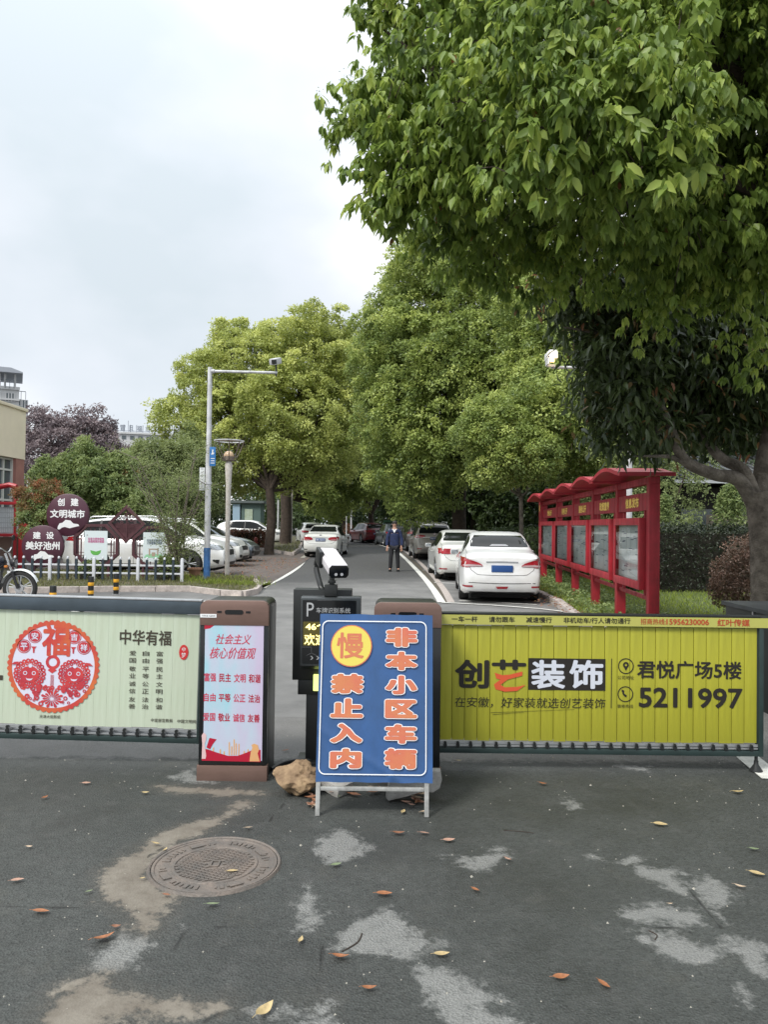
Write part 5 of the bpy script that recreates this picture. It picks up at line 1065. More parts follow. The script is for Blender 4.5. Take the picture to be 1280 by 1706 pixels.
for (x0_, y0_, x1_, y1_, col, s1, s2, kind) in ((135, 300, 400, 622, '#c0508a', '垃圾分类你我他', '你我同享好家园', 0), (795, 318, 1052, 642, '#4a5a6a', '垃圾投放要准时', '大家都要守规则', 1)):
    po = thing('poster', 'white poster with %s on the %s octagon' % (('green smiling bowl', 'left') if not kind else ('little pavilion on grass', 'right')), 'poster', tuple(PL.at(*c3((x0_+x1_)/2, (y0_+y1_)/2), .02)))
    a, b_ = c3(x0_, y1_), c3(x1_, y0_); mb = MB(); mb.prism([a, (b_[0], a[1]), b_, (a[0], b_[1])], PL.o+PL.n*.022, PL.ux, PL.uy, -PL.n*.008); add('sheet', mb, m_post, po)
    mm = mat('poster_text%d' % kind, col, .5)
    for s_, y in ((s1, 375), (s2, 405)):
        q0, q1 = c3(x0_+45, y+28+kind*18), c3(x1_-40, y+kind*18); mb = MB(); text_into(mb, PL, s_, (q0[0], q0[1], q1[0], q1[1]), .03, .025); add('lettering', mb, mm, po, fixn=False)
    mb = MB()
    if not kind:
        pts = [c3(x, y) for x, y in ((205, 515), (270, 530), (328, 515), (318, 550), (290, 570), (240, 570), (214, 548))]; poly_into(mb, PL, pts, .025); add('green_bowl', mb, mat('print_green', (.12, .42, .08), .5), po, fixn=False)
        mb = MB(); q0 = c3(170, 345); mb.add([PL.at(q0[0]+a_, q0[1]+b__, .025) for a_, b__ in ((-.02, -.02), (.03, -.02), (0, .03))], [(0, 1, 2)]); add('logo', mb, m_grey, po, fixn=False)
    else:
        pts = [c3(x, y) for x, y in ((805, 600), (830, 565), (900, 555), (1000, 560), (1040, 600))]; poly_into(mb, PL, pts, .024); add('green_lawn', mb, mat('print_green2', (.30, .62, .38), .5), po, fixn=False)
        mb = MB()
        for q_ in ([(855, 498), (978, 498), (965, 510), (868, 510)], [(862, 510), (878, 510), (878, 580), (862, 572)], [(955, 510), (970, 510), (968, 572), (953, 580)], [(895, 540), (935, 540), (935, 585), (895, 585)]): poly_into(mb, PL, [c3(*p) for p in q_], .026)
        add('pavilion', mb, mat('print_tan', (.42, .32, .25), .5), po, fixn=False)
# terracotta pot, hydrant
c_ = G(324, 968); mb = MB(); mb.lathe([(.0, .0), (.12, .0), (.17, .20), (.20, .20), (.20, .25), (.17, .25), (.15, .2), (0, .2)], (c_.x, c_.y, .11), 24); o = add('flower_pot', mb, mat('terracotta', (.36, .20, .13), .85, var=.2, scale=12), None, smooth=True, world=False, sharp=40); tag(o, 'terracotta flower pot by the end of the picket fence', 'flower pot')
b = G(426, 918); t = thing('fire_hydrant', 'red fire hydrant in front of the low red hedge', 'hydrant', tuple(b)); mr_ = mat('hydrant_red', (.22, .035, .03), .6)
mb = MB(); mb.lathe([(.11, 0), (.11, .05), (.075, .06), (.075, .55), (.11, .56), (.11, .62), (.09, .64), (.08, .72), (.03, .76), (0, .77)], tuple(b), 16); add('barrel', mb, mr_, t, smooth=True, sharp=40)
for s_ in (-1, 1): mb = MB(); mb.tube([(b.x, b.y, b.z+.45), (b.x+s_*.13, b.y, b.z+.45)], .04, 10); add('outlet', mb, mr_, t)
# -------------------------------------------------- motorcycle (left edge)
YM = 14.6; kx = YM/F; cw = P(33, 977, YM); R0 = 28.5*kx
t = thing('motorcycle', 'black and silver motorcycle parked at the left edge', 'motorcycle', (cw.x-.6, YM, 0)); Z0 = 0.0
cw.z = R0+.0; m_rub = mat('tyre_rubber', (.022, .022, .022), .8); m_chr = mat('chrome', (.6, .6, .62), .2, .9); m_sil = mat('silver_plastic', (.45, .46, .47), .4, .3); m_bk = mat('black_plastic', (.02, .02, .022), .35)
def wheel(x, R, par):
    mb = MB(); mb.lathe([(R-.075, -.03), (R-.03, -.045), (R, -.02), (R, .02), (R-.03, .045), (R-.075, .03), (R-.075, -.03)], (x, YM, R), 40, 'Y'); w = add('wheel', mb, m_rub, par, smooth=True, sharp=60)
    mb = MB(); mb.lathe([(R-.095, -.02), (R-.072, -.03), (R-.072, .03), (R-.095, .02), (R-.095, -.02)], (x, YM, R), 40, 'Y')
    for k in range(5):
        a = k*2*math.pi/5+.4
        for s_ in (-.16, .16): mb.tube([(x+.05*math.cos(a), YM, R+.05*math.sin(a)), (x+(R-.09)*math.cos(a+s_), YM, R+(R-.09)*math.sin(a+s_))], .012, 6)
    mb.lathe([(0, -.05), (.055, -.05), (.06, .05), (0, .05)], (x, YM, R), 16, 'Y'); add('rim', mb, m_sil, w)
    mb = MB(); mb.lathe([(.03, -.052), (.085, -.052), (.085, -.057), (.03, -.057)], (x, YM, R), 20, 'Y'); add('brake_disc', mb, m_chr, w)
wheel(cw.x, R0, t); wheel(cw.x-1.28, R0, t)
hb = Vector((cw.x-.27, YM, .98))                               # steering head
for s_ in (-.09, .09):
    mb = MB(); mb.tube([(cw.x, YM+s_, R0), (cw.x-.12, YM+s_, R0+.32)], .028, 10); add('fork_leg', mb, m_bk, t); mb = MB(); mb.tube([(cw.x-.12, YM+s_, R0+.32), (cw.x-.26, YM+s_*.9, .98)], .022, 10); add('fork_tube', mb, m_chr, t)
mb = MB(); pts = []; 
for k in range(15): a = R_(20+k*10.5); pts.append((cw.x+(R0+.035)*math.cos(a), YM, R0+(R0+.035)*math.sin(a)))
vs = [];
for p in pts: vs += [(p[0], YM-.06, p[2]-.02), (p[0], YM-.03, p[2]+.008), (p[0], YM+.03, p[2]+.008), (p[0], YM+.06, p[2]-.02)]
mb.add(vs, [(4*i+k, 4*i+k+1, 4*i+k+5, 4*i+k+4) for i in range(14) for k in range(3)]); add('mudguard', mb, mat('mudguard_white', (.66, .68, .68), .3), t, smooth=True)
mb = MB(); mb.lathe([(0, .0), (.03, .0), (.075, .05), (.085, .11), (.085, .13), (0, .135)], (cw.x-.22, YM, .80), 18, 'X'); add('headlight', mb, m_bk, t, smooth=True)
mb = MB(); mb.lathe([(0, .137), (.07, .136)], (cw.x-.22, YM, .80), 18, 'X'); add('headlight_lens', mb, m_chr, t)
mb = MB(); mb.tube(smooth_path([(hb.x-.14, YM-.36, 1.03), (hb.x-.02, YM-.22, 1.08), (hb.x+.02, YM, 1.0), (hb.x-.02, YM+.22, 1.08), (hb.x-.14, YM+.36, 1.03)], 5), .014, 8); add('handlebar', mb, m_chr, t)
for s_ in (-1, 1):
    mb = MB(); mb.tube([(hb.x-.16, YM+s_*.37, 1.025), (hb.x-.09, YM+s_*.30, 1.055)], .02, 8); add('grip', mb, m_bk, t)
    mb = MB(); mb.tube([(hb.x-.03, YM+s_*.24, 1.08), (hb.x-.02, YM+s_*.28, 1.24)], .006, 6); mb.lathe([(0, -.01), (.05, -.01), (.055, .01), (0, .012)], (hb.x-.02, YM+s_*.29, 1.27), 14, 'X'); add('mirror', mb, m_bk, t)
    mb = MB(); mb.obox((cw.x-.20, YM+s_*.16, .74), (.05, .05, .04)); add('indicator', mb, mat('amber', (.6, .2, .03), .4), t, bevel=.01)
def hull(name, prof, hwid, m, par):
    """side profile list of (x, z, halfwidth factor) pairs top/bottom lofted across"""
    mb = MB(); n = len(prof); secs = 8; vs = []
    for (x, zt_, zb_, hw_) in prof:
        for k in range(secs):
            a = 2*math.pi*k/secs+math.pi/8; vs.append((cw.x+x, YM+hw_*math.cos(a), (zt_+zb_)/2+(zt_-zb_)/2*math.sin(a)*1.08))
    mb.add(vs, [(i*secs+k, i*secs+(k+1) % secs, (i+1)*secs+(k+1) % secs, (i+1)*secs+k) for i in range(n-1) for k in range(secs)]+[tuple(range(secs))[::-1], tuple((n-1)*secs+k for k in range(secs))])
    return add(name, mb, m, par, smooth=True, sharp=60)
hull('fuel_tank', [(-.30, .86, .76, .05), (-.36, .92, .70, .12), (-.5, .94, .68, .14), (-.68, .86, .68, .10), (-.74, .80, .70, .05)], .13, mat('tank_black', (.02, .02, .03), .2), t)
hull('seat', [(-.68, .80, .74, .08), (-.85, .80, .70, .13), (-1.1, .84, .74, .13), (-1.34, .88, .80, .10), (-1.4, .86, .83, .06)], .1, m_bk, t)
hull('engine', [(-.36, .62, .30, .08), (-.45, .66, .24, .14), (-.62, .62, .24, .14), (-.78, .52, .26, .11)], .1, mat('engine_grey', (.12, .12, .13), .5, .5), t)
mb = MB(); mb.tube([(cw.x-.28, YM, .86), (cw.x-.42, YM, .40), (cw.x-.85, YM, .32), (cw.x-1.28, YM-.08, R0)], .025, 8); mb.tube([(cw.x-.85, YM, .32), (cw.x-.95, YM, .70), (cw.x-1.40, YM, .78)], .022, 8); mb.tube([(cw.x-1.28, YM+.10, R0), (cw.x-1.15, YM+.10, .70)], .028, 8); add('frame', mb, m_bk, t)
mb = MB(); mb.tube([(cw.x-.40, YM-.12, .42), (cw.x-.48, YM-.15, .22), (cw.x-.8, YM-.15, .22), (cw.x-1.45, YM-.15, .34)], [.02, .022, .03, .045], 10); add('exhaust', mb, m_chr, t, smooth=True)
hull('side_cover', [(-.62, .70, .44, .09), (-.78, .70, .42, .13), (-.98, .66, .50, .12)], .1, m_sil, t)
# -------------------------------------------------- pedestrian
def skin_mesh(name, verts, edges, radii, m, parent, root=0, sub=2):
    me = bpy.data.meshes.new(name); me.from_pydata([tuple(v) for v in verts], edges, []); o = bpy.data.objects.new(name, me); C.objects.link(o)
    md = o.modifiers.new('skin', 'SKIN'); md.use_smooth_shade = True
    for i, r in enumerate(radii): me.skin_vertices[0].data[i].radius = r if isinstance(r, tuple) else (r, r)
    for i in range(len(verts)): me.skin_vertices[0].data[i].use_root = (i == root)
    s_ = o.modifiers.new('sub', 'SUBSURF'); s_.levels = sub; s_.render_levels = sub
    dg = bpy.context.evaluated_depsgraph_get(); dg.update(); nm = bpy.data.meshes.new_from_object(o.evaluated_get(dg)); bpy.data.objects.remove(o); nm.name = name
    nm.materials.clear(); nm.materials.append(m); nm.polygons.foreach_set('use_smooth', [True]*len(nm.polygons))
    r = bpy.data.objects.new(name, nm); C.objects.link(r); r.parent = parent; return r
g = G(657, 952); t = thing('person', 'man in blue work jacket and dark trousers standing on the road', 'person', tuple(g)); t.rotation_euler.z = R_(-6)
m_skin = mat('skin', (.42, .24, .17), .6); m_jac = mat('navy_jacket', (.014, .024, .075), .85, var=.3, scale=12); m_tro = mat('dark_trousers', (.014, .014, .017), .85); m_shoe = mat('shoe_black', (.01, .01, .01), .5); m_hair = mat('hair_black', (.02, .018, .016), .7)
bv = [(0, 0, .93), (0, 0, 1.1), (0, 0, 1.32), (0, .0, 1.44), (0, -.01, 1.52), (0, -.015, 1.60), (0, -.005, 1.68),
      (-.17, 0, 1.38), (-.24, 0, 1.12), (-.25, -.06, .88), (.17, 0, 1.38), (.24, .01, 1.12), (.25, -.05, .88),
      (-.09, 0, .88), (-.12, -.03, .48), (-.14, .0, .10), (-.15, -.10, .05), (.09, 0, .88), (.11, .03, .48), (.13, .06, .10), (.16, -.05, .05)]
be = [(0, 1), (1, 2), (2, 3), (3, 4), (4, 5), (5, 6), (3, 7), (7, 8), (8, 9), (3, 10), (10, 11), (11, 12), (0, 13), (13, 14), (14, 15), (15, 16), (0, 17), (17, 18), (18, 19), (19, 20)]
br = [(.13, .1), (.12, .09), (.15, .1), (.09, .08), (.05, .05), (.078, .09), (.07, .08), .05, .042, .03, .05, .042, .03, .08, .06, .04, (.04, .03), .08, .06, .04, (.04, .03)]
for s_, w0 in ((-1, 9), (1, 12)):                             # palms and fingers
    x, y, z = bv[w0]; ip = len(bv); bv.append((x, y-.02, z-.07)); be.append((w0, ip)); br.append((.034, .02))
    for k in range(4):
        i1 = len(bv); fx = x+(k-1.5)*.018; ln = (.07, .08, .075, .06)[k]
        bv += [(fx, y-.022, z-.11), (fx, y-.035, z-.11-ln*.6), (fx*1.0-s_*.005, y-.02, z-.11-ln)]; be += [(ip, i1), (i1, i1+1), (i1+1, i1+2)]; br += [.0095, .009, .008]
    i1 = len(bv); bv += [(x-s_*.035, y-.04, z-.06), (x-s_*.045, y-.055, z-.10)]; be += [(w0, i1), (i1, i1+1)]; br += [.011, .009]
skin_mesh('body', bv, be, br, m_skin, t)
jv = [(0, 0, .80), (0, 0, .95), (0, 0, 1.15), (0, 0, 1.33), (0, .005, 1.43), (-.17, 0, 1.39), (-.25, 0, 1.12), (-.26, -.055, .87), (.17, 0, 1.39), (.25, .01, 1.12), (.26, -.045, .87)]
skin_mesh('jacket', jv, [(0, 1), (1, 2), (2, 3), (3, 4), (4, 5), (5, 6), (6, 7), (4, 8), (8, 9), (9, 10)], [(.19, .13), (.185, .13), (.18, .13), (.19, .13), (.10, .095), .075, .065, .055, .075, .065, .055], m_jac, t)
tv = [(0, 0, .90), (-.09, 0, .84), (-.12, -.03, .48), (-.14, .0, .07), (.09, 0, .84), (.11, .03, .48), (.13, .06, .07)]
skin_mesh('trousers', tv, [(0, 1), (1, 2), (2, 3), (0, 4), (4, 5), (5, 6)], [(.14, .11), .10, .078, .068, .10, .078, .068], m_tro, t)
for x, y in ((-.14, .0), (.13, .06)):
    mb = MB(); mb.obox((x, y-.05, .04), (.095, .27, .075)); o = add('shoe', mb, m_shoe, t, bevel=.03, world=False)
bm = MB(); bm.lathe([(.085, 1.62), (.095, 1.66), (.088, 1.72), (.05, 1.755), (.001, 1.765)], (0, .012, 0), 18); add('hair', bm, m_hair, t, smooth=True, world=False)
mb = MB(); mb.obox((0, -.11, 1.635), (.02, .03, .035)); add('nose', mb, m_skin, t, bevel=.006, world=False)
for s_ in (-1, 1):
    mb = MB(); mb.obox((s_*.032, -.094, 1.655), (.024, .008, .010)); add('eye', mb, m_hair, t, world=False)
    mb = MB(); mb.obox((s_*.088, .0, 1.64), (.016, .03, .055)); add('ear', mb, m_skin, t, bevel=.006, world=False)
mb = MB(); mb.obox((0, -.098, 1.600), (.045, .008, .009)); add('mouth', mb, mat('lips', (.28, .10, .09), .6), t, world=False)
mb = MB(); mb.add([(-.05, -.125, 1.44), (.05, -.125, 1.44), (0, -.142, 1.33)], [(0, 1, 2)]); mb.obox((-.045, -.10, 1.455), (.06, .02, .03)); mb.obox((.045, -.10, 1.455), (.06, .02, .03)); add('shirt_collar', mb, m_wht, t, world=False)
# ================================================================== CARS
def interp(tab, x):
    xs = [a for a, _ in tab]; ys = [b for _, b in tab]
    if x <= xs[0]: return ys[0]
    if x >= xs[-1]: return ys[-1]
    for i in range(len(xs)-1):
        if xs[i] <= x <= xs[i+1]:
            h = xs[i+1]-xs[i]; t_ = (x-xs[i])/h
            def sl_(j):
                if j <= 0 or j >= len(xs)-1: 
                    j2 = 0 if j <= 0 else len(xs)-2; return (ys[j2+1]-ys[j2])/(xs[j2+1]-xs[j2])
                d0 = (ys[j]-ys[j-1])/(xs[j]-xs[j-1]); d1 = (ys[j+1]-ys[j])/(xs[j+1]-xs[j]); return 0 if d0*d1 <= 0 else 2*d0*d1/(d0+d1)
            m0, m1 = sl_(i)*h, sl_(i+1)*h
            return (2*t_**3-3*t_**2+1)*ys[i]+(t_**3-2*t_**2+t_)*m0+(-2*t_**3+3*t_**2)*ys[i+1]+(t_**3-t_**2)*m1
CARS = {
 'sedan': dict(L=4.62, W=1.76, top=[(-2.31, .98), (-2.24, 1.04), (-1.95, 1.085), (-1.62, 1.13), (-1.0, 1.415), (-.35, 1.49), (.25, 1.465), (.6, 1.37), (1.28, 1.02), (1.8, .92), (2.15, .80), (2.31, .66)],
    belt=[(-2.31, .90), (-1.7, .985), (-.5, .95), (.8, .90), (1.3, .90), (2.0, .78), (2.31, .60)], wr=[(-2.31, .74), (-1.7, .70), (-1.0, .60), (0, .585), (.5, .60), (1.25, .72), (2.31, .64)],
    sill=.17, wheels=(-1.34, 1.36), R=.32, green=(-1.62, 1.28)),
 'suv': dict(L=4.70, W=1.88, top=[(-2.35, 1.04), (-2.30, 1.15), (-2.12, 1.44), (-1.9, 1.60), (-1.2, 1.69), (-.3, 1.72), (.3, 1.68), (.62, 1.58), (1.25, 1.17), (1.8, 1.08), (2.2, .96), (2.35, .80)],
    belt=[(-2.35, 1.0), (-1.8, 1.08), (-.5, 1.04), (.8, 1.0), (1.3, 1.02), (2.0, .94), (2.35, .74)], wr=[(-2.35, .78), (-2.0, .68), (-1.0, .66), (0, .66), (.5, .67), (1.25, .78), (2.35, .70)],
    sill=.23, wheels=(-1.36, 1.38), R=.37, green=(-2.2, 1.25)),
 'hatch': dict(L=4.35, W=1.78, top=[(-2.17, .98), (-2.12, 1.10), (-1.9, 1.30), (-1.5, 1.42), (-.7, 1.50), (0, 1.50), (.45, 1.40), (1.15, 1.04), (1.7, .94), (2.0, .84), (2.17, .68)],
    belt=[(-2.17, .92), (-1.6, .99), (-.5, .95), (.8, .91), (1.3, .91), (1.9, .80), (2.17, .62)], wr=[(-2.17, .72), (-1.8, .64), (-1.0, .62), (0, .60), (.5, .61), (1.2, .72), (2.17, .64)],
    sill=.18, wheels=(-1.28, 1.30), R=.33, green=(-2.05, 1.2)),
}
m_trim = mat('car_trim', (.012, .012, .013), .5); m_tail = mat('tail_red', (.34, .008, .018), .12, coat=1); m_tail2 = mat('tail_clear', (.45, .33, .34), .15, coat=1)
m_head = mat('headlamp_glass', (.30, .32, .34), .1, .4, coat=1); m_plate = mat('plate_blue', (.022, .075, .24), .4); m_cglass = mat('car_glass', (.008, .010, .010), .08, spec=.22)
m_rim = mat('alloy', (.42, .43, .45), .3, .7); m_under = mat('underbody', (.006, .006, .006), .9)
SHELLS = {}
def car_shell(kind):
    if kind in SHELLS: return SHELLS[kind]
    c = CARS[kind]; Lh = c['L']/2; W2 = c['W']/2; sill = c['sill']
    def ring(x):
        e = abs(x)/Lh; wf = 1-.11*max(0, (e-.55)/.45)**2.2 if x < 0 else 1-.15*max(0, (e-.5)/.5)**2.2
        w_ = W2*wf; top = interp(c['top'], x); belt = min(interp(c['belt'], x), top-.05); wr = min(interp(c['wr'], x), w_*.93)
        sl = sill + (.07*max(0, (e-.82)/.18)**1.5)
        half = [(0, sl), (w_*.55, sl), (w_*.90, sl+.005), (w_*.965, sl+.06), (w_*.985, sl+.20), (w_*1.0, (sl+belt)/2+.04), (w_*.992, belt-.12), (w_*.965, belt-.035), (w_*.93, belt)]
        g0, g1 = (w_*.93, belt), (wr, top-.055)
        if top-belt > .12: half += [(g0[0]+(g1[0]-g0[0])*t_, g0[1]+(g1[1]-g0[1])*t_) for t_ in (.33, .66, 1.0)]
        else: half += [(w_*.92+(wr-w_*.92)*t_, belt+(top-.012-belt)*t_**.7*.8) for t_ in (.33, .66, 1.0)]
        q_ = half[-1]; half += [(q_[0]*.93, top-.030 if top-belt > .12 else q_[1]*.5+top*.5), (q_[0]*.80, top-.012), (q_[0]*.5, top-.003), (0, top)]
        full = half + [(-y, z) for y, z in reversed(half[1:-1])]
        return full
    xs = sorted(set([round(-Lh+2*Lh*k/64, 4) for k in range(65)])); rings = []
    zr = lambda z: .055*math.exp(-((z-.50)/.17)**2) + .02*math.exp(-((z-.98)/.08)**2) - .02 if kind != 'suv' else .06*math.exp(-((z-.52)/.2)**2)-.02
    def end_off(x, z):
        if x < -Lh+.5: return -zr(z)*((-Lh+.5-x)/.5)**2
        if x > Lh-.5: return (.05*math.exp(-((z-.45)/.2)**2)-.02)*((x-Lh+.5)/.5)**2
        return 0
    vs = []; ns = None
    ends = [(1, 0), (.985, .022), (.93, .045), (.8, .06), (.5, .072), (.15, .076)]
    def ringpts(x, s_, dx, sign):
        full = ring(x); zc = sum(p[1] for p in full)/len(full)
        return [(x+dx*sign+end_off(x, zc+(z-zc)*s_), y*s_, zc+(z-zc)*s_) for y, z in full]
    allr = [ringpts(xs[0], s_, d, -1) for s_, d in reversed(ends[1:])] + [ringpts(x, 1, 0, 1) for x in xs] + [ringpts(xs[-1], s_, d, 1) for s_, d in ends[1:]]
    n = len(allr[0]); mb = MB(); mb.add([p for r in allr for p in r], [(i*n+k, i*n+(k+1) % n, (i+1)*n+(k+1) % n, (i+1)*n+k) for i in range(len(allr)-1) for k in range(n)] + [tuple(range(n))[::-1], tuple((len(allr)-1)*n+k for k in range(n))])
    me = bpy.data.meshes.new('shell'); me.from_pydata(mb.v, [], mb.f); bm = bmesh.new(); bm.from_mesh(me); bmesh.ops.recalc_face_normals(bm, faces=bm.faces); bm.to_mesh(me)
    bvh = BVHTree.FromBMesh(bm); bm.free()
    # wheel arches cut out
    o = bpy.data.objects.new('shell', me); C.objects.link(o); cut = MB()
    for wx in c['wheels']:
        for s_ in (-1, 1): cut.tube([(wx, s_*(W2-.24), c['R']+.005), (wx, s_*(W2+.2), c['R']+.005)], c['R']*1.15, 28)
    oc = add('cutter', cut, m_trim, None); md = o.modifiers.new('b', 'BOOLEAN'); md.object = oc; md.operation = 'DIFFERENCE'; md.solver = 'EXACT'
    dg = bpy.context.evaluated_depsgraph_get(); dg.update(); nm = bpy.data.meshes.new_from_object(o.evaluated_get(dg))
    if len(nm.polygons) < 500: nm = me.copy()
    bpy.data.objects.remove(o); bpy.data.objects.remove(oc)
    nm.polygons.foreach_set('use_smooth', [True]*len(nm.polygons)); nm.set_sharp_from_angle(angle=R_(38)); nm.materials.clear()
    # dark lining inside arches and below
    SHELLS[kind] = (nm, bvh, c); return SHELLS[kind]
def make_car(kind, name, label, loc, heading, paint, plate='', lamps='nissan', group=None, scale=1.0, extras=True, cat='car'):
    nm, bvh, c = car_shell(kind); Lh, W2 = c['L']/2, c['W']/2
    t = thing(name, label, cat, loc, group); t.rotation_euler.z = heading; t.scale = (scale,)*3
    me = nm.copy(); me.name = 'body'; me.materials.append(paint); b = bpy.data.objects.new('body', me); C.objects.link(b); b.parent = t
    zs = len(me.polygons)
    def put(nm_, mb, m, parent=t, **k): return add(nm_, mb, m, parent, world=False, fixn=False, **k)
    def cast(axis, sg, a, b_, off):
        if axis == 'x': o_, d_ = Vector((sg*6, a, b_)), Vector((-sg, 0, 0))
        elif axis == 'y': o_, d_ = Vector((a, sg*6, b_)), Vector((0, -sg, 0))
        else: o_, d_ = Vector((a, b_, 6)), Vector((0, 0, -1))
        h = bvh.ray_cast(o_, d_)
        if h[0] is None: return None
        n_ = h[1] if h[1].dot(d_) < 0 else -h[1]; return h[0]+n_*off
    def patch(nm_, rowA, rowB, axis, sg, m, off=.005, nu=10, nv=6, parent=t, smooth=True):
        def pl(row, t_):
            k = t_*(len(row)-1); i = min(int(k), len(row)-2); f = k-i; return (row[i][0]+(row[i+1][0]-row[i][0])*f, row[i][1]+(row[i+1][1]-row[i][1])*f)
        nv2 = max(nv, len(rowA)-1); pts = {}; mb = MB(); idx = {}
        for j in range(nv2+1):
            A_, B_ = pl(rowA, j/nv2), pl(rowB, j/nv2)
            for i in range(nu+1):
                t_ = i/nu; p = cast(axis, sg, A_[0]+(B_[0]-A_[0])*t_, A_[1]+(B_[1]-A_[1])*t_, off)
                if p is not None: idx[(i, j)] = len(mb.v); mb.v.append(tuple(p))
        for j in range(nv2):
            for i in range(nu):
                q_ = [(i, j), (i+1, j), (i+1, j+1), (i, j+1)]
                if all(k in idx for k in q_): mb.f.append(tuple(idx[k] for k in q_)); mb.m.append(0)
        if mb.f: 
            o = add(nm_, mb, m, parent, world=False, smooth=smooth, sharp=60); return o
    def strip(nm_, pts, wd, axis, sg, m, off=.006, parent=t):
        A_ = []; B_ = []
        for i, p in enumerate(pts):
            d = Vector((pts[min(i+1, len(pts)-1)][0]-pts[max(i-1, 0)][0], pts[min(i+1, len(pts)-1)][1]-pts[max(i-1, 0)][1])).normalized(); nn = Vector((-d.y, d.x))*wd/2
            A_.append((p[0]+nn.x, p[1]+nn.y)); B_.append((p[0]-nn.x, p[1]-nn.y))
        return patch(nm_, A_, B_, axis, sg, m, off, 1, len(pts)*4, parent)
    # ---- rear
    if kind == 'sedan':
        zt_, zb_ = 1.40, 1.155; A_ = [(-.63, zb_), (-.61, 1.28), (-.52, zt_)]; patch('rear_window', A_, [(-a, z) for a, z in A_], 'x', -1, m_cglass, .005, 16, 8)
    elif kind == 'suv':
        A_ = [(-.70, 1.20), (-.70, 1.36), (-.58, 1.575)]; patch('rear_window', A_, [(-a, z) for a, z in A_], 'x', -1, m_cglass, .006, 16, 8)
    else:
        A_ = [(-.60, 1.10), (-.58, 1.25), (-.48, 1.38)]; patch('rear_window', A_, [(-a, z) for a, z in A_], 'x', -1, m_cglass, .006, 16, 8)
    for s_ in (-1, 1):
        if lamps == 'nissan':
            A_ = [(s_*.40, .80), (s_*.47, .845), (s_*.58, .885), (s_*.70, .92), (s_*.83, .955)]; B_ = [(s_*.40, .775), (s_*.50, .77), (s_*.62, .765), (s_*.72, .745), (s_*.83, .755)]
            l = patch('tail_light', A_, B_, 'x', -1, m_tail, .012, 6, 10)
            A_ = [(s_*.42, .798), (s_*.55, .805), (s_*.68, .815), (s_*.79, .80)]; B_ = [(s_*.42, .778), (s_*.52, .776), (s_*.65, .765), (s_*.76, .765)]; patch('reversing_lens', A_, B_, 'x', -1, m_tail2, .016, 3, 8, l)
            z2 = [(-2.28, .94), (-2.05, .95), (-1.88, .92)]; patch('tail_light', z2, [(-2.28, .76), (-2.1, .80), (-1.88, .91)], 'y', s_, m_tail, .008, 6, 6)
        elif lamps == 'vw':
            A_ = [(s_*.36, .86), (s_*.42, .91), (s_*.62, .935), (s_*.80, .925)]; B_ = [(s_*.36, .80), (s_*.46, .775), (s_*.62, .765), (s_*.80, .775)]; l = patch('tail_light', A_, B_, 'x', -1, m_tail, .012, 6, 8)
            patch('reversing_lens', [(s_*.48, .81), (s_*.72, .82)], [(s_*.48, .80), (s_*.72, .80)], 'x', -1, m_tail2, .016, 2, 6, l)
        elif lamps == 'wide':
            A_ = [(s_*.34, .93), (s_*.55, .945), (s_*.82, .95)]; B_ = [(s_*.34, .80), (s_*.55, .79), (s_*.82, .79)]; l = patch('tail_light', A_, B_, 'x', -1, m_tail, .012, 6, 8)
            patch('tail_light', [(-2.26, .94), (-2.0, .93)], [(-2.26, .80), (-2.0, .82)], 'y', s_, m_tail, .008, 6, 6)
        else:
            A_ = [(s_*.44, 1.10), (s_*.60, 1.115), (s_*.88, 1.13)]; B_ = [(s_*.44, 1.055), (s_*.58, 1.0), (s_*.88, .99)]; l = patch('tail_light', A_, B_, 'x', -1, m_tail, .012, 6, 8)
            patch('reversing_lens', [(s_*.60, 1.05), (s_*.78, 1.06)], [(s_*.60, 1.035), (s_*.78, 1.04)], 'x', -1, m_tail2, .016, 2, 6, l)
            patch('tail_light', [(-2.32, 1.12), (-2.12, 1.11)], [(-2.32, 1.0), (-2.1, 1.05)], 'y', s_, m_tail, .008, 6, 6)
        # bumper reflectors, side windows, doors, mirrors
        zz_ = .36 if kind != 'suv' else .50
        patch('bumper_reflector', [(s_*.60, zz_+.02), (s_*.80, zz_+.02)], [(s_*.60, zz_-.015), (s_*.80, zz_-.015)], 'x', -1, m_tail if lamps != 'vw' else m_trim, .008, 4, 5)
        gr_ = c['green']; zb_ = lambda x: interp(c['belt'], x)+.025; zt2 = lambda x: interp(c['top'], x)-.085
        x0_, x1_ = gr_[0]+.42, gr_[1]-.12; xs_ = [x0_+(x1_-x0_)*k/10 for k in range(11)]
        A_ = [(x, zb_(x)) for x in xs_]; B_ = [(x, max(zb_(x)+.02, zt2(x))) for x in xs_]; sw_ = patch('side_window', A_, B_, 'y', s_, m_cglass, .005, 6, 20)
        for xp in (-.28, ) + ((-1.05,) if kind == 'sedan' else (-1.30,)): patch('window_pillar', [(xp-.03, zb_(xp)-.01), (xp-.03, zt2(xp)+.01)], [(xp+.03, zb_(xp)-.01), (xp+.03, zt2(xp)+.01)], 'y', s_, m_trim, .008, 2, 6)
        for xp in (-1.12, -.24, .80):
            strip('door_seam', [(xp, c['sill']+.12), (xp+(.08 if xp < -1 else 0), interp(c['belt'], xp)-.01)], .008, 'y', s_, m_trim, .0025)
        for xp in (-.95, -.05):
            h_ = cast('y', s_, xp, interp(c['belt'], xp)-.12, .02)
            if h_: mb = MB(); mb.obox(h_, (.17, .025, .025)); put('door_handle', mb, m_alu if lamps == 'suv' else paint, bevel=.008)
        h_ = cast('y', s_, .72, interp(c['belt'], .72)+.0, .0)
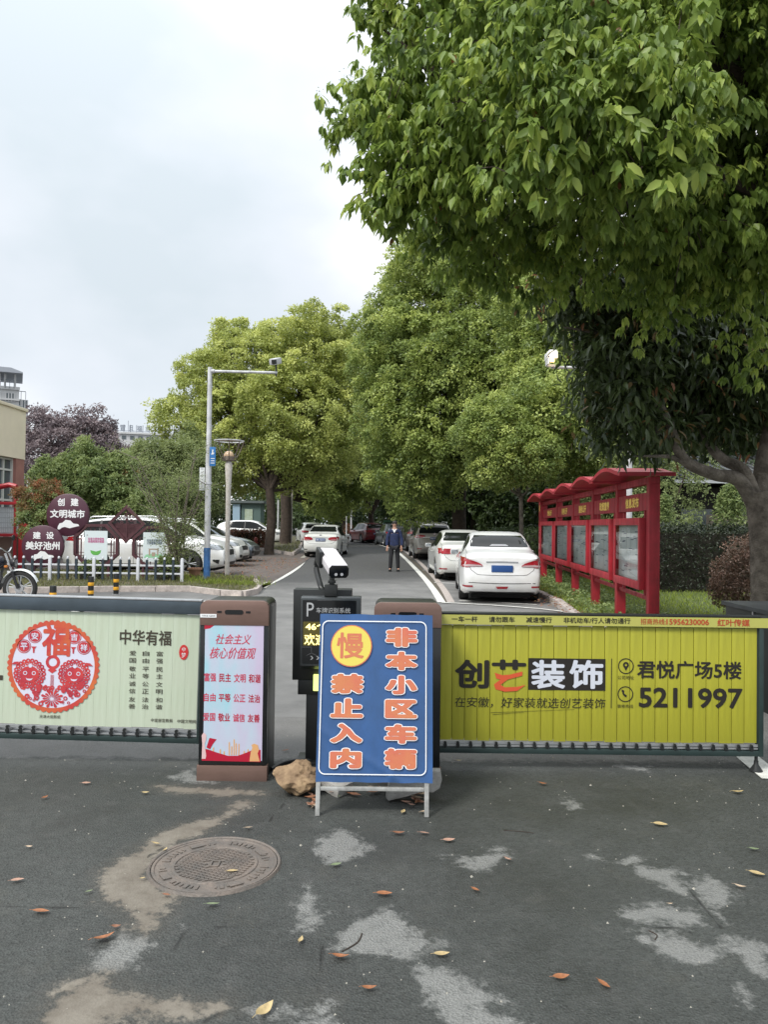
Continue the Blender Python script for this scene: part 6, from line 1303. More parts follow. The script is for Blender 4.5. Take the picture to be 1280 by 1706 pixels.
        if h_: mb = MB(); mb.obox((h_.x, h_.y+s_*.10, h_.z+.07), (.10, .20, .13)); mi = put('wing_mirror', mb, paint, bevel=.035); mb = MB(); mb.obox((h_.x-.052, h_.y+s_*.10, h_.z+.07), (.006, .16, .10)); put('mirror_glass', mb, m_head, mi, bevel=.002)
        # head lights, fog lights
        zh = interp(c['belt'], 2.0); A_ = [(s_*.50, zh-.07), (s_*.66, zh-.03), (s_*.84, zh+.02)]; B_ = [(s_*.50, zh-.13), (s_*.66, zh-.16), (s_*.84, zh-.14)]; patch('headlight', A_, B_, 'x', 1, m_head, .01, 6, 6)
        patch('headlight', [(1.72, zh+.03), (2.0, zh-.02), (2.25, zh-.09)], [(1.72, zh+.0), (2.0, zh-.13), (2.25, zh-.17)], 'y', s_, m_head, .008, 6, 8)
        patch('fog_lamp', [(s_*.55, .46), (s_*.76, .47)], [(s_*.55, .36), (s_*.76, .37)], 'x', 1, m_trim, .008, 4, 4); patch('fog_lamp', [(2.08, .50), (2.28, .50)], [(2.08, .46), (2.25, .37)], 'y', s_, m_trim, .008, 4, 4)
    # seams and trims of the tail
    zc = {'nissan': .60, 'vw': .62, 'wide': .60, 'suv': .66}[lamps]
    strip('boot_seam', [(-.72, 1.09), (-.70, .84), (-.64, .70), (-.50, zc), (0, zc-.01), (.50, zc), (.64, .70), (.70, .84), (.72, 1.09)], .009, 'x', -1, m_trim, .003)
    if lamps == 'nissan':
        strip('bumper_line', [(-.82, .44), (0, .425), (.82, .44)], .012, 'x', -1, m_trim, .004)
        patch('rear_fog_lamp', [(-.13, .365), (.13, .365)], [(-.10, .315), (.10, .315)], 'x', -1, m_tail, .008, 3, 5)
        strip('chrome_bar', [(-.33, .865), (0, .872), (.33, .865)], .022, 'x', -1, m_chr, .012)
        patch('brake_light', [(-.20, 1.175), (-.15, 1.205), (.15, 1.205), (.20, 1.175)], [(-.20, 1.165), (-.15, 1.165), (.15, 1.165), (.20, 1.165)], 'x', -1, mat('brake_housing', (.25, .25, .26), .4), .012, 4, 9)
        strip('antenna_line', [(.60, .45), (.60, .46)], .004, 'x', -1, m_trim, .003)
    zp = {'nissan': (.66, .80), 'vw': (.73, .855), 'wide': (.62, .76), 'suv': (.90, 1.03)}[lamps]
    if lamps == 'vw': strip('boot_line', [(-.36, .885), (0, .89), (.36, .885)], .014, 'x', -1, m_trim, .006)
    h_ = cast('x', -1, 0, sum(zp)/2, .02); xx = h_.x if h_ else -Lh-.08
    mb = MB(); mb.box(xx-.006, xx+.02, -.22, .22, zp[0], zp[1]); pz = put('number_plate', mb, m_plate, bevel=.004)
    if plate:
        mb = MB(); text_into(mb, Panel((xx-.007, 0, 0), (0, -1, 0), (0, 0, 1)), plate, (-.19, zp[0]+.025, .19, zp[1]-.025), .02, .001); put('plate_lettering', mb, m_wht, pz)
    h_ = cast('x', -1, 0, zp[1]+.13, .006)
    if h_ and lamps != 'nissan': mb = MB(); mb.lathe([(.0, 0), (.05, 0), (.052, .006), (.04, .010), (0, .010)], (h_.x-.008, h_.y, h_.z), 18, 'X'); put('round_badge', mb, m_chr, smooth=True)
    # lower dark valance, windscreen, grille
    strip('rear_valance', [(-.80, c['sill']+.05), (0, c['sill']+.04), (.80, c['sill']+.05)], .07 if kind != 'suv' else .34, 'x', -1, m_trim, .010)
    g1 = c['green'][1]; tp = [(g1-.04-.62*k/6) for k in range(7)]
    A_ = [(x, .66-.10*(k/6)) for k, x in enumerate(tp)]; patch('windscreen', A_, [(x, -y) for x, y in A_], 'z', 1, m_cglass, .006, 14, 8)
    zg_ = interp(c['top'], Lh)-.02; patch('grille', [(-.42, zg_), (.42, zg_)], [(-.36, zg_-.16), (.36, zg_-.16)], 'x', 1, m_trim, .010, 3, 10); patch('grille', [(-.45, .42), (.45, .42)], [(-.45, .28), (.45, .28)], 'x', 1, m_trim, .010, 3, 10)
    if kind == 'suv':
        for s_ in (-1, 1): mb = MB(); mb.tube([(-1.7, s_*.62, 1.665), (-1.6, s_*.62, 1.72), (.2, s_*.62, 1.755), (.35, s_*.62, 1.70)], .018, 8); put('roof_rail', mb, m_alu, smooth=True)
        for s_ in (-1, 1): strip('sill_trim', [(-1.9, .30), (1.9, .30)], .12, 'y', s_, m_trim, .006)
    mb = MB(); mb.box(-Lh+.25, Lh-.25, -W2+.26, W2-.26, c['sill']-.06, c['sill']+.3); mb.tube([(c['wheels'][0], -W2+.2, c['R']), (c['wheels'][0], W2-.2, c['R'])], .07, 8); put('underbody', mb, m_under)
    # wheels
    R = c['R']; mb = MB(); mb.lathe([(R*.66, -.10), (R*.93, -.105), (R, -.08), (R, .08), (R*.93, .105), (R*.66, .10)], (0, 0, 0), 32, 'Y'); 
    mr_ = MB(); mr_.lathe([(R*.66, -.095), (R*.62, -.07), (R*.60, .06), (R*.66, .1)], (0, 0, 0), 32, 'Y'); mr_.lathe([(0, -.075), (.05, -.078), (.06, -.05), (0, -.05)], (0, 0, 0), 16, 'Y')
    for k in range(5):
        a = 2*math.pi*k/5
        for d_ in (-.14, .14): mr_.tube([(.04*math.cos(a), -.07, .04*math.sin(a)), (R*.63*math.cos(a+d_), -.075, R*.63*math.sin(a+d_))], .019, 6)
    md_ = MB(); md_.lathe([(0, -.03), (R*.62, -.03)], (0, 0, 0), 24, 'Y')
    first = None
    for wx in c['wheels']:
        for s_ in (-1, 1):
            if first is None:
                wh = put('wheel', mb, m_rub, smooth=True, sharp=50); rm = put('rim', mr_, m_rim, wh, smooth=True, sharp=50); dk = put('brake_drum', md_, m_under, wh); first = (wh, rm, dk)
            else:
                wh = first[0].copy(); C.objects.link(wh); wh.parent = t
                for q_ in first[1:]: k_ = q_.copy(); C.objects.link(k_); k_.parent = wh
            wh.location = (wx, s_*(W2-.125), R)
            wh.rotation_euler.z = math.pi if s_ > 0 else 0
    return t
def paint(name, col, rough=.28): return mat(name, col, rough, coat=.8, var=.03, scale=1, streak=.10, sscale=(2.5, 2.5, 4))
p_white = paint('paint_white', (.76, .77, .78)); p_white2 = paint('paint_pearl', (.68, .69, .67)); p_silver = mat('paint_champagne', (.42, .39, .35), .32, .35, coat=.8); p_red = paint('paint_wine', (.16, .012, .02)); p_grey = mat('paint_grey', (.09, .11, .13), .3, .4, coat=.8)
def place_rear(kind, pxl, pxr, pyb, heading, scale=1.0):
    """world position of a car whose rear bumper stands at pixel columns pxl..pxr with tyres at row pyb"""
    g = G((pxl+pxr)/2, pyb); d = Vector((math.cos(heading), math.sin(heading), 0)); ln = (CARS[kind]['L']/2-.65)*scale
    p = g+d*ln; p.z = gz(p.x, p.y); return tuple(p)
H90 = math.pi/2
make_car('sedan', 'parked_car', 'white saloon car nearest on the right, seen from behind beside the notice board', place_rear('sedan', 770, 894, 1001, H90-R_(4)), H90-R_(4), p_white, '', 'nissan', 'cars parked along the road')
make_car('sedan', 'parked_car', 'second white saloon on the right with square red tail lights, half hidden by the first', place_rear('sedan', 733, 816, 966, H90-R_(-1)), H90-R_(-1), p_white2, '', 'wide', 'cars parked along the road')
make_car('suv', 'parked_car', 'champagne SUV with blue number plate behind the white saloons', place_rear('suv', 690, 754, 932, H90+R_(2)), H90+R_(2), p_silver, '皖R·F8442', 'suv', 'cars parked along the road')
make_car('suv', 'parked_car', 'dark bronze SUV just beyond the champagne one, behind the man', place_rear('suv', 677, 729, 919, H90+R_(7)), H90+R_(7), mat('paint_bronze', (.16, .13, .12), .3, .4, coat=.8), '', 'suv', 'cars parked along the road')
make_car('hatch', 'parked_car', 'wine red hatchback parked far down the bend of the road', place_rear('hatch', 603, 640, 905, H90+R_(20)), H90+R_(20), p_red, '皖R·5217', 'wide', 'cars parked along the road')
make_car('hatch', 'parked_car', 'dark grey car in the shade between the red hatchback and the man', place_rear('hatch', 646, 676, 910, H90+R_(12)), H90+R_(12), p_grey, '', 'wide', 'cars parked along the road')
make_car('sedan', 'parked_car', 'white saloon on the left white line, seen from behind beyond the camera', place_rear('sedan', 505, 569, 928, H90-R_(3), 1.03), H90-R_(3), p_white2, '皖R·A6D50', 'vw', 'cars parked along the road', scale=1.03)
make_car('hatch', 'parked_car', 'small white car just beyond the saloon on the left line', place_rear('hatch', 505, 538, 907, H90+R_(12)), H90+R_(12), p_white, '', 'wide', 'cars parked along the road')
def nose(pxn, py, kind, head, sc=1.0):
    g = G(pxn, py); d = Vector((math.cos(head), math.sin(head), 0)); p = g-d*(CARS[kind]['L']/2+.07)*sc; p.z = gz(p.x, p.y); return tuple(p)
make_car('suv', 'parked_car', 'white SUV nose out behind the picket fence and blue based pole', nose(384, 958, 'suv', R_(-2), 1.02), R_(-2), p_white, '', 'suv', 'cars parked nose out on the left', scale=1.02)
make_car('suv', 'parked_car', 'second white SUV nose out, just behind the lamp post', nose(408, 944, 'suv', R_(-3)), R_(-3), p_white2, '', 'suv', 'cars parked nose out on the left')
make_car('sedan', 'parked_car', 'dark grey saloon nose out, farthest in the row by the hydrant', nose(427, 936, 'sedan', R_(-3), 1.04), R_(-3), p_grey, '', 'vw', 'cars parked nose out on the left', scale=1.04)
make_car('hatch', 'parked_car', 'white hatchback with red tail light seen from the side behind the low hedge', tuple(G(415, 906)+Vector((0, 1.0, 0))), R_(-4), p_white, '', 'wide', 'cars parked along the road', scale=1.08)
# ================================================================== BUILDINGS AND VEGETATION
m_cream = mat('cream_render', (.80, .71, .54), .85, var=.08, scale=.8); m_wallw = mat('pale_render', (.56, .56, .56), .85, var=.1, scale=.5); m_roofg = mat('grey_roof', (.34, .36, .40), .8)
m_pink = mat('pink_tiles', (.36, .17, .14), .8, var=.15, scale=2); m_shade = mat('dull_glass', (.09, .11, .12), .15, spec=.6)
# cream building at the left edge: its wall runs along the road and ends at a corner 30 m away
XW = -14.05; zt_ = 5.85; zm = 3.98; z0 = .9
t = thing('cream_building', 'cream building with tall framed windows at the left edge', 'building', (XW-4, 21, 0))
mb = MB(); mb.box(XW-9, XW, 8, 30, zm, zt_); add('upper_wall', mb, m_cream, t)
mb = MB(); mb.box(XW-9.1, XW+.06, 7.9, 30.06, zt_, zt_+.12); add('parapet', mb, m_cream, t, bevel=.02)
mb = MB(); mb.box(XW-.5, XW-.02, 29.3, 29.98, 0, zm); add('corner_pier', mb, m_pink, t)
mb = MB(); mb.box(XW-9, XW-.36, 8.05, 29.9, 0, zm); add('lower_wall', mb, m_pink, t)
for k in range(14):
    y1 = 29.28-k*1.3; y0 = y1-1.3
    mb = MB(); mb.box(XW-.24, XW-.20, y0, y1, z0, zm-.02); w_ = add('window_pane', mb, m_shade, t)
    mb = MB(); mb.box(XW-.20, XW-.13, y1-.06, y1+.05, z0, zm-.02); mb.box(XW-.20, XW-.14, y0+.6, y0+.68, z0, zm-.02)
    for z in (z0, (z0+zm)/2-.1, zm-.5, zm-.09): mb.box(XW-.195, XW-.145, y0+.05, y1-.06, z, z+.07)
    add('window_frame', mb, mat('frame_white', (.62, .62, .58), .6), w_)
mb = MB(); mb.box(XW-.36, XW-.10, 8.05, 29.28, .0, z0); add('plinth_wall', mb, m_pink, t)
# apartment tower behind it
Ya = 95.0; a = P(-60, 700, Ya); xr2 = P(47, 660, Ya).x; 
t = thing('apartment_block', 'pale apartment block with columned roof terrace at the left edge', 'building', (xr2, Ya, 0)); t.rotation_euler.z = R_(25.5); k_ = Ya/F
X = lambda px: P(px, 650, Ya).x; Z = lambda py: P(20, py, Ya).z
mb = MB(); mb.box(X(-150), X(33), Ya+.6, Ya+14, 0, Z(648)); add('wall', mb, m_wallw, t)
mb = MB(); mb.box(X(33), X(47), Ya+1.2, Ya+12, 0, Z(664)); add('side_wing', mb, m_wallw, t)
mb = MB(); mb.box(X(-150), X(34), Ya+.4, Ya+.58, Z(650), Z(645)); mb.box(X(-150), X(34), Ya+.3, Ya+.55, Z(668), Z(665)); add('cornice', mb, m_wallw, t)
for px in (2, 10, 25): mb = MB(); mb.box(X(px), X(px+3), Ya+.6, Ya+.95, Z(648), Z(624)); add('roof_column', mb, m_wallw, t)
mb = MB(); mb.prism([(X(-150), Z(624)), (X(38), Z(624)), (X(38), Z(622)), (X(20), Z(616)), (X(-150), Z(616))], (0, Ya-.6, 0), (1, 0, 0), (0, 0, 1), (0, 8, 0)); add('roof', mb, m_roofg, t)
mb = MB(); mb.prism([(X(-150), Z(616)), (X(5), Z(616)), (X(3), Z(612)), (X(-60), Z(606)), (X(-150), Z(606))], (0, Ya+.6, 0), (1, 0, 0), (0, 0, 1), (0, 6, 0)); add('upper_roof', mb, m_roofg, t)
mb = MB(); mb.box(X(-150), X(0), Ya+3, Ya+10, Z(648), Z(616)); add('penthouse_wall', mb, m_wallw, t)
def railing(xa, xb, y, za, zb):
    mb = MB(); mb.box(xa, xb, y, y+.06, zb-.08, zb); n = max(2, int((xb-xa)/.35))
    for k in range(n+1): mb.box(xa+(xb-xa)*k/n-.03, xa+(xb-xa)*k/n+.03, y, y+.05, za, zb-.08)
    add('railing', mb, mat('rail_grey', (.16, .18, .20), .6), t)
railing(X(12), X(25), Ya+.3, Z(648), Z(634)); railing(X(29), X(43), Ya+1.0, Z(664)+.02, Z(650))
for (a_, b_, c_, d_) in ((-4, 655, 5, 664), (13, 656, 26, 670), (31, 664, 36, 675), (38, 665, 46, 678), (13, 680, 26, 694), (-4, 680, 5, 694), (31, 685, 45, 697), (-30, 655, -12, 668), (-30, 680, -12, 694)):
    y_ = Ya+.55 if a_ < 31 else Ya+1.12
    mb = MB(); mb.box(X(a_), X(b_ if False else c_), y_-.02, y_+.04, Z(d_), Z(b_)); w_ = add('window_pane', mb, m_shade, t)
    mb = MB(); n = max(1, round((c_-a_)/4))
    for q_ in range(n+1): xx = X(a_)+(X(c_)-X(a_))*q_/n; mb.box(xx-.06, xx+.06, y_-.07, y_-.025, Z(d_)-.05, Z(b_)+.05)
    mb.box(X(a_), X(c_), y_-.06, y_-.03, Z(d_)-.06, Z(d_)+.06); add('window_frame', mb, m_wallw, w_)
# distant building with roof letters
Yd_ = 150.0; X = lambda px: P(px, 700, Yd_).x; Z = lambda py: P(230, py, Yd_).z
t = thing('lettered_building', 'distant pale building with big letters standing on its roof', 'building', (X(240), Yd_, 0)); t.rotation_euler.z = R_(16.5)
mb = MB(); mb.box(X(185), X(300), Yd_, Yd_+10, 0, Z(724)); add('wall', mb, m_wallw, t)
mb = MB(); mb.box(X(183), X(302), Yd_-.3, Yd_+10.3, Z(724), Z(721)); add('parapet', mb, m_wallw, t)
mb = MB()
for k in range(12): x = X(188)+(X(298)-X(188))*k/11; mb.box(x-.08, x+.08, Yd_+.5, Yd_+.6, Z(721), Z(708))
mb.box(X(186), X(300), Yd_+.5, Yd_+.6, Z(719)-.0, Z(718)); add('letter_frame', mb, m_roofg, t)
for k, ch in enumerate('营冒且福市'): mb = MB(); text_into(mb, Panel((0, Yd_+.4, 0)), ch, (X(189+13.2*k), Z(719), X(197+13.2*k), Z(709)), .03, 0); add('roof_letter', mb, mat('letter_grey', (.18, .20, .24), .6), t, fixn=False)
for k in range(8): mb = MB(); mb.box(X(192+13*k), X(199+13*k), Yd_-.04, Yd_+.02, Z(733), Z(727)); add('window_pane', mb, m_shade, t)
mb = MB(); mb.tube([(X(214), Yd_+3, Z(721)), (X(214), Yd_+3, Z(699))], .08, 6); add('mast', mb, m_roofg, t)
# red notice shelter at left edge
Ys = 25.0; X = lambda px: P(px, 850, Ys).x; Z = lambda py: P(20, py, Ys).z
t = thing('red_shelter', 'red framed shelter with curved beams and a white tiled board at the left edge', 'shelter', (X(0), Ys, 0))
mr2 = mat('shelter_red', (.42, .02, .03), .4)
mb = MB(); mb.tube([(max(X(-90), -13.8), Ys, Z(825)), (max(X(-40), -13.3), Ys, Z(817)), (X(0), Ys, Z(811)), (X(14), Ys, Z(808)), (X(26), Ys, Z(811))], .085, 10); add('curved_beam', mb, mr2, t, smooth=True)
for y0_, y1_ in ((836, 841), (889, 894)): mb = MB(); mb.box(max(X(-90), -13.8), X(33), Ys-.05, Ys+.05, Z(y1_), Z(y0_)); add('cross_beam', mb, mr2, t, bevel=.01)
mb = MB(); mb.box(X(33), X(47), Ys-.1, Ys+.1, Z(893), Z(871)); mb.box(X(33), X(40), Ys-.08, Ys+.08, 0, Z(893)); add('end_post', mb, mr2, t, bevel=.01)
for px in (-20, 22): mb = MB(); mb.box(X(px), X(px+4), Ys+.02, Ys+.1, 0, Z(812)); add('upright', mb, mr2, t)
mb = MB(); mb.box(max(X(-90), -13.8), X(32), Ys+.06, Ys+.08, Z(889), Z(845)); bd = add('white_board', mb, mat('board_grout', (.42, .44, .46), .6), t)
n = 0
for i in range(17):
    for j in range(5):
        mb = MB(); xa = X(-20)+i*(X(32)-X(-20))/17; xb = xa+(X(32)-X(-20))/17; za = Z(888)+(Z(846)-Z(888))*j/5; zb = za+(Z(846)-Z(888))/5
        mb.box(xa+.012, xb-.012, Ys+.05, Ys+.062, za+.012, zb-.012); add('board_tile', mb, mat('tile_white', (.58, .61, .63), .35, var=.1, scale=3), bd)
mb = MB(); mb.box(max(X(-90), -13.8), X(33), Ys+.3, Ys+.5, 0, Z(895)); add('low_wall', mb, mat('low_wall', (.22, .15, .12), .9), t)
# dark pavilion on the right
Yp = 27.0; X = lambda px: P(px, 850, Yp).x; Z = lambda py: P(1180, py, Yp).z
t = thing('dark_pavilion', 'low dark building with a grey tiled roof behind the hedge on the right', 'building', (X(1200), Yp+3, 0)); m_dk = mat('dark_timber', (.02, .017, .015), .8)
mb = MB(); mb.box(X(1125), X(1500), Yp, Yp+7, 0, Z(812)); add('wall', mb, m_dk, t)
mb = MB(); mb.prism([(Yp-1.0, Z(806)), (Yp-1.0, Z(802)), (Yp+3.5, Z(745)), (Yp+8, Z(802)), (Yp+8, Z(806))], (X(1105), 0, 0), (0, 1, 0), (0, 0, 1), (X(1520)-X(1105), 0, 0)); rf = add('roof', mb, mat('roof_slate', (.10, .105, .11), .7, var=.3, scale=8), t)
mb = MB(); xk = X(1110)
while xk < X(1510):
    mb.tube([(xk, Yp-1.02, Z(801)), (xk, Yp+3.5, Z(744))], .05, 5, False); xk += .30
o = add('roof_ribs', mb, MATS['roof_slate'], rf); o['kind'] = 'stuff'
mb = MB(); mb.box(X(1105), X(1515), Yp-1.1, Yp-.95, Z(808), Z(803)); add('gutter', mb, m_alu, t)
for k in range(8): x = X(1135)+k*1.6; mb = MB(); mb.box(x, x+1.1, Yp-.03, Yp+.02, 1.0, 2.3); add('window_pane', mb, m_shade, t)
mb = MB(); mb.box(X(1085), X(1500), 22.0, 22.35, .0, Z(862)-.0); o = add('low_wall', mb, mat('hedge_wall', (.10, .085, .07), .9, var=.3, scale=3), None); tag(o, 'low brown wall top showing above the dark hedge on the right', 'wall')
# far booth at the left behind the trees
Yb_ = 62.0; X = lambda px: P(px, 850, Yb_).x; Z = lambda py: P(400, py, Yb_).z
t = thing('teal_booth', 'grey green booth with a pale poster behind the white hatchback', 'booth', (X(400), Yb_, gz(0, Yb_)))
mb = MB(); mb.box(X(402), X(434), Yb_, Yb_+2, gz(0, Yb_), Z(838)); add('wall', mb, mat('booth_green', (.09, .14, .13), .6), t)
mb = MB(); mb.box(X(388), X(400), Yb_-.1, Yb_+1.9, gz(0, Yb_), Z(840)); add('blue_panel', mb, mat('booth_blue', (.30, .42, .52), .6), t)
mb = MB(); mb.box(X(408), X(421), Yb_-.06, Yb_-.01, Z(867), Z(848)); add('poster', mb, mat('booth_poster', (.42, .50, .42), .6, col2=(.30, .36, .24), scale=4), t)
mb = MB(); mb.box(X(384), X(440), Yb_-.3, Yb_+2.3, Z(838), Z(834)); add('roof', mb, mat('booth_roof', (.10, .12, .12), .6), t)
# thin far posts
for px, py, top_, r_, lb_ in ((463, 888, 833, .07, 'slim white post between the two dark camphor trunks'), (585, 900, 850, .07, 'slim pale post beyond the bend beside the red hatchback'), (577, 899, 856, .05, 'thinner pale post beside the slim one beyond the bend')):
    b = G(px, py); zt_ = P(px, top_, b.y).z; mb = MB(); mb.tube([b, (b.x, b.y, zt_)], r_, 8); o = add('post', mb, m_polew, None, smooth=True); tag(o, lb_, 'post')
# green mesh gate behind the man
b = G(648, 903); t = thing('green_gate', 'green framed gate at the roadside behind the man', 'gate', tuple(b)); mg = mat('gate_green', (.04, .12, .06), .6)
xa, xb, za = P(640, 880, b.y).x, P(672, 880, b.y).x, P(655, 867, b.y).z
mb = MB()
for x in (xa, (xa+xb)/2, xb): mb.box(x-.05, x+.05, b.y-.05, b.y+.05, b.z, za)
mb.box(xa, xb, b.y-.03, b.y+.03, za-.12, za); mb.box(xa, xb, b.y-.03, b.y+.03, b.z+.3, b.z+.4); add('frame', mb, mg, t)
mb = MB(); mb.box(xa+.06, xb-.06, b.y, b.y+.02, b.z+.42, za-.14); add('infill_panel', mb, mat('gate_infill', (.02, .045, .025), .8), t)

# ------------------------------------------------------------------ trees
lm_yel = leafmat('leaf_yellowgreen', (.18, .225, .060), (.60, .63, .22), cmid=(.38, .43, .13))
lm_mid = leafmat('leaf_camphor', (.095, .145, .045), (.48, .545, .17), cmid=(.26, .33, .09))
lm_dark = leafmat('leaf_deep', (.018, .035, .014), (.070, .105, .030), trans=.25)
lm_purple = leafmat('leaf_purple', (.11, .088, .102), (.27, .215, .215), trans=.2)
lm_gr = leafmat('leaf_fresh', (.085, .135, .045), (.27, .33, .125)); lm_grey = leafmat('leaf_greygreen', (.11, .15, .06), (.28, .33, .13))
lm_red = leafmat('leaf_redtip', (.10, .085, .03), (.34, .12, .06), cmid=(.22, .14, .06)); lm_redhedge = leafmat('leaf_photinia', (.05, .055, .02), (.24, .09, .06), trans=.2)
lm_mag = leafmat('leaf_magnolia', (.026, .042, .018), (.10, .14, .048), rough=.3, trans=.2); lm_near = leafmat('leaf_nearcamphor', (.060, .110, .026), (.42, .50, .115), rough=.42, trans=.42, cmid=(.20, .285, .058))
m_bark = mat('bark', (.075, .055, .042), .95, col2=(.035, .026, .02), scale=6, bump=1.0, bscale=22, bdist=.03); m_barkp = mat('pale_bark', (.235, .20, .165), .9, col2=(.085, .070, .055), scale=7, bump=1.0, bscale=38, bdist=.022)
def crown_pts(lobes, cr, spacing, K, inner=.0, flat=.85, shell=(.80, 1.0)):
    """clump centres spread over the lobes, then leaf positions on the clumps"""
    cs = []; ns = []
    for (c_, r_) in lobes:
        c_ = np.array(c_); r_ = np.array(r_ if isinstance(r_, (tuple, list)) else (r_,)*3, float)
        area = 4*math.pi*np.mean(r_)**2; n = max(6, int(area/spacing**2)); d = sphere_dirs(n); rad = rng.uniform(shell[0], shell[1], (n, 1))
        p = c_+d*r_*rad
        keep = np.ones(n, bool)
        for (c2, r2) in lobes:
            c2 = np.array(c2); r2 = np.array(r2 if isinstance(r2, (tuple, list)) else (r2,)*3, float)
            if np.allclose(c2, c_): continue
            keep &= np.linalg.norm((p-c2)/r2, axis=1) > .72
        cs.append(p[keep]); ns.append(d[keep])
        if inner: m_ = int(n*inner); d2 = sphere_dirs(m_); cs.append(c_+d2*r_*rng.uniform(.2, .7, (m_, 1))); ns.append(d2)
    Cn = np.concatenate(cs); Nn = np.concatenate(ns); M_ = len(Cn)
    d = sphere_dirs(M_*K).reshape(M_, K, 3); d = unit(d+Nn[:, None]*.55+np.array([0, 0, .45]))
    rr_ = cr*rng.uniform(.7, 1.3, (M_, 1, 1)); q_ = rng.uniform(.35, 1.0, (M_, K, 1))**.6
    Pp = Cn[:, None]+d*rr_*q_*np.array([1, 1, flat])
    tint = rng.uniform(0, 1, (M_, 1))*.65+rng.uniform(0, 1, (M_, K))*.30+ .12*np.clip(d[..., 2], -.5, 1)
    return Pp.reshape(-1, 3), d.reshape(-1, 3), np.clip(tint.reshape(-1), 0, 1)
def crown(parent, lobes, m, cr=.5, spacing=.7, K=90, ln=.16, wd=.085, inner=.25, name='crown', hang=.3, shape='quad', shell=(.80, 1.0), asp=.15):
    Pp, d, tint = crown_pts(lobes, cr, spacing, K, inner, shell=shell); n = len(Pp)
    ax = unit(d*.5+rng.normal(size=(n, 3))*.7+np.array([0, 0, -hang])); nn = unit(d*.6+np.array([0, 0, .7])+rng.normal(size=(n, 3))*.45)
    V, lo, sz, nv = leaf_geo(Pp, ax, nn, ln*rng.uniform(.65, 1.25, n), wd*rng.uniform(.7, 1.2, n), shape, asp)
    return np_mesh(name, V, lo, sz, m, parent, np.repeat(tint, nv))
def limbs(parent, base, fork, lobes, r0, m, name='trunk', n=8):
    base = Vector(base); fork = Vector(fork); mb = MB()
    pth = smooth_path([base-Vector((0, 0, .1)), base+Vector((0, 0, .3)), base.lerp(fork, .55)+Vector((rnd.uniform(-.12, .12), 0, 0)), fork], 4)
    k = len(pth); mb.tube(pth, [r0*(1.5 if i == 0 else 1.15 if i < 3 else 1)*(1-.25*i/k) for i in range(k)], 12)
    for (c_, r_) in lobes:
        c_ = Vector(c_); mid = fork.lerp(c_, .5)+Vector((rnd.uniform(-.3, .3), rnd.uniform(-.3, .3), -rnd.uniform(.1, .5)))
        ph = smooth_path([fork-Vector((0, 0, .1)), mid, c_], 4); kk = len(ph); mb.tube(ph, [r0*(.55 if len(lobes) < 8 else .36)*(1-.75*i/kk) for i in range(kk)], 7)
        for q_ in range(4):
            s_ = ph[int(kk*rnd.uniform(.4, .9))]; rr_ = r_ if not isinstance(r_, (tuple, list)) else r_[0]; e_ = c_+Vector((rnd.uniform(-1, 1), rnd.uniform(-1, 1), rnd.uniform(-.5, 1)))*rr_*.75; mb.tube([s_, s_.lerp(e_, .5)+Vector((0, 0, -.1)), e_], [r0*.2, r0*.13, r0*.04], 5)
    return add(name, mb, m, parent, smooth=True)
def tree(name, label, cat, base, forkz, lobes, m, r0=.22, bark=None, grp=None, **k):
    """lobes given as (px, py, depth Y, radius in metres or 3 radii)"""
    t = thing(name, label, cat, tuple(base), grp); lb = [(tuple(P(a, b_, Y)), r) for a, b_, Y, r in lobes]; core = list(lb)
    for c_, r_ in core:                      # small knobs that roughen the outline
        rr_ = r_[0] if isinstance(r_, tuple) else r_
        if rr_ > 1.0 and m is not lm_purple:
            for _ in range(3): d = Vector((rnd.gauss(0, 1), rnd.gauss(0, .6), abs(rnd.gauss(.3, .8)))).normalized(); lb.append((tuple(Vector(c_)+d*rr_*rnd.uniform(.95, 1.15)), rr_*rnd.uniform(.20, .34)))
    limbs(t, base, (base[0]+rnd.uniform(-.1, .1), base[1], base[2]+forkz), core, r0, bark or m_bark); crown(t, lb, m, **k); return t
CG = 'camphor trees lining the road'
b = G(448, 924)
tree('camphor_tree', 'big yellow green camphor tree left of the road, its trunk nearest the hydrant', 'tree', b, 3.3,
     [(345, 655, 41, 1.75), (420, 625, 41, (2.5, 2.3, 2.2)), (505, 605, 41.5, (2.4, 2.2, 2.3)), (560, 635, 42, 2.2), (325, 720, 41, 1.9), (400, 725, 40, 2.4), (480, 700, 39.5, 2.6), (555, 720, 41, 2.3), (420, 780, 41, (1.9, 1.9, 1.2)), (510, 775, 40, (2.2, 2, 1.3)), (470, 570, 42.5, 1.1), (515, 553, 42.5, .9), (390, 575, 42, 1.1), (455, 660, 42.5, 2.8), (352, 615, 41.5, .75), (320, 620, 41.3, .7), (545, 570, 42.5, .9)],
     lm_yel, .27, grp=CG, cr=.42, spacing=.62, K=70, ln=.150, wd=.096, inner=.35, shell=(.74, 1.16))
b = G(475, 909)
tree('camphor_tree', 'forked camphor tree beside the second globe lamp, left of the road', 'tree', b, 3.4,
     [(560, 760, 53, (3, 2.6, 2)), (590, 690, 54, 2.8), (600, 620, 55, 2.3), (520, 800, 52, 1.8), (600, 795, 55, (2.4, 2.2, 1.6)), (560, 835, 55, (2, 2, 1.1))], lm_mid, .42, grp=CG, cr=.66, spacing=.95, K=90, ln=.22, wd=.13, shell=(.76, 1.16))
b = Vector((3.4, 34, .1))
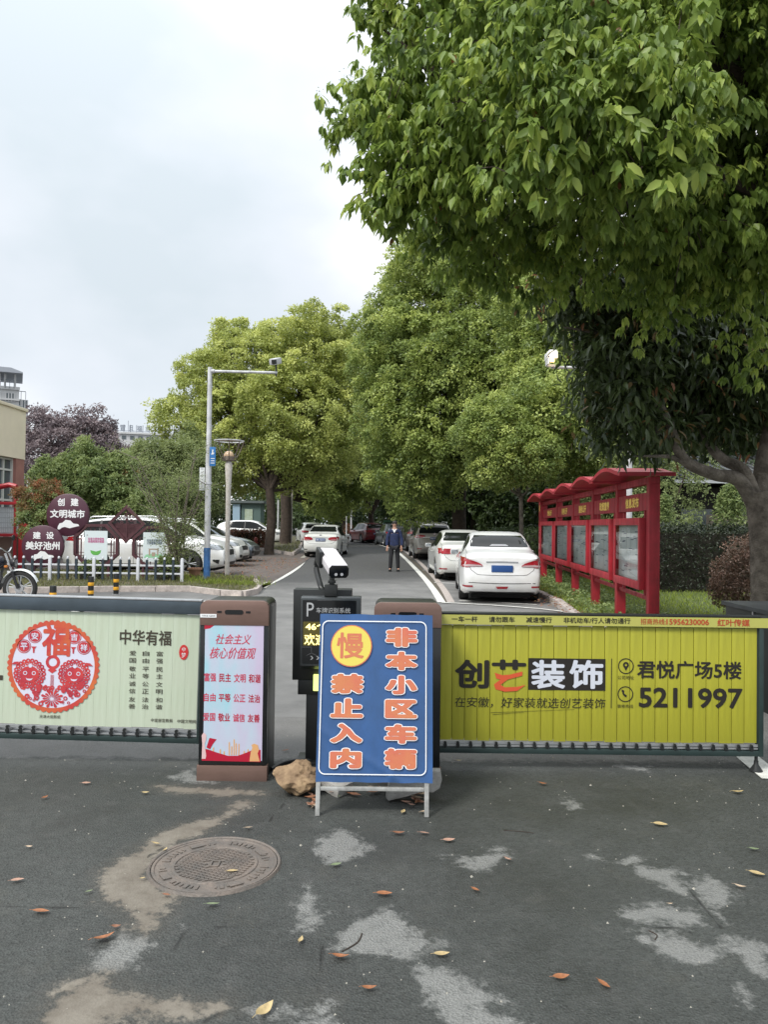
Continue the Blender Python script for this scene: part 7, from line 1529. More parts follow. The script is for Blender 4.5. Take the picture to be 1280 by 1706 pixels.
tree('camphor_tree', 'tallest camphor tree right of the road, behind the near canopy', 'tree', b, 3.8,
     [(735, 470, 33, (2.3, 2.2, 2.0)), (790, 450, 33, 2.2), (700, 540, 33, 2.0), (780, 540, 32, 2.6), (860, 540, 31.5, 2.4), (655, 610, 33, 1.7), (720, 620, 32, 2.3), (800, 620, 31, 2.4), (870, 640, 30, 2.2), (690, 700, 32.5, 2.2), (770, 705, 31.5, 2.3), (700, 780, 33, 2.0), (850, 700, 30.5, 1.8), (640, 560, 34, .9), (640, 535, 34, .8), (705, 435, 34, 1.0), (665, 490, 34, .8), (640, 650, 34, 1.3)],
     lm_mid, .36, grp=CG, cr=.36, spacing=.53, K=64, ln=.138, wd=.090, inner=.35, shell=(.74, 1.17))
b = Vector((4.55, 25.5, .1))
t_ = tree('camphor_tree', 'young camphor tree with a slim pale trunk left of the notice board', 'tree', b, 2.6,
     [(845, 735, 24.5, (1.25, 1.2, 1.0)), (880, 760, 24, (1.0, 1, .8)), (830, 775, 24.5, (.9, .9, .7)), (870, 705, 25, .9)], lm_mid, .085, m_barkp, CG, cr=.28, spacing=.36, K=95, ln=.10, wd=.06)
tree('camphor_tree', 'camphor tree filling the gap above the notice board', 'tree', Vector((8.3, 27, .1)), 4,
     [(960, 690, 26, (2.2, 2, 1.9)), (1010, 640, 26.5, 2.3), (930, 640, 27, 2.0), (1030, 730, 26, 1.7), (940, 580, 28, 2.2), (1060, 600, 28, 2.3), (930, 750, 27, 1.2)], lm_mid, .25, grp=CG, cr=.34, spacing=.50, K=70, ln=.125, wd=.08, shell=(.76, 1.15))
# dark trees that close the tunnel
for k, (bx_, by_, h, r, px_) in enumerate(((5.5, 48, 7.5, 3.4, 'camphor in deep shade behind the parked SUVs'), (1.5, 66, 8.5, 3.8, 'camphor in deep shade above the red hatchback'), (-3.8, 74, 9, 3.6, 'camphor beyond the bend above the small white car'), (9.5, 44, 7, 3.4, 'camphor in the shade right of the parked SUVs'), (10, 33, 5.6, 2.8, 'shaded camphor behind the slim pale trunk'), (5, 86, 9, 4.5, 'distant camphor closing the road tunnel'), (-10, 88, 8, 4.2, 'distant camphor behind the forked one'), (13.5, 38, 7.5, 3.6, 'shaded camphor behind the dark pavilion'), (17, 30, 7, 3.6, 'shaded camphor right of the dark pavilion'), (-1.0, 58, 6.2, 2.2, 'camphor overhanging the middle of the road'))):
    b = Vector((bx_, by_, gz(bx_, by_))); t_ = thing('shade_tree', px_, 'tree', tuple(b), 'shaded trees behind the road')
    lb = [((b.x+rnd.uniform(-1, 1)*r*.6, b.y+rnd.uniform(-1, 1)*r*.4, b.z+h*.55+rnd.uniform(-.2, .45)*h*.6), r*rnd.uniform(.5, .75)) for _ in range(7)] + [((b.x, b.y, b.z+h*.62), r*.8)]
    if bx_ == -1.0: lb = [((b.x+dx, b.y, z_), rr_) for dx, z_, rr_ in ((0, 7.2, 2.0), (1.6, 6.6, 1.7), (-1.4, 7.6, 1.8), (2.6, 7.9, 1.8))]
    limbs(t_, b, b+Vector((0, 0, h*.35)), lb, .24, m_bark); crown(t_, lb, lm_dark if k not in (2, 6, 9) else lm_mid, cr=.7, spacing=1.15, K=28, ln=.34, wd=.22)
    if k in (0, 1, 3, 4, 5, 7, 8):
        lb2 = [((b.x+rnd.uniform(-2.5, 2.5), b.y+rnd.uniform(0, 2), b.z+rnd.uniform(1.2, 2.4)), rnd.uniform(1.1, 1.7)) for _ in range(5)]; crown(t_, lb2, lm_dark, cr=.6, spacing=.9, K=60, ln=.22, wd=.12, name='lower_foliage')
# dark magnolia with pale limbs at the right
base = Vector((P(1273, 1000, 9.3).x, 9.3, .05)); t = thing('magnolia_tree', 'pale limbed tree with long dark glossy leaves rising behind the equipment box', 'tree', tuple(base))
def Pm(px, py, Y=9.3): return P(px, py, Y)
mb = MB(); rt_ = .165
tr = [base-Vector((0, 0, .1)), base+Vector((0, 0, .12)), Pm(1272, 960), Pm(1270, 880), Pm(1262, 820)]
mb.tube(smooth_path(tr, 5), [.25]+[.16]*3+[.14]*9+[.145]*8, 16); 
l1 = smooth_path([Pm(1262, 850), Pm(1232, 800, 9.25), Pm(1190, 790, 9.2), Pm(1140, 765, 9.1), Pm(1115, 705, 9.0), Pm(1088, 650, 9.0), Pm(1075, 590, 9.1), Pm(1050, 520, 9.3)], 5); mb.tube(l1, [.10-.072*(i/len(l1))**.8 for i in range(len(l1))], 12)
l2 = smooth_path([Pm(1262, 840), Pm(1240, 785, 9.3), Pm(1205, 765, 9.4), Pm(1180, 735, 9.5), Pm(1165, 680, 9.6), Pm(1160, 600, 9.7), Pm(1175, 500, 9.8)], 5); mb.tube(l2, [.09-.062*(i/len(l2))**.8 for i in range(len(l2))], 12)
l3 = smooth_path([Pm(1266, 850), Pm(1275, 760, 9.5), Pm(1300, 650, 9.7), Pm(1320, 500, 10)], 5); mb.tube(l3, [.12-.07*(i/len(l3)) for i in range(len(l3))], 12)
for s_, e_ in ((l1[18], Pm(1020, 700, 8.8)), (l1[26], Pm(1000, 600, 8.8)), (l2[20], Pm(1230, 640, 9.3)), (l1[12], Pm(1060, 760, 8.9)), (l1[30], Pm(940, 545, 8.8)), (l2[26], Pm(1110, 520, 9.6))): mb.tube([s_, s_.lerp(e_, .5)+Vector((0, 0, .08)), e_], [.035, .025, .008], 6)
add('trunk', mb, m_barkp, t, smooth=True)
lb = [(tuple(P(a, b_, Y)), r) for a, b_, Y, r in ((935, 492, 8.9, .22), (1015, 522, 8.9, .30), (1040, 605, 8.8, .52), (1080, 560, 9.0, .75), (1040, 690, 8.9, .50), (1100, 720, 9.3, .32), (1150, 600, 9.6, .85), (1220, 650, 9.7, .75), (1270, 560, 9.7, .9), (1180, 700, 9.8, .50), (1000, 500, 9.4, .8), (1120, 480, 9.8, 1.0), (1250, 460, 10, 1.1), (1050, 640, 9.4, .6), (1330, 640, 9.8, .8), (940, 470, 9.4, .3), (1380, 520, 9.8, 1.0))]
crown(t, lb, lm_mag, cr=.24, spacing=.27, K=13, ln=.16, wd=.052, inner=.9, hang=1.1, shape='leaf', shell=(.55, 1.0))
# rust underleaves and a few red buds
crown(t, lb[:8], lm_red, cr=.24, spacing=.62, K=5, ln=.12, wd=.04, inner=.2, hang=.8, name='red_leaves', shape='leaf')
# near camphor: lobes matched to its outline, trunk standing outside the right edge of the view
tb = Vector((5.3, 6.2, 0)); t = thing('near_camphor_tree', 'great camphor tree whose drooping leaves fill the upper right', 'tree', tuple(tb))
nl = [(615, 30, 6.6, .18), (670, 25, 6.5, .36), (700, 110, 6.2, .38), (610, 225, 6.2, .24), (585, 190, 6.3, .09), (640, 200, 6.0, .35), (640, 300, 6.0, .26), (690, 310, 5.9, .40), (665, 355, 6.0, .16), (740, 220, 6.0, .45), (760, 340, 6.0, .38), (655, 150, 6.2, .20),
      (820, 60, 5.6, .5), (880, 130, 5.0, .42), (960, 90, 5.2, .5), (1060, 60, 5.4, .55), (1180, 40, 5.6, .6), (930, 220, 4.8, .36), (1010, 190, 4.8, .40), (1100, 190, 4.7, .40), (900, 300, 4.9, .30), (990, 290, 4.8, .30), (1080, 290, 4.6, .26), (1140, 260, 4.7, .25), (1120, 130, 4.7, .35), (830, 180, 5.4, .40), (840, 280, 5.6, .32),
      (820, 400, 6.6, .42), (900, 420, 6.8, .48), (980, 420, 6.8, .45), (1080, 430, 6.9, .50), (1180, 400, 6.8, .6), (1260, 300, 6.4, .7), (1250, 150, 6.2, .7), (960, 360, 6.0, .34), (1060, 370, 6.0, .36), (1150, 350, 6.0, .4), (730, 390, 6.6, .22), (790, 440, 7.0, .24), (1230, 470, 7.2, .5), (1130, 480, 7.3, .35), (1330, 380, 6.5, .8), (1350, 150, 6, .9),
      (770, -60, 6.3, .7), (950, -100, 6.0, .9), (1150, -120, 6.0, 1.0), (1350, -80, 6.2, 1.1), (800, 120, 7.3, .8), (950, 250, 7.6, .9), (1120, 250, 7.8, 1.1), (780, 260, 7.4, .55), (1250, 260, 7.6, 1.0), (1000, 60, 7.6, 1.0), (1200, 60, 7.8, 1.1)]
lb = [(tuple(P(a, b_, Y)), r) for a, b_, Y, r in nl]
over = [((3.8, 4.0, 6.0), 1.1), ((4.9, 3.0, 5.8), 1.3), ((3.0, 5.2, 6.9), .95), ((5.0, 5.0, 6.8), 1.4), ((4.3, 1.9, 5.6), 1.1), ((6.3, 4.2, 5.2), 1.4), ((3.6, 2.6, 6.0), .8)]   # the crown carries on overhead, above the frame
mb = MB(); fork = Vector((5.1, 6.3, 2.9)); mb.tube(smooth_path([tb-Vector((0, 0, .1)), tb+Vector((0, 0, .4)), Vector((5.25, 6.25, 1.8)), fork], 5), [.42]+[.32]*15, 16)
for e_, r_ in ((P(1180, 90, 6.0), .12), (P(960, 200, 6.2), .10), (P(1150, 350, 6.9), .09), (P(1250, 60, 6.4), .13), (P(1000, -40, 6.4), .11)):
    ph = smooth_path([fork, fork.lerp(e_, .45)+Vector((0, 0, .35)), e_], 6); mb.tube(ph, [r_*(1-.6*i/len(ph)) for i in range(len(ph))], 9)
for (c_, r_) in lb:
    c_ = Vector(c_); s_ = min((P(1180, 90, 6.0), P(960, 200, 6.2), P(1150, 350, 6.9), P(1000, -40, 6.4), P(820, 230, 6.3)), key=lambda q_: (q_-c_).length); mb.tube([s_, s_.lerp(c_, .5)+Vector((0, .0, .10)), c_], [.03, .02, .007], 6)
add('trunk', mb, m_bark, t, smooth=True)
def shoots(lobes, per_area, nleaf, ln, shell=(.7, 1.02), group=8, gr=.11):
    """twig tips gathered in sprays, each with a whorl of drooping leaves"""
    Cs = []; Ds = []; Tn = []
    for (c_, r_) in lobes:
        ns = max(3, int(4*math.pi*r_*r_*per_area/group)); d = sphere_dirs(ns); d[:, 2] = np.where(d[:, 2] < -.6, -d[:, 2], d[:, 2]); cc = np.array(c_)+d*r_*rng.uniform(shell[0], shell[1]+.12, (ns, 1))
        q_ = cc[:, None]+rng.normal(size=(ns, group, 3))*np.array([gr, gr, gr*.85]); Cs.append(q_.reshape(-1, 3)); Ds.append(np.repeat(d, group, 0)); Tn.append(np.repeat(rng.uniform(0, .6, ns), group))
    Cs = np.concatenate(Cs); Ds = np.concatenate(Ds); Tn = np.concatenate(Tn); M_ = len(Cs)
    an = rng.uniform(0, 2*math.pi, (M_, nleaf)); rad = np.stack([np.cos(an), np.sin(an), np.zeros_like(an)], -1)
    ax = unit(rad*rng.uniform(.15, .80, (M_, nleaf, 1))+Ds[:, None]*.25+np.array([0, 0, -1.0])*rng.uniform(.4, 1.3, (M_, nleaf, 1)))
    Pb = Cs[:, None]+rad*ln*.16+np.array([0, 0, 1.0])*rng.uniform(-.12, .25, (M_, nleaf, 1))*ln*1.6
    nn = unit(rad*.8+np.array([0, 0, .55])+Ds[:, None]*.3+rng.normal(size=(M_, nleaf, 3))*.32)
    tint = np.clip(Tn[:, None]+rng.uniform(0, .4, (M_, nleaf)), 0, 1)
    return Pb.reshape(-1, 3), ax.reshape(-1, 3), nn.reshape(-1, 3), tint.reshape(-1), Cs, Ds
Pb, ax, nn, tint, Cs, Ds = shoots(lb, 44, 8, .088); n = len(Pb)
V_, lo, sz, nv = leaf_geo(Pb, ax, nn, .096*rng.uniform(.45, 1.25, n), .043*rng.uniform(.65, 1.25, n), 'leaf', .14)
np_mesh('crown', V_, lo, sz, lm_near, t, np.repeat(tint, nv))
# sparse sprays hanging below the crown where it thins out over the darker tree
low = [(tuple(P(a, b_, Y)), r) for a, b_, Y, r in ((900, 468, 7.0, .22), (990, 490, 7.0, .28), (1080, 520, 7.2, .32), (1170, 520, 7.3, .32), (1250, 540, 7.3, .35), (840, 470, 7.2, .2), (1270, 620, 7.4, .22))]
Pb, ax, nn, tint, _, _ = shoots(low, 26, 8, .088); n = len(Pb); V_, lo, sz, nv = leaf_geo(Pb, ax, nn, .09*rng.uniform(.6, 1.2, n), .042*rng.uniform(.8, 1.2, n), 'leaf', .12); np_mesh('low_sprays', V_, lo, sz, lm_near, t, np.repeat(tint, nv))
# inner foliage
Pb, ax, nn, tint, _, _ = shoots([(c_, r_*.7) for c_, r_ in lb], 45, 6, .095, (.2, 1.0)); n = len(Pb)
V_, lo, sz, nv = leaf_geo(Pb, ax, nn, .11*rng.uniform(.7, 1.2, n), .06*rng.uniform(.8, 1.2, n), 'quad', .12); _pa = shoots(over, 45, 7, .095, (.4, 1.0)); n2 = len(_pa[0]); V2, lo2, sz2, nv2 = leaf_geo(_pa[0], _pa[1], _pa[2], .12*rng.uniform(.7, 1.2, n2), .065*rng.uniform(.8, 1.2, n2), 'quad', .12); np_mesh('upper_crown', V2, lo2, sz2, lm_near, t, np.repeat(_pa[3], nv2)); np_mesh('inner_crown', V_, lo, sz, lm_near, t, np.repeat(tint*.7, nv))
mb = MB(); tv = np.array([c_ for c_, r_ in lb])
for i in rng.choice(len(Cs), 1100, replace=False):
    p = Cs[i]; c_ = tv[np.argmin(((tv-p)**2).sum(1))]; q_ = p+(c_-p)*.55; m_ = (p+q_)/2+np.array([0, 0, .03]); mb.tube([tuple(q_), tuple(m_), tuple(p)], [.006, .004, .002], 3, False)
add('twigs', mb, m_bark, t, fixn=False)['kind'] = 'stuff'
_k = rng.choice(len(Cs), 240, replace=False); pp = Cs[_k]; n3 = len(pp); V3, lo3, sz3, nv3 = leaf_geo(pp, unit(rng.normal(size=(n3, 3))*.6+np.array([0, 0, -1.])), unit(rng.normal(size=(n3, 3))*.4+np.array([0, -1., .3])), .085*rng.uniform(.7, 1.1, n3), .036, 'leaf', .2); np_mesh('old_leaves', V3, lo3, sz3, lm_red, t, np.repeat(rng.uniform(.3, 1, n3), nv3), kind='stuff')
# flower panicles above the shoot tips
sel = rng.choice(len(Cs), 900, replace=False); mb = MB(); sp = []
for i in sel:
    p = Cs[i]
    for q_ in range(5): 
        e_ = p+np.array([rng.normal()*.025, rng.normal()*.025, rng.uniform(.03, .085)]); sp.append(e_); mb.add([tuple(p), tuple(p+np.array([.0015, 0, 0])), tuple(e_)], [(0, 1, 2)])
add('flower_stalks', mb, mat('stalk_green', (.16, .22, .07), .6), t, fixn=False)['kind'] = 'stuff'
sp = np.array(sp); n = len(sp); d = sphere_dirs(n); V_, lo, sz, nv = leaf_geo(sp, d, sphere_dirs(n), .012, .011, 'quad', 0); o = np_mesh('flower_buds', V_, lo, sz, mat('bud_cream', (.30, .34, .14), .7), t, np.full(n*nv, .5)); o['kind'] = 'stuff'
# single large leaves nearest the camera, hung as objects of their own
variants = []
for k in range(8):
    V1, lo1, sz1, nv1 = leaf_geo(np.zeros((1, 3)), np.array([[0, 0, -1.]]), np.array([[0, -1., .15]]), np.array([.108+.004*k]), np.array([.050+.002*(k % 3)]), 'leaf', .05+.03*(k % 4))
    o = np_mesh('leaf', V1, lo1, sz1, lm_near, t, np.full(nv1, .35+.08*k), off=(0, 0, 0), smooth=True); variants.append(o)
cand = [(c_, r_) for c_, r_ in lb if c_[1] < 5.3 and c_[2] < 4.6]; cnt = 0; made = []
for k in range(34):
    c_, r_ = cand[k % len(cand)]; d = Vector((rnd.gauss(0, .7), -1.0, rnd.gauss(0, .6))).normalized(); tip = Vector(c_)+d*r_*1.03
    for j in range(8):
        src = variants[cnt % 8]; o = src if cnt < 8 else src.copy()
        if cnt >= 8: C.objects.link(o)
        o.parent = t; a = rnd.uniform(0, 2*math.pi); o.location = tip+Vector((math.cos(a)*.018, math.sin(a)*.018, rnd.uniform(-.02, .05)))-org(t)
        o.rotation_euler = (rnd.gauss(0, .35)-.25*math.sin(a), rnd.gauss(0, .35)+.45*math.cos(a)*-1, a*.0+rnd.gauss(0, .7)); cnt += 1
# ---- purple leaved trees, green trees and shrubs on the left
tree('purple_plum_tree', 'dark purple leaved tree next to the cream building', 'tree', G(80, 905), 2.0, [(70, 740, 52, (2.2, 2, 2)), (95, 760, 51, 2.0), (55, 790, 50, 2.0), (110, 800, 50, 1.6), (75, 705, 53, .8), (60, 700, 53, .6), (100, 715, 53, .9)], lm_purple, .2, grp='purple leaved trees', cr=.6, spacing=.8, K=50, ln=.24, wd=.12)
tree('purple_plum_tree', 'dark purple leaved tree right of its twin, below the roof letters', 'tree', G(165, 900), 2.0, [(135, 745, 53, (2.2, 2, 1.9)), (160, 745, 54, 1.7), (195, 775, 54, 1.4), (150, 790, 52, 2.0), (200, 800, 53, 1.6), (130, 705, 54, .9), (165, 700, 54, .8), (172, 712, 54, .5)], lm_purple, .2, grp='purple leaved trees', cr=.6, spacing=.8, K=50, ln=.24, wd=.12)
tree('green_tree', 'round fresh green tree behind the upper plum sign', 'tree', G(150, 925), 1.2, [(130, 790, 33, (1.1, 1, .8)), (160, 800, 33, 1.2), (190, 820, 33, 1.2), (110, 815, 33, 1.0), (150, 845, 32, 1.2), (215, 855, 32, 1.0), (200, 785, 34, .7), (70, 800, 34, .5), (140, 765, 34, .45)], lm_gr, .10, cr=.34, spacing=.42, K=60, ln=.14, wd=.085)
tree('green_tree', 'loose pale green tree right of the round green one, behind the crape myrtle', 'tree', G(275, 920), 1.2, [(240, 785, 36, 1.1), (270, 780, 37, 1.2), (300, 780, 36, 1.3), (250, 820, 35, 1.3), (300, 840, 35, 1.2), (330, 820, 36, 1.3), (310, 765, 38, .7), (330, 760, 38, 1.2), (225, 765, 38, .5)], lm_grey, .10, cr=.36, spacing=.45, K=70, ln=.13, wd=.07)
tree('red_tipped_shrub', 'bushy shrub with orange red tips between the shelter and plum signs', 'shrub', G(60, 948), .4, [(62, 845, 23.5, (.45, .45, .5)), (80, 850, 23.5, .5), (62, 872, 23, .5), (92, 835, 24, .4)], lm_gr, .04, cr=.22, spacing=.28, K=60, ln=.08, wd=.04)
t_ = bpy.data.objects[-1] if False else [o for o in SC.objects if o.name.startswith('red_tipped_shrub')][0]
crown(t_, [(tuple(P(a, b_, Y)), r) for a, b_, Y, r in ((50, 825, 23.5, .34), (75, 822, 23.6, .42), (95, 828, 23.8, .3), (30, 822, 23.8, .16), (62, 850, 23.2, .4))], lm_red, cr=.16, spacing=.24, K=40, ln=.09, wd=.04, name='red_tips')
crown([o for o in SC.objects if o.name.startswith('green_tree')][0], [(tuple(P(a, b_, Y)), r) for a, b_, Y, r in ((215, 800, 32.8, .5), (135, 785, 32.6, .25))], lm_red, cr=.12, spacing=.5, K=14, ln=.12, wd=.05, name='red_flowers')
# crape myrtle: many thin stems
b = G(300, 972); t = thing('crape_myrtle', 'wispy many stemmed shrub at the end of the picket fence', 'shrub', (b.x, 20.0, .11)); mb = MB(); tips = []
bb = Vector((b.x, 20.0, .11))
for k in range(13):
    e_ = P(rnd.uniform(205, 350), rnd.uniform(745, 815), 20+rnd.uniform(-.6, .8)); s_ = bb+Vector((rnd.uniform(-.12, .12), rnd.uniform(-.1, .1), 0)); m_ = s_.lerp(e_, .35)+Vector(((s_.x-e_.x)*.18, 0, .1)); ph = smooth_path([s_, m_, e_], 6)
    mb.tube(ph, [.032*(1-.85*i/len(ph)) for i in range(len(ph))], 6); tips.append(e_)
    for q_ in range(7):
        s2 = ph[int(len(ph)*rnd.uniform(.3, .95))]; e2 = s2+Vector((rnd.gauss(0, .35), rnd.gauss(0, .25), rnd.uniform(.05, .4))); mb.tube([s2, e2], [.011, .004], 4); tips.append(e2); tips.append(s2.lerp(e2, .5))
add('stems', mb, mat('myrtle_bark', (.15, .125, .10), .85, var=.3, scale=10), t, smooth=True)
tp = np.array([tuple(p) for p in tips]); K = 48; n = len(tp)*K; pp = (tp[:, None]+rng.normal(size=(len(tp), K, 3))*np.array([.15, .15, .15])).reshape(-1, 3); V_, lo, sz, nv = leaf_geo(pp, unit(rng.normal(size=(n, 3))), unit(rng.normal(size=(n, 3))+np.array([0, 0, 1])), .048*rng.uniform(.7, 1.3, n), .022, 'quad'); np_mesh('foliage', V_, lo, sz, lm_grey, t, np.repeat(rng.uniform(0, 1, n), nv))
# hedges and shrubs
def hedge(name, label, cat, x0, x1, y0, y1, h, m, ln=.07, dens=900, zb=.1, rounded=False):
    t = thing(name, label, cat, ((x0+x1)/2, (y0+y1)/2, zb)); n = int(dens*((x1-x0)*h*2+(x1-x0)*(y1-y0)+(y1-y0)*h*2)); u_ = rng.uniform(0, 1, (n, 3)); f = rng.integers(0, 5, n)
    u_[f == 0, 1] = 0; u_[f == 1, 2] = 1; u_[f == 2, 0] = 0; u_[f == 3, 0] = 1; u_[f == 4, 1] = 1
    u_ = u_+rng.normal(size=(n, 3))*np.array([.03, .06, .05]); Pp = np.array([x0, y0, zb])+u_*np.array([x1-x0, y1-y0, h])
    if rounded: 
        c_ = np.array([(x0+x1)/2, (y0+y1)/2, zb+h*.45]); d = unit(Pp-c_); Pp = c_+d*np.array([(x1-x0)/2, (y1-y0)/2, h*.55])*rng.uniform(.6, 1.08, (n, 1))
    V_, lo, sz, nv = leaf_geo(Pp, unit(rng.normal(size=(n, 3))), unit(rng.normal(size=(n, 3))+np.array([0, -.3, .8])), ln*rng.uniform(.7, 1.3, n), ln*.5, 'quad'); np_mesh('foliage', V_, lo, sz, m, t, np.repeat(rng.uniform(0, 1, n), nv))
    mb = MB(); mb.box(x0+(x1-x0)*.12, x1-(x1-x0)*.12, y0+(y1-y0)*.15, y1-(y1-y0)*.15, zb, zb+h*(.6 if rounded else .93)); add('branches', mb, mat('twig_mass', (.02, .018, .012), .95), t); return t
X = lambda px, Y: P(px, 900, Y).x
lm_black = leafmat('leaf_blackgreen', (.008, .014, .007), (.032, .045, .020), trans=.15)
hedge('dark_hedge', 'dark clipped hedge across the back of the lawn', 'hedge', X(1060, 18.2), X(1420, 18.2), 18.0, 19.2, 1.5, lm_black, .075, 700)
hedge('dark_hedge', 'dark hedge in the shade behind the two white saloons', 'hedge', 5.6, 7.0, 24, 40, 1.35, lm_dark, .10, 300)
hedge('red_hedge', 'low red leaved hedge in front of the white hatchback', 'hedge', X(383, 43.5), X(438, 43.5), 43.2, 44.2, 1.0, lm_redhedge, .12, 420, zb=.15)
t = thing('red_shrub', 'rounded shrub with reddish brown leaves left of the magnolia trunk', 'shrub', (X(1235, 12.6), 12.7, .1)); lb = [(tuple(P(a, b_, Y)), r) for a, b_, Y, r in ((1225, 960, 12.6, .32), (1250, 930, 12.7, .36), (1215, 985, 12.6, .26), (1262, 975, 12.6, .34), (1240, 995, 12.5, .32), (1275, 915, 12.9, .30))]
crown(t, lb, leafmat('leaf_russet', (.10, .085, .055), (.36, .23, .17), trans=.2), cr=.10, spacing=.13, K=22, ln=.05, wd=.026, inner=.5, shell=(.7, 1.1)); mb = MB()
for c_, r_ in lb: mb.tube([(X(1240, 12.7), 12.7, .05), c_], [.02, .008], 5)
add('stems', mb, m_bark, t)
hedge('green_shrub', 'small fresh green shrub behind the hedge near the magnolia trunk', 'shrub', X(1188, 20), X(1250, 20), 19.6, 20.5, 2.6, lm_gr, .09, 600, rounded=True)
hedge('green_shrub', 'leafy green shrub seen between the notice board posts and the hedge', 'shrub', X(1090, 19.8), X(1130, 19.8), 19.5, 20.3, 2.3, lm_gr, .08, 600, rounded=True)
hedge('red_bush', 'small reddish bush by the roadside left of the red hatchback', 'shrub', P(572, 890, 66).x, P(590, 890, 66).x, 66, 67.4, 1.3, lm_redhedge, .14, 260, zb=gz(0, 66), rounded=True)
hedge('verge_bush', 'green bush under the right end of the lattice stand', 'shrub', X(262, 20.0), X(300, 20.0), 19.7, 20.2, .65, lm_gr, .06, 1500, zb=.11, rounded=True)
hedge('verge_bush', 'green bush under the left poster of the lattice stand', 'shrub', X(135, 20.0), X(175, 20.0), 19.7, 20.1, .5, lm_gr, .06, 1500, zb=.11, rounded=True)
lb = [(tuple(P(a, b_, Y)), r) for a, b_, Y, r in ((1040, 860, 24, 1.4), (1100, 820, 24, 1.3), (1090, 880, 23, 1.1), (1010, 800, 25, 1.5), (1150, 770, 24, .9), (1060, 790, 25, 1.2))]
t = thing('variegated_shrub', 'pale spotted loose shrub showing behind the notice board roof', 'shrub', (P(1080, 860, 24).x, 24, .1)); crown(t, lb, lm_grey, cr=.3, spacing=.5, K=30, ln=.10, wd=.05); mb = MB()
for c_, r_ in lb: mb.tube([(P(1080, 860, 24).x, 24, 0), c_], [.05, .02], 6)
add('stems', mb, m_bark, t)
# woods that close every gap far behind
lb = []
for k in range(26):
    a = -70+k*6.2; yy = 118+rnd.uniform(-8, 8)+abs(a)*.0; lb.append(((a, yy, rnd.uniform(1.5, 5)), rnd.uniform(4.0, 5.6)))
for k in range(14): lb.append(((16+k*4.5, 50-k*.4+rnd.uniform(-2, 2), rnd.uniform(2, 6)), rnd.uniform(3.2, 4.6)))
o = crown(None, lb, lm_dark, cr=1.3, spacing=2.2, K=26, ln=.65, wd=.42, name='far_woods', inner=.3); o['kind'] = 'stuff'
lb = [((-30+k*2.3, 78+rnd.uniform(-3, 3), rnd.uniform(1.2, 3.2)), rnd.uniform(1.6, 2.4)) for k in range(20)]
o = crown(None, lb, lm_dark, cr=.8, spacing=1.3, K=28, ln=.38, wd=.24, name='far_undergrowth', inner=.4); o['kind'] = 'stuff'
# ---- grass and weeds
def blades(name, pts, h, wd, m, kind='stuff', lean=.35):
    n = len(pts); a = rng.uniform(0, 2*math.pi, n); s_ = np.stack([np.cos(a), np.sin(a), np.zeros(n)], -1); hh = (h*rng.uniform(.4, 1.3, n))[:, None]; w_ = wd*rng.uniform(.6, 1.3, n)[:, None]
    le = rng.normal(size=(n, 3))*np.array([1, 1, 0])*lean*hh; V_ = np.stack([pts-s_*w_, pts+s_*w_, pts+le*.4+np.array([0, 0, 1])*hh*.6+s_*w_*.7, pts+le+np.array([0, 0, 1])*hh], 1)
    F_ = np.array([[0, 1, 2], [0, 2, 3]]); idx = (np.arange(n)*4)[:, None, None]+F_[None]; return np_mesh(name, V_.reshape(-1, 3), idx.reshape(-1), np.full(n*2, 3), m, tint=np.repeat(rng.uniform(0, 1, n), 4), kind=kind)
lm_grass = leafmat('grass_blades', (.085, .125, .025), (.32, .40, .070), trans=.4); lm_dry = leafmat('weed_blades', (.07, .085, .03), (.25, .25, .10), trans=.3)
pl_ = np.array(lawn)
def inside(x, y, poly):
    c_ = np.zeros(len(x), bool)
    for i in range(len(poly)):
        a, b_ = poly[i], poly[(i+1) % len(poly)]; c_ ^= ((a[1] > y) != (b_[1] > y)) & (x < (b_[0]-a[0])*(y-a[1])/((b_[1]-a[1]) or 1e-9)+a[0])
    return c_
n = 85000; yy = 8+rng.uniform(0, 1, n)**1.5*20; xx = rng.uniform(2.8, 12.5, n); k_ = inside(xx, yy, pl_) & (xx < yy*.55+1); pts = np.stack([xx[k_], yy[k_], np.full(k_.sum(), .095)], -1)
blades('lawn_grass', pts, .085, .006, lm_grass)
# broad leaved weeds along the kerb below the notice board
n = 15000; yy = rng.uniform(11, 26, n); xx = 3.25+(yy-10.8)*.075+rng.uniform(0, 1.2, n); k_ = inside(xx, yy, pl_); xx, yy = xx[k_], yy[k_]; n = len(xx); cl_ = np.sin(xx*5+yy*2.3)+np.sin(yy*3.7-xx)*.8+rng.normal(size=n)*.5; kk = cl_ > .4; xx, yy = xx[kk], yy[kk]; n = len(xx)
pp = np.stack([xx, yy, .10+rng.uniform(0, .16, n)], -1); V_, lo, sz, nv = leaf_geo(pp, unit(rng.normal(size=(n, 3))*np.array([1, 1, .5])), unit(rng.normal(size=(n, 3))*.5+np.array([0, 0, 1])), .07*rng.uniform(.6, 1.3, n), .045, 'quad'); np_mesh('lawn_weeds', V_, lo, sz, lm_gr, tint=np.repeat(rng.uniform(0, 1, n), nv), kind='stuff')
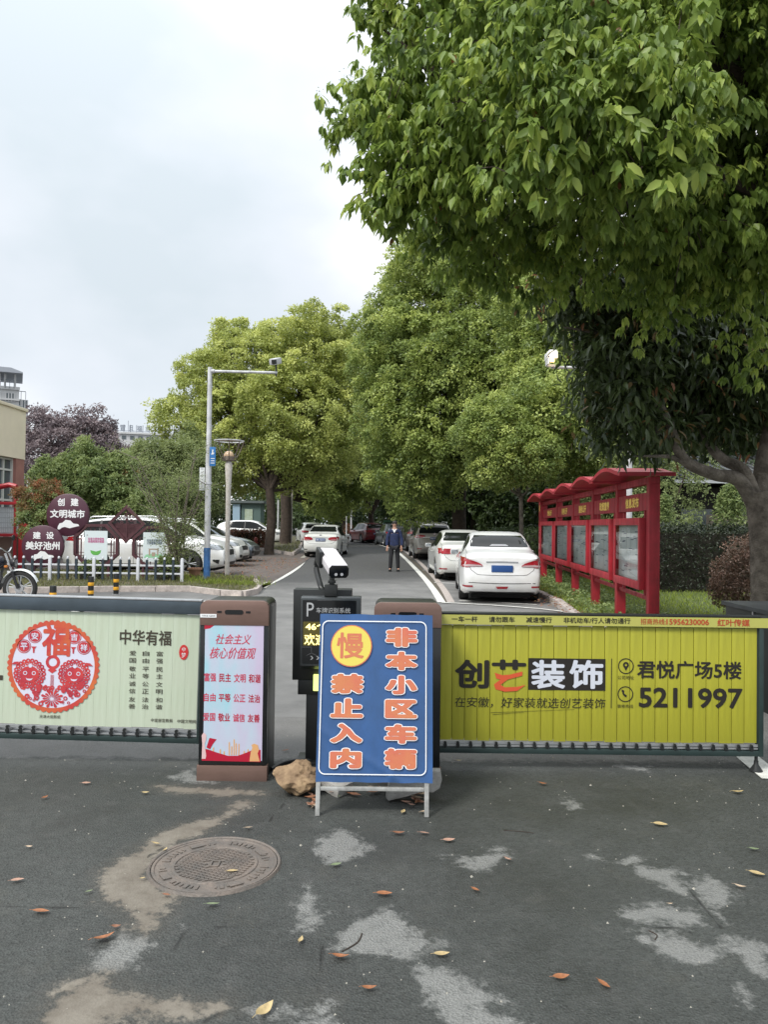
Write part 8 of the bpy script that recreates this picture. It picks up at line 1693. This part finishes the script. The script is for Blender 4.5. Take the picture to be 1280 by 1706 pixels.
pv = np.array(verge_pts); n = 13000; xx = rng.uniform(-10.5, -2.9, n); yy = rng.uniform(17, 24, n); k_ = inside(xx, yy, pv); pts = np.stack([xx[k_], yy[k_], np.full(k_.sum(), .112)], -1); blades('verge_grass', pts, .07, .007, lm_dry)
for (px, py, sp_, n_) in ((385, 975, .35, 900), (360, 980, .3, 700), (410, 982, .3, 500), (320, 975, .3, 400), (300, 970, .25, 400), (355, 975, .1, 300), (400, 972, .25, 300)):
    g_ = G(px, py); q_ = rng.normal(size=(n_, 3))*np.array([sp_, sp_*.5, 0]); pts = np.array([g_.x, g_.y, .112])+q_; blades('weed_tufts', pts[::2], .12, .007, lm_dry if px % 2 else lm_grass)
kp_ = [(p.x, p.y) for p in kp2] + [(G(440, 888).x, G(440, 888).y), (G(300, 888).x, G(300, 888).y), (G(330, 905).x, G(330, 905).y)]
ar = np.array(kp_); n = 16000; xx = rng.uniform(ar[:, 0].min(), ar[:, 0].max(), n); yy = rng.uniform(ar[:, 1].min(), ar[:, 1].max(), n); k_ = inside(xx, yy, kp_) & (rng.uniform(0, 1, n) < .2+.8*(xx > -6.0)); zz_ = np.vectorize(gz)(xx[k_], yy[k_])+.13; blades('verge_weeds', np.stack([xx[k_], yy[k_], zz_], -1), .16, .014, lm_dry)
# fallen leaves gathered by the far kerbs
n = 1500; c_ = rng.integers(0, 2, n); xx = np.where(c_ == 0, rng.uniform(2.8, 4.2, n), rng.uniform(-6, -3.2, n)); yy = np.where(c_ == 0, rng.uniform(12, 26, n), rng.uniform(20, 34, n)); k_ = np.where(c_ == 0, np.abs(xx-(3.05+(yy-8)*.068)) < .5, xx < -3.0); xx, yy = xx[k_], yy[k_]; n = len(xx)
V_, lo, sz, nv = leaf_geo(np.stack([xx, yy, np.full(n, .13)], -1), unit(rng.normal(size=(n, 3))*np.array([1, 1, .1])), unit(rng.normal(size=(n, 3))*.3+np.array([0, 0, 1])), .07, .035, 'quad'); np_mesh('leaf_litter', V_, lo, sz, lm_red, tint=np.repeat(rng.uniform(.3, 1, n), nv), kind='stuff')
